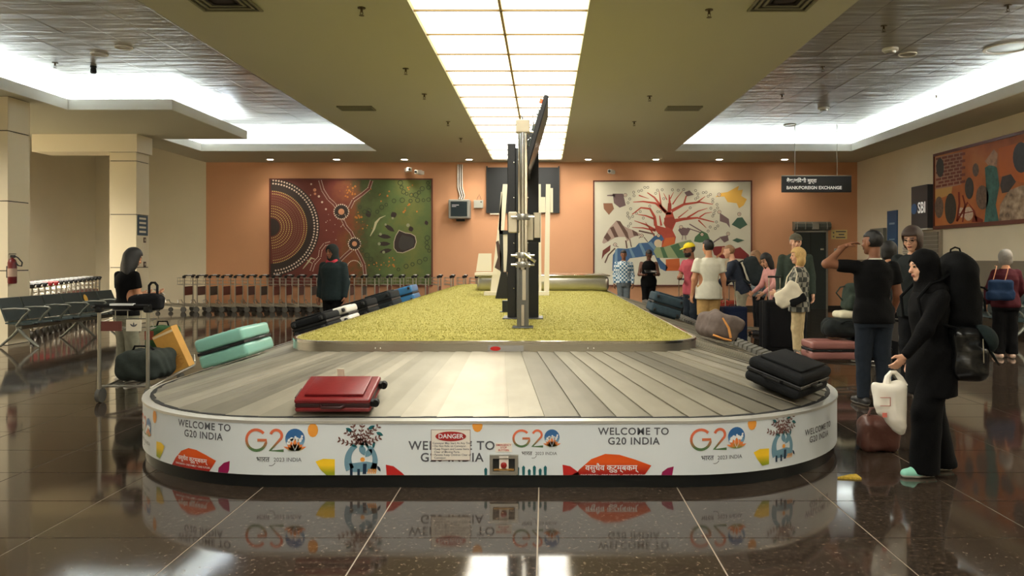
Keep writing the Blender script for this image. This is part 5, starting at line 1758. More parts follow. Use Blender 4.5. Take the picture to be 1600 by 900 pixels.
rpaint('red_roots', mat('red_root_paint', (132, 42, 26), 0.6), [ribbon([(1499, 346), (1503, 318), (1502, 300)], 3), ribbon([(1508, 347), (1512, 320), (1508, 305)], 2.4), ribbon([(1499, 346), (1516, 316), (1526, 330), (1530, 346)], 3), poly([(1522, 347), (1526, 336), (1540, 343), (1540, 348)]), ribbon([(1500, 335), (1526, 330)], 1.5)], 0.0532)
rpaint('white_blossom', mat('blossom_paint', (214, 190, 168), 0.6, var=0.2, scale=20), [pxdisc(1517, 334, 7.5, 14, 11), pxdisc(1506, 332, 5, 12, 8)], 0.0525)
rpaint('yellow_patch', mat('straw_patch_paint', (206, 160, 92), 0.6), [poly([(1465, 296), (1492, 291), (1490, 304), (1465, 312)])], 0.0522)
# ================================================================ SMOOTH SOLIDS (distance fields -> one continuous mesh)
def A3(p): return np.array(p, dtype=float)


def cap(a, b, ra, rb): return ('c', A3(a), A3(b), ra, rb)
def ell(c, r, Rm=None, sub=False): return ('e', A3(c), A3(r), None if Rm is None else np.array(Rm, dtype=float), sub)
def rbx(c, hs, r, Rm=None): return ('b', A3(c), A3(hs), r, None if Rm is None else np.array(Rm, dtype=float))
def loft(o, Rm, zs, ws, ds, ys=None): return ('t', A3(o), np.array(Rm, dtype=float), A3(zs), A3(ws), A3(ds), A3(ys if ys is not None else [0] * len(zs)))


def pbox(p):
    if p[0] == 'c':
        r = max(p[3], p[4]); return np.minimum(p[1], p[2]) - r, np.maximum(p[1], p[2]) + r
    if p[0] == 'e':
        r = p[2] if p[3] is None else np.full(3, p[2].max()); return p[1] - r, p[1] + r
    if p[0] == 'b':
        r = p[2] if p[4] is None else np.full(3, np.linalg.norm(p[2])); return p[1] - r, p[1] + r
    w_ = max(p[4].max(), p[5].max()) + np.abs(p[6]).max()
    e = [p[1] + p[2] @ A3((0, 0, z)) for z in (p[3][0], p[3][-1])]
    return np.minimum(*e) - w_, np.maximum(*e) + w_


def pdist(p, X, Y, Z):
    if p[0] == 'c':
        a, b, ra, rb = p[1:]
        d = b - a
        L2 = float(d @ d) or 1e-9
        t_ = np.clip(((X - a[0]) * d[0] + (Y - a[1]) * d[1] + (Z - a[2]) * d[2]) / L2, 0, 1)
        return np.sqrt((X - a[0] - t_ * d[0]) ** 2 + (Y - a[1] - t_ * d[1]) ** 2 + (Z - a[2] - t_ * d[2]) ** 2) - (ra + t_ * (rb - ra))
    if p[0] == 'e':
        c, r, Rm, sub = p[1:]
        x, y, z = X - c[0], Y - c[1], Z - c[2]
        if Rm is not None: x, y, z = (Rm[0, i] * x + Rm[1, i] * y + Rm[2, i] * z for i in range(3))
        return (np.sqrt((x / r[0]) ** 2 + (y / r[1]) ** 2 + (z / r[2]) ** 2) - 1) * r.min()
    if p[0] == 'b':
        c, hs, r, Rm = p[1:]
        x, y, z = X - c[0], Y - c[1], Z - c[2]
        if Rm is not None: x, y, z = (Rm[0, i] * x + Rm[1, i] * y + Rm[2, i] * z for i in range(3))
        qx, qy, qz = np.abs(x) - hs[0] + r, np.abs(y) - hs[1] + r, np.abs(z) - hs[2] + r
        return np.sqrt(np.maximum(qx, 0) ** 2 + np.maximum(qy, 0) ** 2 + np.maximum(qz, 0) ** 2) + np.minimum(np.maximum(qx, np.maximum(qy, qz)), 0) - r
    o, Rm, zs, ws, ds, ys = p[1:]
    x, y, z = X - o[0], Y - o[1], Z - o[2]
    x, y, z = (Rm[0, i] * x + Rm[1, i] * y + Rm[2, i] * z for i in range(3))
    w_, d_, yo = np.interp(z, zs, ws), np.interp(z, zs, ds), np.interp(z, zs, ys)
    d = (np.sqrt((x / w_) ** 2 + ((y - yo) / d_) ** 2) - 1) * np.minimum(w_, d_)
    return np.maximum(d, np.maximum(zs[0] - z, z - zs[-1]))


EDG = [((0, 0, 0), (1, 0, 0)), ((0, 1, 0), (1, 1, 0)), ((0, 0, 1), (1, 0, 1)), ((0, 1, 1), (1, 1, 1)),
       ((0, 0, 0), (0, 1, 0)), ((1, 0, 0), (1, 1, 0)), ((0, 0, 1), (0, 1, 1)), ((1, 0, 1), (1, 1, 1)),
       ((0, 0, 0), (0, 0, 1)), ((1, 0, 0), (1, 0, 1)), ((0, 1, 0), (0, 1, 1)), ((1, 1, 0), (1, 1, 1))]


def solid(prims, h, k=0.025, clip=None, fold=0.0):
    """smooth union of primitives -> (verts, quads); clip(X,Y,Z)->array joined by max"""
    bb = [pbox(p) for p in prims if not (p[0] == 'e' and p[4])]
    lo = np.min([b[0] for b in bb], 0) - 2.5 * h
    hi = np.max([b[1] for b in bb], 0) + 2.5 * h
    ax = [np.arange(lo[i], hi[i] + h, h) for i in range(3)]
    D = np.full([len(a) for a in ax], 0.2, dtype=np.float64)
    for p in prims:
        b0, b1 = pbox(p)
        sl = [slice(max(0, int(np.searchsorted(ax[i], b0[i] - 0.06)) - 1), int(np.searchsorted(ax[i], b1[i] + 0.06)) + 1) for i in range(3)]
        d = pdist(p, ax[0][sl[0]][:, None, None], ax[1][sl[1]][None, :, None], ax[2][sl[2]][None, None, :])
        S_ = D[tuple(sl)]
        if p[0] == 'e' and p[4]:
            kk_ = 0.006
            t_ = np.clip(0.5 - 0.5 * (S_ + d) / kk_, 0, 1)
            D[tuple(sl)] = S_ * (1 - t_) - d * t_ + kk_ * t_ * (1 - t_)
        else:
            t_ = np.clip(0.5 + 0.5 * (S_ - d) / k, 0, 1)
            D[tuple(sl)] = S_ * (1 - t_) + d * t_ - k * t_ * (1 - t_)
    X, Y, Z = ax[0][:, None, None], ax[1][None, :, None], ax[2][None, None, :]
    if fold:
        D = D + fold * (np.sin(34 * X + 15 * Z + 3 * np.sin(9 * Y)) * np.sin(27 * Y + 19 * Z) + 0.6 * np.sin(21 * Z + 11 * X + 13 * Y))
    if clip is not None: D = np.maximum(D, clip(X, Y, Z))
    I = D < 0
    n0, n1, n2 = [s_ - 1 for s_ in D.shape]
    cnt = np.zeros((n0, n1, n2), dtype=np.int8)
    for a in (0, 1):
        for b in (0, 1):
            for c in (0, 1): cnt += I[a:a + n0, b:b + n1, c:c + n2]
    act = np.argwhere((cnt > 0) & (cnt < 8))
    if len(act) == 0: return np.zeros((0, 3)), []
    idx = -np.ones((n0, n1, n2), dtype=np.int64)
    idx[tuple(act.T)] = np.arange(len(act))
    sm = np.zeros((len(act), 3)); ct = np.zeros(len(act))
    for a, b in EDG:
        a, b = np.array(a), np.array(b)
        da, db = D[tuple((act + a).T)], D[tuple((act + b).T)]
        cr = (da < 0) != (db < 0)
        t_ = np.where(cr, da / np.where(cr, da - db, 1), 0)
        sm += np.where(cr[:, None], a + t_[:, None] * (b - a), 0)
        ct += cr
    V = lo + (act + sm / ct[:, None]) * h
    F = []
    for axn in range(3):
        sl0 = [slice(None)] * 3; sl1 = [slice(None)] * 3
        sl0[axn] = slice(0, -1); sl1[axn] = slice(1, None)
        e = np.argwhere(I[tuple(sl0)] != I[tuple(sl1)])
        u, v_ = (axn + 1) % 3, (axn + 2) % 3
        e = e[(e[:, u] > 0) & (e[:, v_] > 0) & (e[:, u] < D.shape[u] - 1) & (e[:, v_] < D.shape[v_] - 1)]
        if len(e) == 0: continue
        qd = []
        for du, dv in ((-1, -1), (0, -1), (0, 0), (-1, 0)):
            c = e.copy(); c[:, u] += du; c[:, v_] += dv
            qd.append(idx[tuple(c.T)])
        qd = np.stack(qd, 1)
        fl_ = ~I[tuple(e.T)]
        qd[fl_] = qd[fl_][:, ::-1]
        F.append(qd)
    return V, np.concatenate(F)


def mesh_np(name, parts, mats, parent=None, smooth=True):
    """parts = [(verts, quads, material index array or int)]"""
    vs_, fs, ms = [], [], []
    n = 0
    for V, F, mi in parts:
        if len(V) == 0: continue
        vs_.append(V); fs.append(F + n); n += len(V)
        ms.append(np.full(len(F), mi) if np.isscalar(mi) else mi)
    me = bpy.data.meshes.new(name)
    V, F, Mi = np.concatenate(vs_), np.concatenate(fs), np.concatenate(ms)
    me.vertices.add(len(V)); me.vertices.foreach_set('co', V.astype(np.float32).ravel())
    me.loops.add(len(F) * 4); me.loops.foreach_set('vertex_index', F.astype(np.int32).ravel())
    me.polygons.add(len(F)); me.polygons.foreach_set('loop_start', np.arange(0, len(F) * 4, 4, dtype=np.int32))
    for m in mats: me.materials.append(m)
    me.polygons.foreach_set('material_index', Mi.astype(np.int32))
    me.update(calc_edges=True); me.validate()
    if smooth: me.shade_smooth()
    o = bpy.data.objects.new(name, me); COL.objects.link(o)
    if parent: o.parent = parent
    return o


def rot(yaw=0, pitch=0, roll=0):
    """yaw about z (positive turns left), pitch about x (positive looks down), roll about y"""
    m = Matrix.Rotation(R(yaw), 3, 'Z') @ Matrix.Rotation(R(-pitch), 3, 'X') @ Matrix.Rotation(R(roll), 3, 'Y')
    return np.array(m)


# ================================================================ PEOPLE
PROF = {'m': ([-.14, -.05, .05, .15, .25, .35, .43, .49, .54], [.15, .165, .158, .152, .158, .172, .176, .14, .065], [.10, .115, .106, .10, .108, .116, .11, .085, .06]),
        'f': ([-.14, -.05, .05, .15, .25, .35, .43, .49, .54], [.155, .172, .155, .132, .136, .148, .152, .118, .058], [.105, .118, .10, .09, .10, .118, .104, .078, .054])}
SKIN = {k: mat('skin_' + k, c, 0.55, spec=0.4) for k, c in (('brown', (134, 88, 62)), ('light', (214, 164, 134)), ('tan', (188, 134, 100)), ('deep', (96, 62, 46)))}
M_lipm = mat('lip_tone', (150, 82, 72), 0.5)
M_eye = mat('eye_dark', (36, 28, 24), 0.25)
HAIR = {k: mat('hair_' + k, c, 0.5, var=0.25, scale=30, bump=0.5, bscale=60, stretch=(6, 6, 1)) for k, c in
        (('black', (18, 16, 16)), ('blond', (206, 168, 104)), ('brown', (62, 44, 34)), ('grey', (128, 122, 114)), ('sandy', (150, 112, 78)))}


def unit(v):
    v = A3(v); return v / np.linalg.norm(v)


def hand_prims(w_, d, nrm, side, s, curl=0.5):
    """palm and five fingers from wrist w_ along d; nrm = palm normal the fingers curl towards"""
    d = unit(d); nrm = unit(nrm - d * (A3(nrm) @ d)); lat = np.cross(d, nrm) * side     # lat points to the thumb side
    Rm = np.stack([lat, nrm, d], 1)
    P_ = [ell(w_ + d * 0.05 * s, (0.040 * s, 0.017 * s, 0.052 * s), Rm)]
    for i, (o, L_) in enumerate(((0.028, 0.072), (0.010, 0.080), (-0.010, 0.074), (-0.028, 0.058))):
        a = w_ + d * 0.088 * s + lat * o * s
        c1 = curl * 0.7
        d1 = d * math.cos(c1) + nrm * math.sin(c1)
        b = a + d1 * L_ * 0.55 * s
        c2 = curl * 1.9
        d2 = d * math.cos(c2) + nrm * math.sin(c2)
        P_ += [cap(a, b, 0.0098 * s, 0.0090 * s), cap(b, b + d2 * L_ * 0.45 * s, 0.0088 * s, 0.0074 * s)]
    a = w_ + d * 0.028 * s + lat * 0.03 * s
    b = a + unit(d * 0.7 + lat * 0.6 + nrm * 0.35) * 0.042 * s
    P_ += [cap(a, b, 0.0135 * s, 0.011 * s), cap(b, b + unit(d * 0.9 + lat * 0.1 + nrm * 0.5) * 0.03 * s, 0.0105 * s, 0.0085 * s)]
    return P_


def person(label, x, y, rz, H_=1.75, sex='m', lean=0, head=(0, 0, 0), armL=None, armR=None, feet=None, skin='brown', hair=('short', 'black'), top=None, bottom=None,
           shoes=((30, 30, 32), (60, 58, 56)), beard=None, bulk=1.0, capm=None, glasses=False, scarf=None, fine=1.0, toe=(8, 8), curl=(0.5, 0.5), palm=(None, None), extra=None, hood=None):
    s = H_ / 1.76
    d = thing('person', label, 'person', (x, y, 0), R(rz), group='people waiting around the carousel')
    Lr = rot(0, lean)
    PZ0 = A3((0, 0, 0.93 * s))
    fem = sex == 'f'
    sw = 0.162 if fem else 0.186

    def tp(px, py, pz): return PZ0 + Lr @ (A3((px, py, pz)) * s)
    neck0 = tp(0, -0.012, 0.50)
    Hr = rot(head[0], head[1] + lean * 0.35, head[2])
    hc = tp(0, -0.005, 0.575) + Hr @ (A3((0, 0.02, 0.135)) * s)

    def hp(px, py, pz): return hc + Hr @ (A3((px, py, pz)) * s)
    zs, ws, ds = [np.array(q_) for q_ in PROF[sex]]
    zs, ws, ds = zs * s, ws * s * (1 + (bulk - 1) * 0.7), ds * s * bulk
    arms = {}
    for sd, A_, nm in ((-1, armL, 'L'), (1, armR, 'R')):
        A_ = A_ or ((sd * 0.16, 0.0, -1), (sd * 0.06, 0.22, -1))
        sh = tp(sd * sw, -0.012, 0.465)
        el = sh + unit(A_[0]) * 0.285 * s
        wr = el + unit(A_[1]) * 0.25 * s
        hd = unit(A_[2]) if len(A_) > 2 else unit(A_[1])
        arms[nm] = (sd, sh, el, wr, hd)
    feet = feet or ((-0.095, 0.0), (0.095, 0.0))
    legs = []
    for sd, (fx, fy) in zip((-1, 1), feet):
        hip = PZ0 + A3((sd * 0.083 * s, 0, -0.03 * s))
        an = A3((fx * s, fy * s, 0.085 * s))
        kn = (hip + an) / 2 + A3((0, 0.025 * s, 0.01 * s))
        legs.append((sd, hip, kn, an))
    # ---- body
    B = [loft(PZ0, Lr, zs, ws, ds), cap(neck0, hc + Hr @ (A3((0, -0.025, -0.06)) * s), 0.056 * s, 0.05 * s)]
    for nm, (sd, sh, el, wr, hd) in arms.items():
        k_ = 0.86 if fem else 1.0
        B += [cap(sh, el, 0.052 * s * k_, 0.040 * s * k_), cap(el, wr, 0.041 * s * k_, 0.027 * s * k_)]
    for sd, hip, kn, an in legs:
        B += [cap(hip, kn, 0.088 * s, 0.056 * s), cap(kn, an, 0.056 * s, 0.036 * s), cap(kn + A3((0, -0.02, -0.1)) * s, kn + A3((0, -0.015, -0.2)) * s, 0.048 * s, 0.04 * s),
              cap(an + A3((0, 0, -0.04)) * s, an + A3((0, 0.12, -0.052)) * s, 0.034 * s, 0.03 * s)]
    h = 0.016 * fine
    V, F = solid(B, h, 0.035)
    parts = [(V, F, 0)]
    # head
    hd_p = [ell(hp(0, -.008, .028), A3((.076, .096, .094)) * s, Hr), ell(hp(0, .022, -.03), A3((.062, .072, .084)) * s, Hr), ell(hp(0, .055, -.094), A3((.034, .034, .026)) * s, Hr),
            cap(hp(0, .088, .012), hp(0, .108, -.028), .008 * s, .0135 * s), ell(hp(0, .081, .027), A3((.048, .014, .010)) * s, Hr), ell(hp(0, .0905, -.062), A3((.023, .011, .011)) * s, Hr),
            ell(hp(.04, .06, -.03), A3((.024, .022, .026)) * s, Hr), ell(hp(-.04, .06, -.03), A3((.024, .022, .026)) * s, Hr),
            ell(hp(.077, -.006, -.01), A3((.010, .02, .031)) * s, Hr), ell(hp(-.077, -.006, -.01), A3((.010, .02, .031)) * s, Hr), cap(neck0, hc + Hr @ (A3((0, -0.025, -0.06)) * s), 0.056 * s, 0.05 * s),
            ell(hp(.031, .102, .006), A3((.017, .014, .011)) * s, Hr, True), ell(hp(-.031, .102, .006), A3((.017, .014, .011)) * s, Hr, True),
            ell(hp(.031, .078, .005), A3((.013, .012, .012)) * s, Hr), ell(hp(-.031, .078, .005), A3((.013, .012, .012)) * s, Hr)]
    V, F = solid(hd_p, 0.0075 * fine, 0.012)
    C = (V[F].mean(1) - hc) @ Hr / s
    mi = np.zeros(len(F), dtype=int)
    mi[(np.abs(np.abs(C[:, 0]) - .031) < .012) & (np.abs(C[:, 2] - .005) < .007) & (C[:, 1] > .07)] = 1
    mi[(np.abs(C[:, 0]) < .022) & (np.abs(C[:, 2] + .062) < .009) & (C[:, 1] > .088)] = 2
    if hair[0] != 'bald': mi[(np.abs(np.abs(C[:, 0]) - .032) < .02) & (np.abs(C[:, 2] - .031) < .0055) & (C[:, 1] > .07)] = 3
    parts.append((V, F, mi))
    # hands
    for j, (nm, (sd, sh, el, wr, hd)) in enumerate(arms.items()):
        pn = palm[j] if palm[j] is not None else (-sd * 0.9, 0.25, 0.1)
        V, F = solid(hand_prims(wr, hd, A3(pn), 1 if nm == 'R' else -1, s * (0.92 if fem else 1.0), curl[j]) + [cap(wr - hd * 0.04 * s, wr + hd * 0.02 * s, .027 * s, .026 * s)], 0.0062 * max(1, fine), 0.008)
        parts.append((V, F, 0))
    hm = HAIR[hair[1]]
    mesh_np('body', parts, [SKIN[skin], M_eye, M_lipm, hm], d)

    # ---- hair
    def hloc(X, Y, Z):
        x_, y_, z_ = X - hc[0], Y - hc[1], Z - hc[2]
        return [(Hr[0, i] * x_ + Hr[1, i] * y_ + Hr[2, i] * z_) / s for i in range(3)]
    st = hair[0]
    hh = 0.0095 * fine
    if st != 'bald' and hood is None:
        inf = {'short': .012, 'buzz': .007, 'long': .018, 'bob': .024, 'bun': .012, 'mop': .028}[st]
        HP = [ell(hp(0, -.010, .030), (A3((.076, .096, .094)) + inf) * s, Hr)]
        if st == 'long':
            Yr = rot(head[0], 0, 0)
            b0 = hp(0, -.055, .02)
            HP += [ell(b0 + Yr @ (A3((0, -.03, -.11)) * s), A3((.098, .06, .16)) * s, Yr), ell(b0 + Yr @ (A3((0, -.055, -.27)) * s), A3((.12, .05, .19)) * s, Yr), ell(hp(-.075, 0, -.08), A3((.03, .06, .12)) * s, Hr), ell(hp(.075, 0, -.08), A3((.03, .06, .12)) * s, Hr)]
        if st == 'bob': HP += [ell(hp(0, -.03, -.07), A3((.108, .085, .115)) * s, Hr)]
        if st == 'mop': HP += [ell(hp(0, -.02, -.05), A3((.1, .085, .09)) * s, Hr), ell(hp(0, .06, .075), A3((.07, .04, .03)) * s, Hr)]
        if st == 'bun': HP += [ell(hp(0, -.12, .04), A3((.05, .045, .05)) * s, Hr)]

        def hclip(X, Y, Z):
            a, b, c = hloc(X, Y, Z)
            front = np.minimum(b - 0.03, 0.058 - c) + 0 * a           # > 0 over the face
            face = np.minimum(front, 0.072 - np.abs(a)) if st in ('long', 'bob', 'mop') else np.minimum(b - (-0.02) + (c + .05) * 0.3 - 0.03, 0.058 - c) + 0 * a
            if st in ('short', 'buzz', 'bun'):
                low = (-0.035 - 0.45 * b) * 0 + (-0.065 + np.maximum(b + 0.03, 0) * 1.1) - c
                return np.maximum(face, low + 0 * a) * s
            return face * s
        V, F = solid(HP, hh, 0.02, hclip, 0.002)
        mesh_np('hair', [(V, F, 0)], [hm], d)
    if beard:
        V, F = solid([ell(hp(0, .028, -.07), A3((.068, .076, .062)) * s, Hr), ell(hp(0, .058, -.1), A3((.04, .042, .035)) * s, Hr)], hh, 0.015,
                     lambda X, Y, Z: np.maximum(hloc(X, Y, Z)[2] + 0.042 + 0 * hloc(X, Y, Z)[1], -hloc(X, Y, Z)[1] - 0.0) * s)
        mesh_np('beard', [(V, F, 0)], [HAIR[beard]], d)
    if hood:
        HP = [ell(hp(0, -.012, .026), A3((.098, .118, .112)) * s, Hr), ell(hp(0, -.02, -.09), A3((.095, .105, .10)) * s, Hr), ell(hp(0, -.03, -.2), A3((.15, .12, .08)) * s, Hr)]
        V, F = solid(HP, 0.010 * fine, 0.04, lambda X, Y, Z: -(np.sqrt((hloc(X, Y, Z)[0] / .062) ** 2 + ((hloc(X, Y, Z)[2] + .03) / .088) ** 2 + ((hloc(X, Y, Z)[1] - .12) / .095) ** 2) - 1) * 0.06 * s, 0.002)
        mesh_np('hood', [(V, F, 0)], [hood], d)
    if capm:
        V, F = solid([ell(hp(0, -.008, .045), A3((.092, .110, .090)) * s, Hr)], 0.009 * fine, 0.01, lambda X, Y, Z: (0.040 - hloc(X, Y, Z)[2] + 0 * hloc(X, Y, Z)[0]) * s)
        c_ = mesh_np('cap', [(V, F, 0)], [capm], d)
        V, F = solid([ell(hp(0, .105, .043), A3((.07, .075, .009)) * s, np.array(Hr @ rot(0, 12)))], 0.006 * fine, 0.01, lambda X, Y, Z: (0.06 - hloc(X, Y, Z)[1] + 0 * hloc(X, Y, Z)[0]) * s)
        mesh_np('cap_brim', [(V, F, 0)], [capm], c_)
    if glasses:
        mb = MB()
        for sx in (-1, 1):
            mb.tube([tuple(hp(sx * .032 + .022 * math.cos(a * PI / 6), .104, .004 + .017 * math.sin(a * PI / 6))) for a in range(12)], 0.0025 * s, 5, closed=True)
            mb.tube([tuple(hp(sx * .054, .102, .008)), tuple(hp(sx * .078, .0, .008))], 0.0022 * s, 5)
        mb.tube([tuple(hp(-.01, .105, .006)), tuple(hp(.01, .105, .006))], 0.0022 * s, 5)
        mb.build('glasses', M_darkmetal, d)
    if scarf:
        V, F = solid([('c', tp(-.05, .02, .525), tp(.05, .02, .525), .07 * s, .07 * s), ell(tp(0, .07, .49), A3((.06, .03, .06)) * s)], 0.011, 0.03, None, 0.003)
        mesh_np('scarf', [(V, F, 0)], [scarf], d)
    # ---- top
    hc2 = 0.015 * fine
    top = dict(dict(m=MATS['black_nylon'], sleeve='short', hem=-0.10, loose=0.016, neck=0.54), **(top or {}))
    lo_ = top['loose'] * s
    zt = zs.copy(); zt[0] = min(top['hem'] * s, zs[0])
    w2, d2 = ws + lo_, ds + lo_
    w2 = np.maximum(w2, (ws.max() * 0.86) + lo_) if not fem else w2
    w2[-1] = ws[-1] + lo_ * 0.4; w2[-2] = ws[-2] + lo_ * 0.7
    bl_ = (bottom or {}).get('loose', 0.014)
    lowz = zt < 0.12 * s
    w2 = np.where(lowz, np.maximum(w2, (0.176 + bl_ + 0.012) * s), w2); d2 = np.where(lowz, np.maximum(d2, ds + (bl_ + 0.014) * s), d2)
    if top.get('flare'): w2[0] += top['flare'] * s; d2[0] += top['flare'] * s
    TP = [loft(PZ0, Lr, zt, w2, d2)]
    for nm, (sd, sh, el, wr, hd) in arms.items():
        k_ = 0.86 if fem else 1.0
        if top['sleeve'] == 'short':
            e2 = sh + (el - sh) * 0.62
            TP.append(cap(sh, e2, 0.055 * s * k_ + lo_ * 0.6, 0.048 * s * k_ + lo_))
        elif top['sleeve'] == 'long':
            TP += [cap(sh, el, 0.054 * s * k_ + lo_ * 0.6, 0.043 * s * k_ + lo_ * 0.8), cap(el, el + (wr - el) * 0.93, 0.043 * s * k_ + lo_ * 0.8, 0.032 * s * k_ + lo_ * 0.5)]
    hem = top['hem'] * s

    def tclip(X, Y, Z):
        x_, y_, z_ = X - PZ0[0], Y - PZ0[1], Z - PZ0[2]
        lz_ = Lr[0, 2] * x_ + Lr[1, 2] * y_ + Lr[2, 2] * z_
        c_ = (lz_ - top['neck'] * s)
        ins = np.sqrt(x_ ** 2 + y_ ** 2 + 0 * z_) * 0
        body_ = np.maximum(hem - lz_, c_) + ins
        if top['sleeve'] == 'short':
            for nm, (sd, sh, el, wr, hd) in arms.items():
                u_ = unit(el - sh)
                far_ = (X - sh[0]) * u_[0] + (Y - sh[1]) * u_[1] + (Z - sh[2]) * u_[2] - 0.62 * 0.285 * s
                near_arm = 0.085 * s - np.sqrt(np.maximum((X - el[0]) ** 2 + (Y - el[1]) ** 2 + (Z - el[2]) ** 2, 0)) + 0.06 * s
                body_ = np.maximum(body_, np.minimum(far_, near_arm))
        return np.where(np.abs(lz_ + 0 * X * Y) > 9, 1, body_) if top['sleeve'] == 'short' or True else body_
    # sleeves must not be cut by the hem plane when hands hang below it
    V, F = solid(TP, hc2, 0.03, (lambda X, Y, Z: np.minimum(tclip(X, Y, Z), 9)) if top['sleeve'] != 'long' else (lambda X, Y, Z: np.where((np.abs(X) < (ws.max() + lo_ + 0.005)) & (np.abs(Y - 0) < 9) & (Z < PZ0[2] + hem + 0.05), tclip(X, Y, Z), (Z - 9) + 0 * X + 0 * Y)), top.get('fold', 0.003))
    mesh_np(top.get('name', 'shirt'), [(V, F, 0)], [top['m']], d)
    if top.get('collar'):
        mb = MB()
        pts = [tuple(tp(0.062 * math.cos(a * PI / 8), 0.062 * math.sin(a * PI / 8) - 0.01, 0.53 + 0.012 * (math.sin(a * PI / 8) < 0))) for a in range(16)]
        mb.tube(pts, 0.011 * s, 6, closed=True).build('collar', top['collar'], d, True)
    # ---- bottom
    bt = dict(dict(m=MATS['black_nylon'], hem=0.07, loose=0.014, wide=0.0), **(bottom or {}))
    lo_ = bt['loose'] * s
    BP = [loft(PZ0, np.eye(3), zs[:4] * 1.0, ws[:4] + lo_, ds[:4] + lo_)]
    for sd, hip, kn, an in legs:
        BP += [cap(hip, kn, 0.09 * s + lo_, 0.06 * s + lo_ + bt['wide'] * 0.5), cap(kn, an + A3((0, 0, -0.03 * s)), 0.06 * s + lo_ + bt['wide'] * 0.5, 0.044 * s + lo_ + bt['wide'])]
    if bt.get('skirt'):
        BP.append(loft(PZ0, np.eye(3), [(-.93 + bt['hem']) * s, -.1 * s, .05 * s], [.2 * s, .19 * s, .16 * s], [.18 * s, .15 * s, .12 * s]))
    V, F = solid(BP, hc2, 0.03, lambda X, Y, Z: np.maximum(Z - (PZ0[2] + 0.09 * s), bt['hem'] * s - Z) + 0 * X + 0 * Y, 0.003)
    mesh_np(bt.get('name', 'trousers'), [(V, F, 0)], [bt['m']], d)
    # ---- shoes
    sm_, so_ = mat('shoe_%d_%d_%d' % shoes[0], shoes[0], 0.5), mat('sole_%d_%d_%d' % shoes[1], shoes[1], 0.6)
    for (sd, hip, kn, an), ty in zip(legs, toe):
        dr = A3((sd * math.sin(R(ty)), math.cos(R(ty)), 0))
        a0 = A3((an[0], an[1], 0))
        lat = A3((dr[1], -dr[0], 0))
        SP = [cap(a0 - dr * 0.055 * s + A3((0, 0, .042 * s)), a0 + dr * 0.07 * s + A3((0, 0, .04 * s)), .042 * s, .044 * s), cap(a0 + dr * 0.07 * s + A3((0, 0, .036 * s)), a0 + dr * 0.155 * s + A3((0, 0, .03 * s)), .046 * s, .036 * s),
              cap(a0 + A3((0, 0, .05 * s)), a0 + A3((0, 0, .085 * s)), .045 * s, .046 * s)]
        V, F = solid(SP, 0.011 * fine, 0.02, lambda X, Y, Z: 0.0005 - Z + 0 * X + 0 * Y)
        V[:, 2] = np.maximum(V[:, 2], 0.0)
        zc = V[F].mean(1)[:, 2]
        mesh_np('shoe', [(V, F, (zc < 0.022).astype(int))], [sm_, so_], d)
    return d


def soft_bag(name, label, cat, loc, rz, prims, m, h=0.014, k=0.04, fold=0.004, part='bag', tilt=None):
    d = thing(name, label, cat, loc, R(rz))
    if tilt: d.rotation_euler = (R(tilt[0]), R(tilt[1]), R(rz))
    V, F = solid(prims, h, k, None, fold)
    mesh_np(part, [(V, F, 0)], [m], d)
    return d


def strap(d, pts, r, m, name='strap'):
    return MB().tube(pts, r, 6).build(name, m, d, True)
# ================================================================ WHO IS WHERE
F_ = fabric
checkm = ramp_mat('blue_gingham', [(0.0, (58, 104, 134)), (1.0, (206, 214, 214))], scale=20, tex='CHECK', rough=0.85)
camo = ramp_mat('grey_check_jacket', [(0.0, (60, 62, 58)), (1.0, (150, 148, 134))], scale=14, tex='CHECK', rough=0.85)
floral = ramp_mat('blue_grey_pattern', [(0.35, (58, 66, 74)), (0.5, (120, 128, 130)), (0.65, (74, 84, 92))], scale=26, rough=0.85)
black_cloth = F_('black_cotton', (7, 7, 8))
dark_cloth = F_('charcoal_cotton', (30, 31, 33))
jean = F_('dark_denim', (36, 42, 50))
khaki = F_('khaki_cotton', (186, 150, 96))
cream_c = F_('cream_cotton', (202, 180, 138))
grey_c = F_('sage_grey_cotton', (128, 126, 108))
white_c = F_('white_cotton', (212, 208, 190), var=0.04)
DN = lambda sd, f=0.0, o=0.14: (sd * o, f, -1)

# left side
person('woman with long dark hair and black top looking at her phone', -5.04, 8.9, -26, 1.62, 'f', 3, (-12, 20, 0), ((-.12, .12, -1), (.45, .85, .1), (.5, .85, .1)), ((.14, .1, -1), (-.1, .95, .12), (-.15, .95, .15)), None, 'tan', ('long', 'black'),
       dict(m=black_cloth, sleeve='short', hem=-.06), dict(m=grey_c, wide=.012), ((214, 206, 190), (226, 220, 206)), fine=0.9, palm=((0, -.3, 1), (0, -.3, 1)))
ph = thing('phone', 'white phone held by the long-haired woman', 'phone', (-4.80, 9.20, 1.07), R(-26), rot=(R(-35), 0, R(-26)))
MB().rbox(-0.036, 0.036, -0.075, 0.075, -0.004, 0.004, 0.003, 1).build('case', M_white, ph)
MB().box(-0.033, 0.033, -0.07, 0.07, 0.004, 0.0045).build('screen', mat('phone_screen', (205, 215, 222), 0.2, emit=0.6), ph)
person('person in dark hooded coat with pink scarf standing behind the left belt', -3.52, 12.3, 165, 1.71, 'm', 0, (-12, 5, 0), None, None, None, 'brown', ('short', 'black'),
       dict(m=F_('dark_teal_jacket', (34, 44, 46)), sleeve='long', hem=-.12, loose=.035, name='coat'), dict(m=black_cloth), hood=F_('dark_hood', (38, 42, 42)), scarf=F_('pink_scarf', (176, 60, 72)), bulk=1.12)

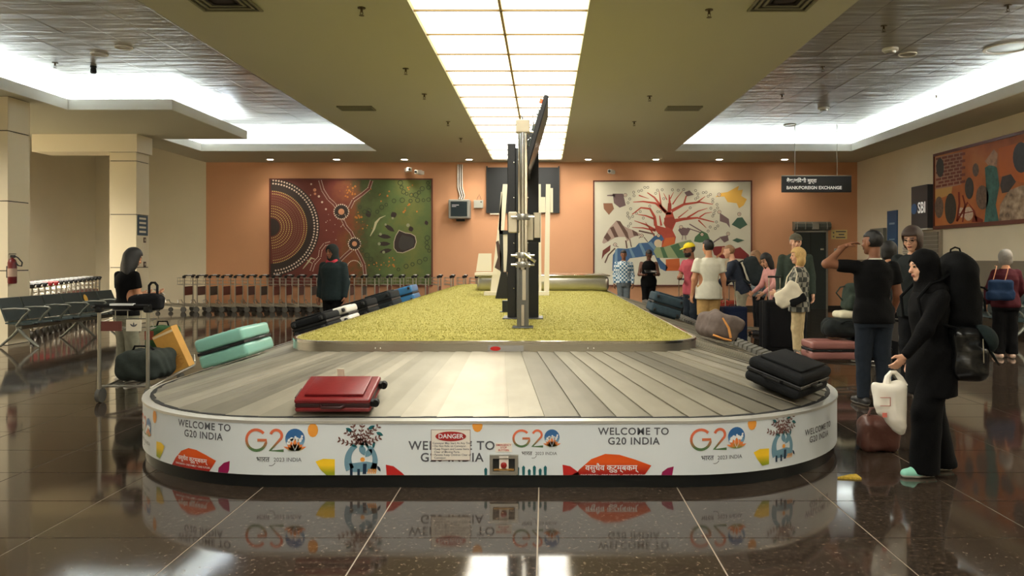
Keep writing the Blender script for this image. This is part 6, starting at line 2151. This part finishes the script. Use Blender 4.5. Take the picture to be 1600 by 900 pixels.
# by the tree mural
person('man in blue checked shirt and jeans before the tree mural', 2.02, 18.9, 172, 1.68, 'm', 0, (0, 8, 0), None, None, None, 'brown', ('short', 'black'), dict(m=checkm, sleeve='long', hem=-.04, loose=.02), dict(m=F_('faded_denim', (104, 112, 116))), bulk=1.18, fine=1.1)
person('man in black waistcoat looking down at a tablet', 2.56, 18.2, 178, 1.70, 'm', 3, (0, 26, 0), ((-.2, .1, -1), (.35, .9, -.05)), ((.2, .1, -1), (-.35, .9, -.05)), None, 'deep', ('short', 'black'), dict(m=black_cloth, sleeve='none', hem=-.12, name='waistcoat'), dict(m=black_cloth), fine=1.1, palm=((0, 0, 1), (0, 0, 1)))
tb_ = thing('tablet', 'thin dark tablet held by the man in the waistcoat', 'tablet', (2.55, 17.80, 1.16), 0, rot=(R(18), 0, 0))
MB().rbox(-0.14, 0.14, -0.09, 0.09, -0.005, 0.005, 0.004, 1).build('case', M_black, tb_)
MB().box(-0.125, 0.125, -0.08, 0.08, 0.005, 0.0056).build('screen', M_screen, tb_)
person('bearded man in yellow cap and pink shirt holding a suitcase handle', 2.66, 13.35, 120, 1.76, 'm', 2, (-20, 8, 0), ((-.1, .15, -1), (.1, .35, -1)), ((.2, .3, -1), (-.75, .6, .1)), None, 'brown', ('short', 'black'), dict(m=F_('pink_cotton', (164, 74, 84)), sleeve='short', hem=-.1), dict(m=jean),
       beard='black', capm=F_('yellow_cap', (232, 206, 50), var=.04))
person('man in white T-shirt and khaki shorts seen from behind', 2.74, 12.35, 4, 1.79, 'm', 0, (18, 2, 0), ((-.22, 0, -1), (-.1, .12, -1)), ((.22, 0, -1), (.1, .12, -1)), None, 'tan', ('short', 'black'), dict(m=white_c, sleeve='short', hem=-.14, loose=.028, flare=.015), dict(m=khaki, hem=.52, loose=.03, name='shorts'), ((60, 56, 52), (200, 196, 186)), bulk=1.08)
person('man leaning forward with a dark backpack and pale trousers', 3.62, 13.55, 72, 1.76, 'm', 20, (0, 2, 0), ((-.1, .55, -1), (.05, .8, -.6)), ((.1, .3, -1), (-.05, .75, -.75)), None, 'light', ('buzz', 'sandy'), dict(m=F_('navy_cotton', (48, 54, 66)), sleeve='long', hem=-.1, loose=.022), dict(m=F_('stone_cotton', (170, 164, 142))), bulk=1.05)
person('person with glasses and patterned blue-grey shirt behind the backpack', 4.16, 14.35, 95, 1.62, 'f', 4, (10, 8, 0), None, None, None, 'light', ('bob', 'sandy'), dict(m=floral, sleeve='long', hem=-.12, loose=.022), dict(m=dark_cloth), glasses=True)
person('woman with dark hair in a pink top bending over the black suitcase', 4.03, 12.9, 110, 1.60, 'f', 14, (0, 24, 0), ((-.1, .3, -1), (.1, .8, -.5)), ((.1, .3, -1), (-.1, .8, -.5)), None, 'light', ('long', 'black'), dict(m=F_('rose_top', (206, 150, 144)), sleeve='long', hem=-.1), dict(m=dark_cloth))
person('tall man in grey flat cap and dark green shirt facing the viewer', 4.02, 11.85, 165, 1.87, 'm', 0, (10, 2, 0), None, None, None, 'light', ('short', 'grey'), dict(m=F_('dark_green_shirt', (58, 68, 60)), sleeve='long', hem=-.12, loose=.02), dict(m=dark_cloth), capm=F_('grey_tweed_cap', (96, 92, 80)))
person('blonde woman in checked jacket and cream trousers', 3.70, 10.75, 60, 1.63, 'f', 0, (25, 2, 0), ((-.25, .2, -1), (.1, .9, -.2)), ((.2, -.1, -1), (.0, .5, -.8)), None, 'light', ('bob', 'blond'), dict(m=camo, sleeve='long', hem=-.16, loose=.035, flare=.02, name='jacket'), dict(m=cream_c, hem=.17), ((150, 96, 70), (120, 90, 70)), fine=0.95)

# right foreground
person('man in black polo shirt with white collar trim, hand on his head', 3.34, 7.5, 2, 1.77, 'm', 0, (30, 0, 0), ((-.75, .2, .08), (.85, -.05, .85), (.85, -.1, .4)), ((.2, .0, -1), (-.05, .45, -.9)), ((-.1, .02), (.1, -.02)), 'brown', ('buzz', 'black'),
       dict(m=F_('black_polo', (12, 12, 13)), sleeve='short', hem=-.1, loose=.02, collar=white_c), dict(m=jean, loose=.016), ((40, 38, 36), (170, 164, 152)), bulk=1.06, fine=0.85, palm=((.6, 0, -.8), None))
person('dark-haired person half hidden behind the man in polo', 4.64, 9.95, -20, 1.70, 'm', 0, (0, 6, 0), None, None, None, 'tan', ('mop', 'black'), dict(m=F_('ochre_shirt', (150, 122, 70)), sleeve='long', hem=-.1), dict(m=dark_cloth))
person('smiling tall man with glasses in a dark jacket', 4.19, 8.35, 122, 1.84, 'm', 3, (10, 14, 0), ((-.2, .1, -1), (.2, .6, -.8)), None, None, 'light', ('mop', 'brown'), dict(m=F_('slate_jacket', (40, 44, 44)), sleeve='long', hem=-.14, loose=.04, name='jacket'), dict(m=dark_cloth), glasses=True, fine=0.8)
person('woman in black headscarf and black clothes with mint shoes', 2.68, 5.14, 92, 1.55, 'f', 2, (0, 8, 0), ((-.12, .50, -.85), (.02, .62, -.78)), ((.2, -.2, -1), (-.05, .35, -1)), ((-.1, .10), (.08, -.14)), 'light', ('short', 'black'), dict(m=black_cloth, sleeve='long', hem=-.3, loose=.026, flare=.02, name='tunic'),
       dict(m=black_cloth, loose=.03, wide=.03, hem=.03), ((140, 206, 184), (226, 222, 208)), hood=F_('black_headscarf', (8, 8, 9)), fine=0.75, toe=(2, 4))
person('grey-haired woman in dark red top seen from behind', 6.86, 11.0, -12, 1.60, 'f', 0, (-8, 4, 0), ((-.35, .05, -1), (-.05, .25, -1)), ((.3, .1, -1), (-.2, .6, -.7)), None, 'tan', ('mop', 'grey'), dict(m=F_('burgundy_knit', (62, 20, 26)), sleeve='long', hem=-.1, loose=.03), dict(m=black_cloth, wide=.02, loose=.022), ((190, 160, 140), (200, 186, 170)), bulk=1.15, fine=0.95)

# ================================================================ BAGS PEOPLE CARRY
I3 = np.eye(3)
M_pack = F_('black_backpack_nylon', (9, 10, 11))
# big backpack on the woman in black: she faces -x, so it hangs on the +x side
d = soft_bag('backpack', 'big rounded black backpack on the back of the woman in headscarf', 'backpack', (2.875, 5.16, 1.0), 0,
             [rbx((0, 0, 0.24), (0.10, 0.17, 0.24), 0.09), ell((0.0, 0, 0.42), (0.105, 0.165, 0.12)), rbx((0.07, 0, 0.12), (0.05, 0.13, 0.14), 0.04)], M_pack)
strap(d, [(-0.05, 0, 0.49), (-0.04, 0, 0.555), (-0.01, 0, 0.57), (0.02, 0, 0.56), (0.04, 0, 0.50)], 0.006, M_pack, 'grab_loop')
strap(d, [(0.09, -0.1, 0.30), (0.13, -0.11, 0.29), (0.15, -0.11, 0.27)], 0.008, M_pack, 'side_strap')
strap(d, [(0.09, -0.1, 0.27), (0.125, -0.12, 0.2), (0.13, -0.12, 0.13)], 0.009, M_pack, 'side_strap')
for s_ in (-1, 1): strap(d, [(-0.07, s_ * 0.09, 0.40), (-0.16, s_ * 0.10, 0.345), (-0.24, s_ * 0.11, 0.32), (-0.33, s_ * 0.12, 0.22), (-0.31, s_ * 0.13, 0.08), (-0.09, s_ * 0.17, 0.02)], 0.011, M_pack, 'shoulder_strap')
M_gloss = mat('glossy_black_leatherette', (16, 17, 18), 0.25, bump=0.3, bscale=20)
d = soft_bag('day_bag', 'shiny black daypack hanging low behind the woman in headscarf', 'backpack', (2.85, 5.06, 0.70), 0,
             [rbx((0, 0, 0.15), (0.105, 0.14, 0.18), 0.06), rbx((0.03, -0.12, 0.1), (0.08, 0.05, 0.11), 0.04)], M_gloss, fold=0.006)
strap(d, [(-0.03, 0, 0.34), (-0.03, 0, 0.46), (0.02, 0, 0.5), (0.05, 0, 0.36)], 0.012, M_gloss)
MB().tube([(0.05, -0.17, 0.26), (0.055, -0.17, 0.1)], 0.004, 6).build('zip', M_chrome, d)
d = thing('baseball_cap', 'dark cap with a small pale tag hung on the shiny daypack', 'cap', (2.95, 4.97, 0.95), rot=(R(20), R(60), 0))
V, F = solid([ell((0, 0, 0), (0.1, 0.095, 0.085))], 0.009, 0.01, lambda X, Y, Z: -Z + 0 * X + 0 * Y)
mesh_np('crown', [(V, F, 0)], [F_('dark_green_cap', (30, 40, 40))], d)
V, F = solid([ell((0.12, 0, 0.0), (0.085, 0.08, 0.008))], 0.006, 0.01)
mesh_np('brim', [(V, F, 0)], [MATS['dark_green_cap']], d)
MB().box(0.1, 0.135, -0.02, 0.01, 0.008, 0.011).build('tag', M_offwhite, d)
# white carrier bag
M_plastic = mat('white_plastic_film', (232, 226, 212), 0.4, bump=0.5, bscale=9)
yb_ = 4.99
d = thing('carrier_bag', 'white plastic carrier bag hanging from the hand of the woman in headscarf', 'bag', (PX(1392, yb_), yb_, PZ(582, yb_)))
kq = yb_ / FPX
def cb(px, py): return ((px - 1392) * kq, PZ(py, yb_) - PZ(582, yb_))
outl = [(1363, 598), (1385, 600), (1386, 590), (1391, 582), (1399, 581), (1407, 588), (1412, 600), (1416, 600), (1416, 650), (1413, 675), (1404, 678), (1393, 668), (1377, 650), (1372, 640), (1366, 615)]
hole = None
pts = [cb(*p_) for p_ in outl]
V, F = solid([cap((cb(1375, 610)[0], 0, cb(1375, 610)[1]), (cb(1380, 640)[0], 0, cb(1380, 640)[1]), .045, .045), cap((cb(1404, 606)[0], 0, cb(1404, 606)[1]), (cb(1404, 662)[0], 0, cb(1404, 662)[1]), .05, .05), cap((cb(1390, 615)[0], 0, -.13), (cb(1396, 650)[0], 0, -.3), .065, .06),
              cap((cb(1405, 668)[0], 0, cb(1405, 668)[1]), (cb(1408, 674)[0], 0, cb(1408, 674)[1]), .03, .02), cap((cb(1366, 602)[0], 0, cb(1366, 602)[1]), (cb(1373, 630)[0], 0, cb(1373, 630)[1]), .015, .03)], 0.009, 0.03, None, 0.004)
mesh_np('bag', [(V, F, 0)], [M_plastic], d)
MB().tube([(-0.025, 0, -0.08), (-0.022, 0, -0.03), (0.0, 0, 0.0), (0.03, 0, 0.0), (0.065, 0, -0.04), (0.085, 0, -0.09)], [.03, .02, .015, .015, .02, .03], 8).build('handle', M_plastic, d, True)
rd = MB()
for a in ((-0.1, -0.03, -0.16, -0.156), (-0.1, -0.03, -0.215, -0.211), (-0.034, -0.03, -0.215, -0.156)): rd.box(a[0], a[1], -0.062, -0.060, a[2], a[3])
rd.build('printed_box', mat('faded_red_print', (190, 110, 96), 0.5), d)
MB().box(-0.085, -0.055, -0.064, -0.060, -0.29, -0.26).build('printed_red_mark', mat('pink_red_print', (220, 120, 104), 0.5), d)
# brown bag on the floor
d = soft_bag('leather_bag', 'brown leather bag standing on the floor behind the white carrier bag', 'bag', (PX(1372, 5.75), 5.75, 0.0), 0, [rbx((0, 0, 0.12), (0.15, 0.09, 0.12), 0.05), rbx((0, 0, 0.2), (0.12, 0.06, 0.07), 0.04)], mat('brown_leather', (84, 50, 40), 0.4, bump=0.3, bscale=25), fold=0.005)
strap(d, [(-0.1, -0.02, 0.24), (-0.07, -0.03, 0.33), (0.05, -0.03, 0.34), (0.09, -0.02, 0.24)], 0.010, MATS['brown_leather'], 'handle')
# backpack of the leaning man
d = soft_bag('backpack', 'dark grey backpack on the leaning man by the red suitcase', 'backpack', (3.88, 13.47, 1.02), 72, [rbx((0, -0.02, 0.24), (0.17, 0.13, 0.27), 0.09), rbx((0, -0.13, 0.14), (0.13, 0.06, 0.14), 0.04)], F_('graphite_backpack', (44, 50, 52)), tilt=(-20, 0))
for s_ in (-1, 1): strap(d, [(s_ * 0.09, 0.1, 0.48), (s_ * 0.1, 0.24, 0.47), (s_ * 0.12, 0.3, 0.3), (s_ * 0.15, 0.12, 0.04)], 0.016, MATS['graphite_backpack'], 'shoulder_strap')
strap(d, [(-0.04, 0.0, 0.5), (0, 0.0, 0.54), (0.04, 0, 0.5)], 0.010, MATS['graphite_backpack'], 'grab_loop')
# white shoulder bag of the blonde woman
d = soft_bag('shoulder_bag', 'white and black shoulder bag of the blonde woman', 'handbag', (3.50, 10.55, 0.93), -20, [rbx((0, 0, 0.02), (0.19, 0.05, 0.13), 0.04), cap((-0.16, 0, 0.0), (0.1, 0, 0.16), .05, .05)], F_('white_canvas', (222, 212, 188), var=.03), tilt=(0, -28))
MB().rbox(-0.05, 0.2, -0.056, 0.056, -0.14, -0.02, 0.03, 2).build('black_base', M_blk_case, d, True)
strap(d, [(-0.02, 0, 0.12), (0.1, 0.03, 0.27), (0.26, 0.05, 0.36), (0.24, 0.02, 0.24), (0.14, 0, 0.12)], 0.010, MATS['white_canvas'])
# blue tote of the woman in dark red
d = soft_bag('tote_bag', 'navy blue tote bag on the back of the woman in dark red', 'handbag', (6.66, 10.80, 0.92), -10, [rbx((0, 0, 0.12), (0.17, 0.05, 0.13), 0.04), rbx((0, 0, 0.02), (0.19, 0.06, 0.07), 0.04)], F_('navy_tote', (26, 44, 70)))
for x in (-0.1, 0.06): strap(d, [(x, 0, 0.24), (x + 0.03, 0.0, 0.36), (x + 0.07, 0.05, 0.45), (x + 0.08, 0.14, 0.455)], 0.006, M_pinkc)

# ================================================================ BAGS ON TROLLEYS AND BELT
d = soft_bag('duffel_bag', 'dark green-grey duffel bag on the base of the left trolley', 'bag', (-4.3, 7.98, 0.19), 0, [rbx((0, 0.0, 0.16), (0.23, 0.26, 0.155), 0.1)], F_('dark_moss_nylon', (52, 58, 54)), fold=0.008)
strap(d, [(-0.12, -0.05, 0.30), (-0.08, -0.08, 0.36), (0.08, -0.08, 0.36), (0.12, -0.05, 0.30)], 0.012, M_blk_case, 'handle')
d = soft_bag('green_bag', 'upright green bag with a red patch on the left trolley', 'bag', (-4.35, 8.42, 0.21), 0, [rbx((0, 0, 0.26), (0.17, 0.1, 0.25), 0.05)], F_('green_nylon', (60, 92, 60)), fold=0.005)
MB().rbox(-0.15, -0.05, -0.108, -0.098, 0.36, 0.46, 0.004, 1).build('red_patch', F_('red_patch', (140, 70, 56)), d)
strap(d, [(-0.07, 0, 0.5), (-0.05, 0, 0.56), (0.05, 0, 0.56), (0.07, 0, 0.5)], 0.010, M_blk_case, 'handle')
M_kraft = mat('kraft_paper', (196, 146, 66), 0.7, var=0.08, scale=9, bump=0.25, bscale=14)
d = thing('paper_bag', 'tall brown paper bag leaning on the left trolley', 'bag', (-4.06, 8.30, 0.245), rot=(R(4), R(-24), R(0)))
MB().add([(-.11, -.07, 0), (.11, -.07, 0), (.11, .07, 0), (-.11, .07, 0), (-.12, -.075, .46), (.12, -.075, .49), (.12, .075, .49), (-.12, .075, .46)], [(3, 2, 1, 0), (0, 1, 5, 4), (1, 2, 6, 5), (2, 3, 7, 6), (3, 0, 4, 7)]).build('bag', M_kraft, d)
MB().box(-.115, .118, -.079, -.0755, .43, .455).build('folded_rim', mat('pale_kraft', (226, 204, 160), 0.7), d)
mb = MB()
rr = random.Random(4)
for i in range(16): mb.box(-.05 + rr.uniform(0, .06), .0 + rr.uniform(.03, .09), -.0735, -.0725, .03 + i * .011, .034 + i * .011)
mb.build('printed_pattern', mat('brown_ink', (150, 96, 36), 0.7), d)
d = soft_bag('handbag', 'small black handbag with hooped handle resting on the left trolley handle', 'handbag', (-4.16, 7.72, 0.955), 0, [rbx((0, 0, 0.07), (0.17, 0.07, 0.075), 0.035), cap((-.08, 0, .1), (.08, 0, .12), .055, .05)], F_('black_handbag', (24, 24, 26)), h=0.011)
strap(d, [(0.03, 0, 0.12), (0.03, 0, 0.25), (0.055, 0, 0.28), (0.09, 0, 0.28), (0.115, 0, 0.25), (0.115, 0, 0.12)], 0.013, MATS['black_handbag'], 'handle')
# loaded trolley behind the man in polo
suitcase('dusty rose suitcase lying on the loaded right trolley', 0.56, 0.40, 0.22, mat('dusty_rose_shell', (150, 100, 92), 0.4), True, loc=(3.52, 9.16, 0.365), axes=((0, 1, 0), (0, 0, 1), (-1, 0, 0)))
suitcase('black suitcase lying beside the rose one on the right trolley', 0.42, 0.40, 0.24, M_blk_case, False, loc=(4.03, 9.2, 0.375), axes=((0, 1, 0), (0, 0, 1), (1, 0, 0)))
d = soft_bag('duffel_bag', 'black duffel bag lying across the suitcases on the right trolley', 'bag', (3.78, 9.2, 0.505), 0, [rbx((0, 0, 0.12), (0.31, 0.17, 0.115), 0.09), ell((-0.22, -0.08, 0.12), (0.1, 0.1, 0.09))], F_('soft_black_nylon', (36, 40, 40)), fold=0.007)
strap(d, [(-0.2, -0.14, 0.16), (-0.1, -0.19, 0.22), (0.1, -0.19, 0.22), (0.2, -0.14, 0.16)], 0.012, MATS['soft_black_nylon'], 'handle')
soft_bag('pillow', 'white pillow on top of the loaded right trolley', 'pillow', (3.86, 9.25, 0.735), 3, [rbx((0, 0, 0.05), (0.22, 0.14, 0.05), 0.045)], F_('white_pillow', (226, 218, 190), var=.03), fold=0.003)
d = soft_bag('backpack', 'dark green backpack with red panel on top of the white pillow', 'backpack', (3.84, 9.25, 0.83), 10, [rbx((0, 0, 0.17), (0.14, 0.1, 0.17), 0.07), rbx((-0.03, -0.1, 0.1), (0.1, 0.05, 0.09), 0.03)], F_('forest_nylon', (56, 66, 58)), tilt=(0, 12))
MB().rbox(0.06, 0.13, -0.115, -0.06, 0.03, 0.28, 0.012, 2).build('red_panel', F_('coral_nylon', (196, 70, 52)), d, True)
strap(d, [(-0.08, 0.02, 0.31), (-0.2, 0.02, 0.26), (-0.24, 0.02, 0.18), (-0.13, 0.02, 0.1)], 0.009, MATS['forest_nylon'])
strap(d, [(-0.05, 0, 0.33), (0, 0, 0.37), (0.05, 0, 0.33)], 0.009, MATS['forest_nylon'], 'grab_loop')
# grey-brown backpack on the right belt
p = on_right(0.55, 7.75)
M_gb = F_('mauve_grey_nylon', (104, 92, 86))
d = soft_bag('backpack', 'grey-brown backpack with orange trim lying on the right belt', 'backpack', p + NRR * 0.02, 20, [rbx((0, 0, 0.14), (0.16, 0.22, 0.13), 0.08), rbx((0.06, -0.1, 0.2), (0.12, 0.14, 0.07), 0.05), cap((-0.12, -0.1, 0.2), (-0.02, 0.05, 0.27), .06, .05)], M_gb, fold=0.006, tilt=(0, math.degrees(SL)))
strap(d, [(-0.1, -0.2, 0.22), (-0.02, -0.235, 0.14), (0.03, -0.24, 0.05)], 0.014, F_('orange_webbing', (214, 150, 86)), 'orange_trim')
strap(d, [(-0.15, -0.19, 0.03), (-0.05, -0.235, 0.02), (0.05, -0.23, 0.025)], 0.011, MATS['orange_webbing'], 'orange_trim')
strap(d, [(0.1, -0.12, 0.27), (0.2, -0.1, 0.16), (0.19, -0.1, 0.04)], 0.012, MATS['charcoal_nylon'], 'strap')
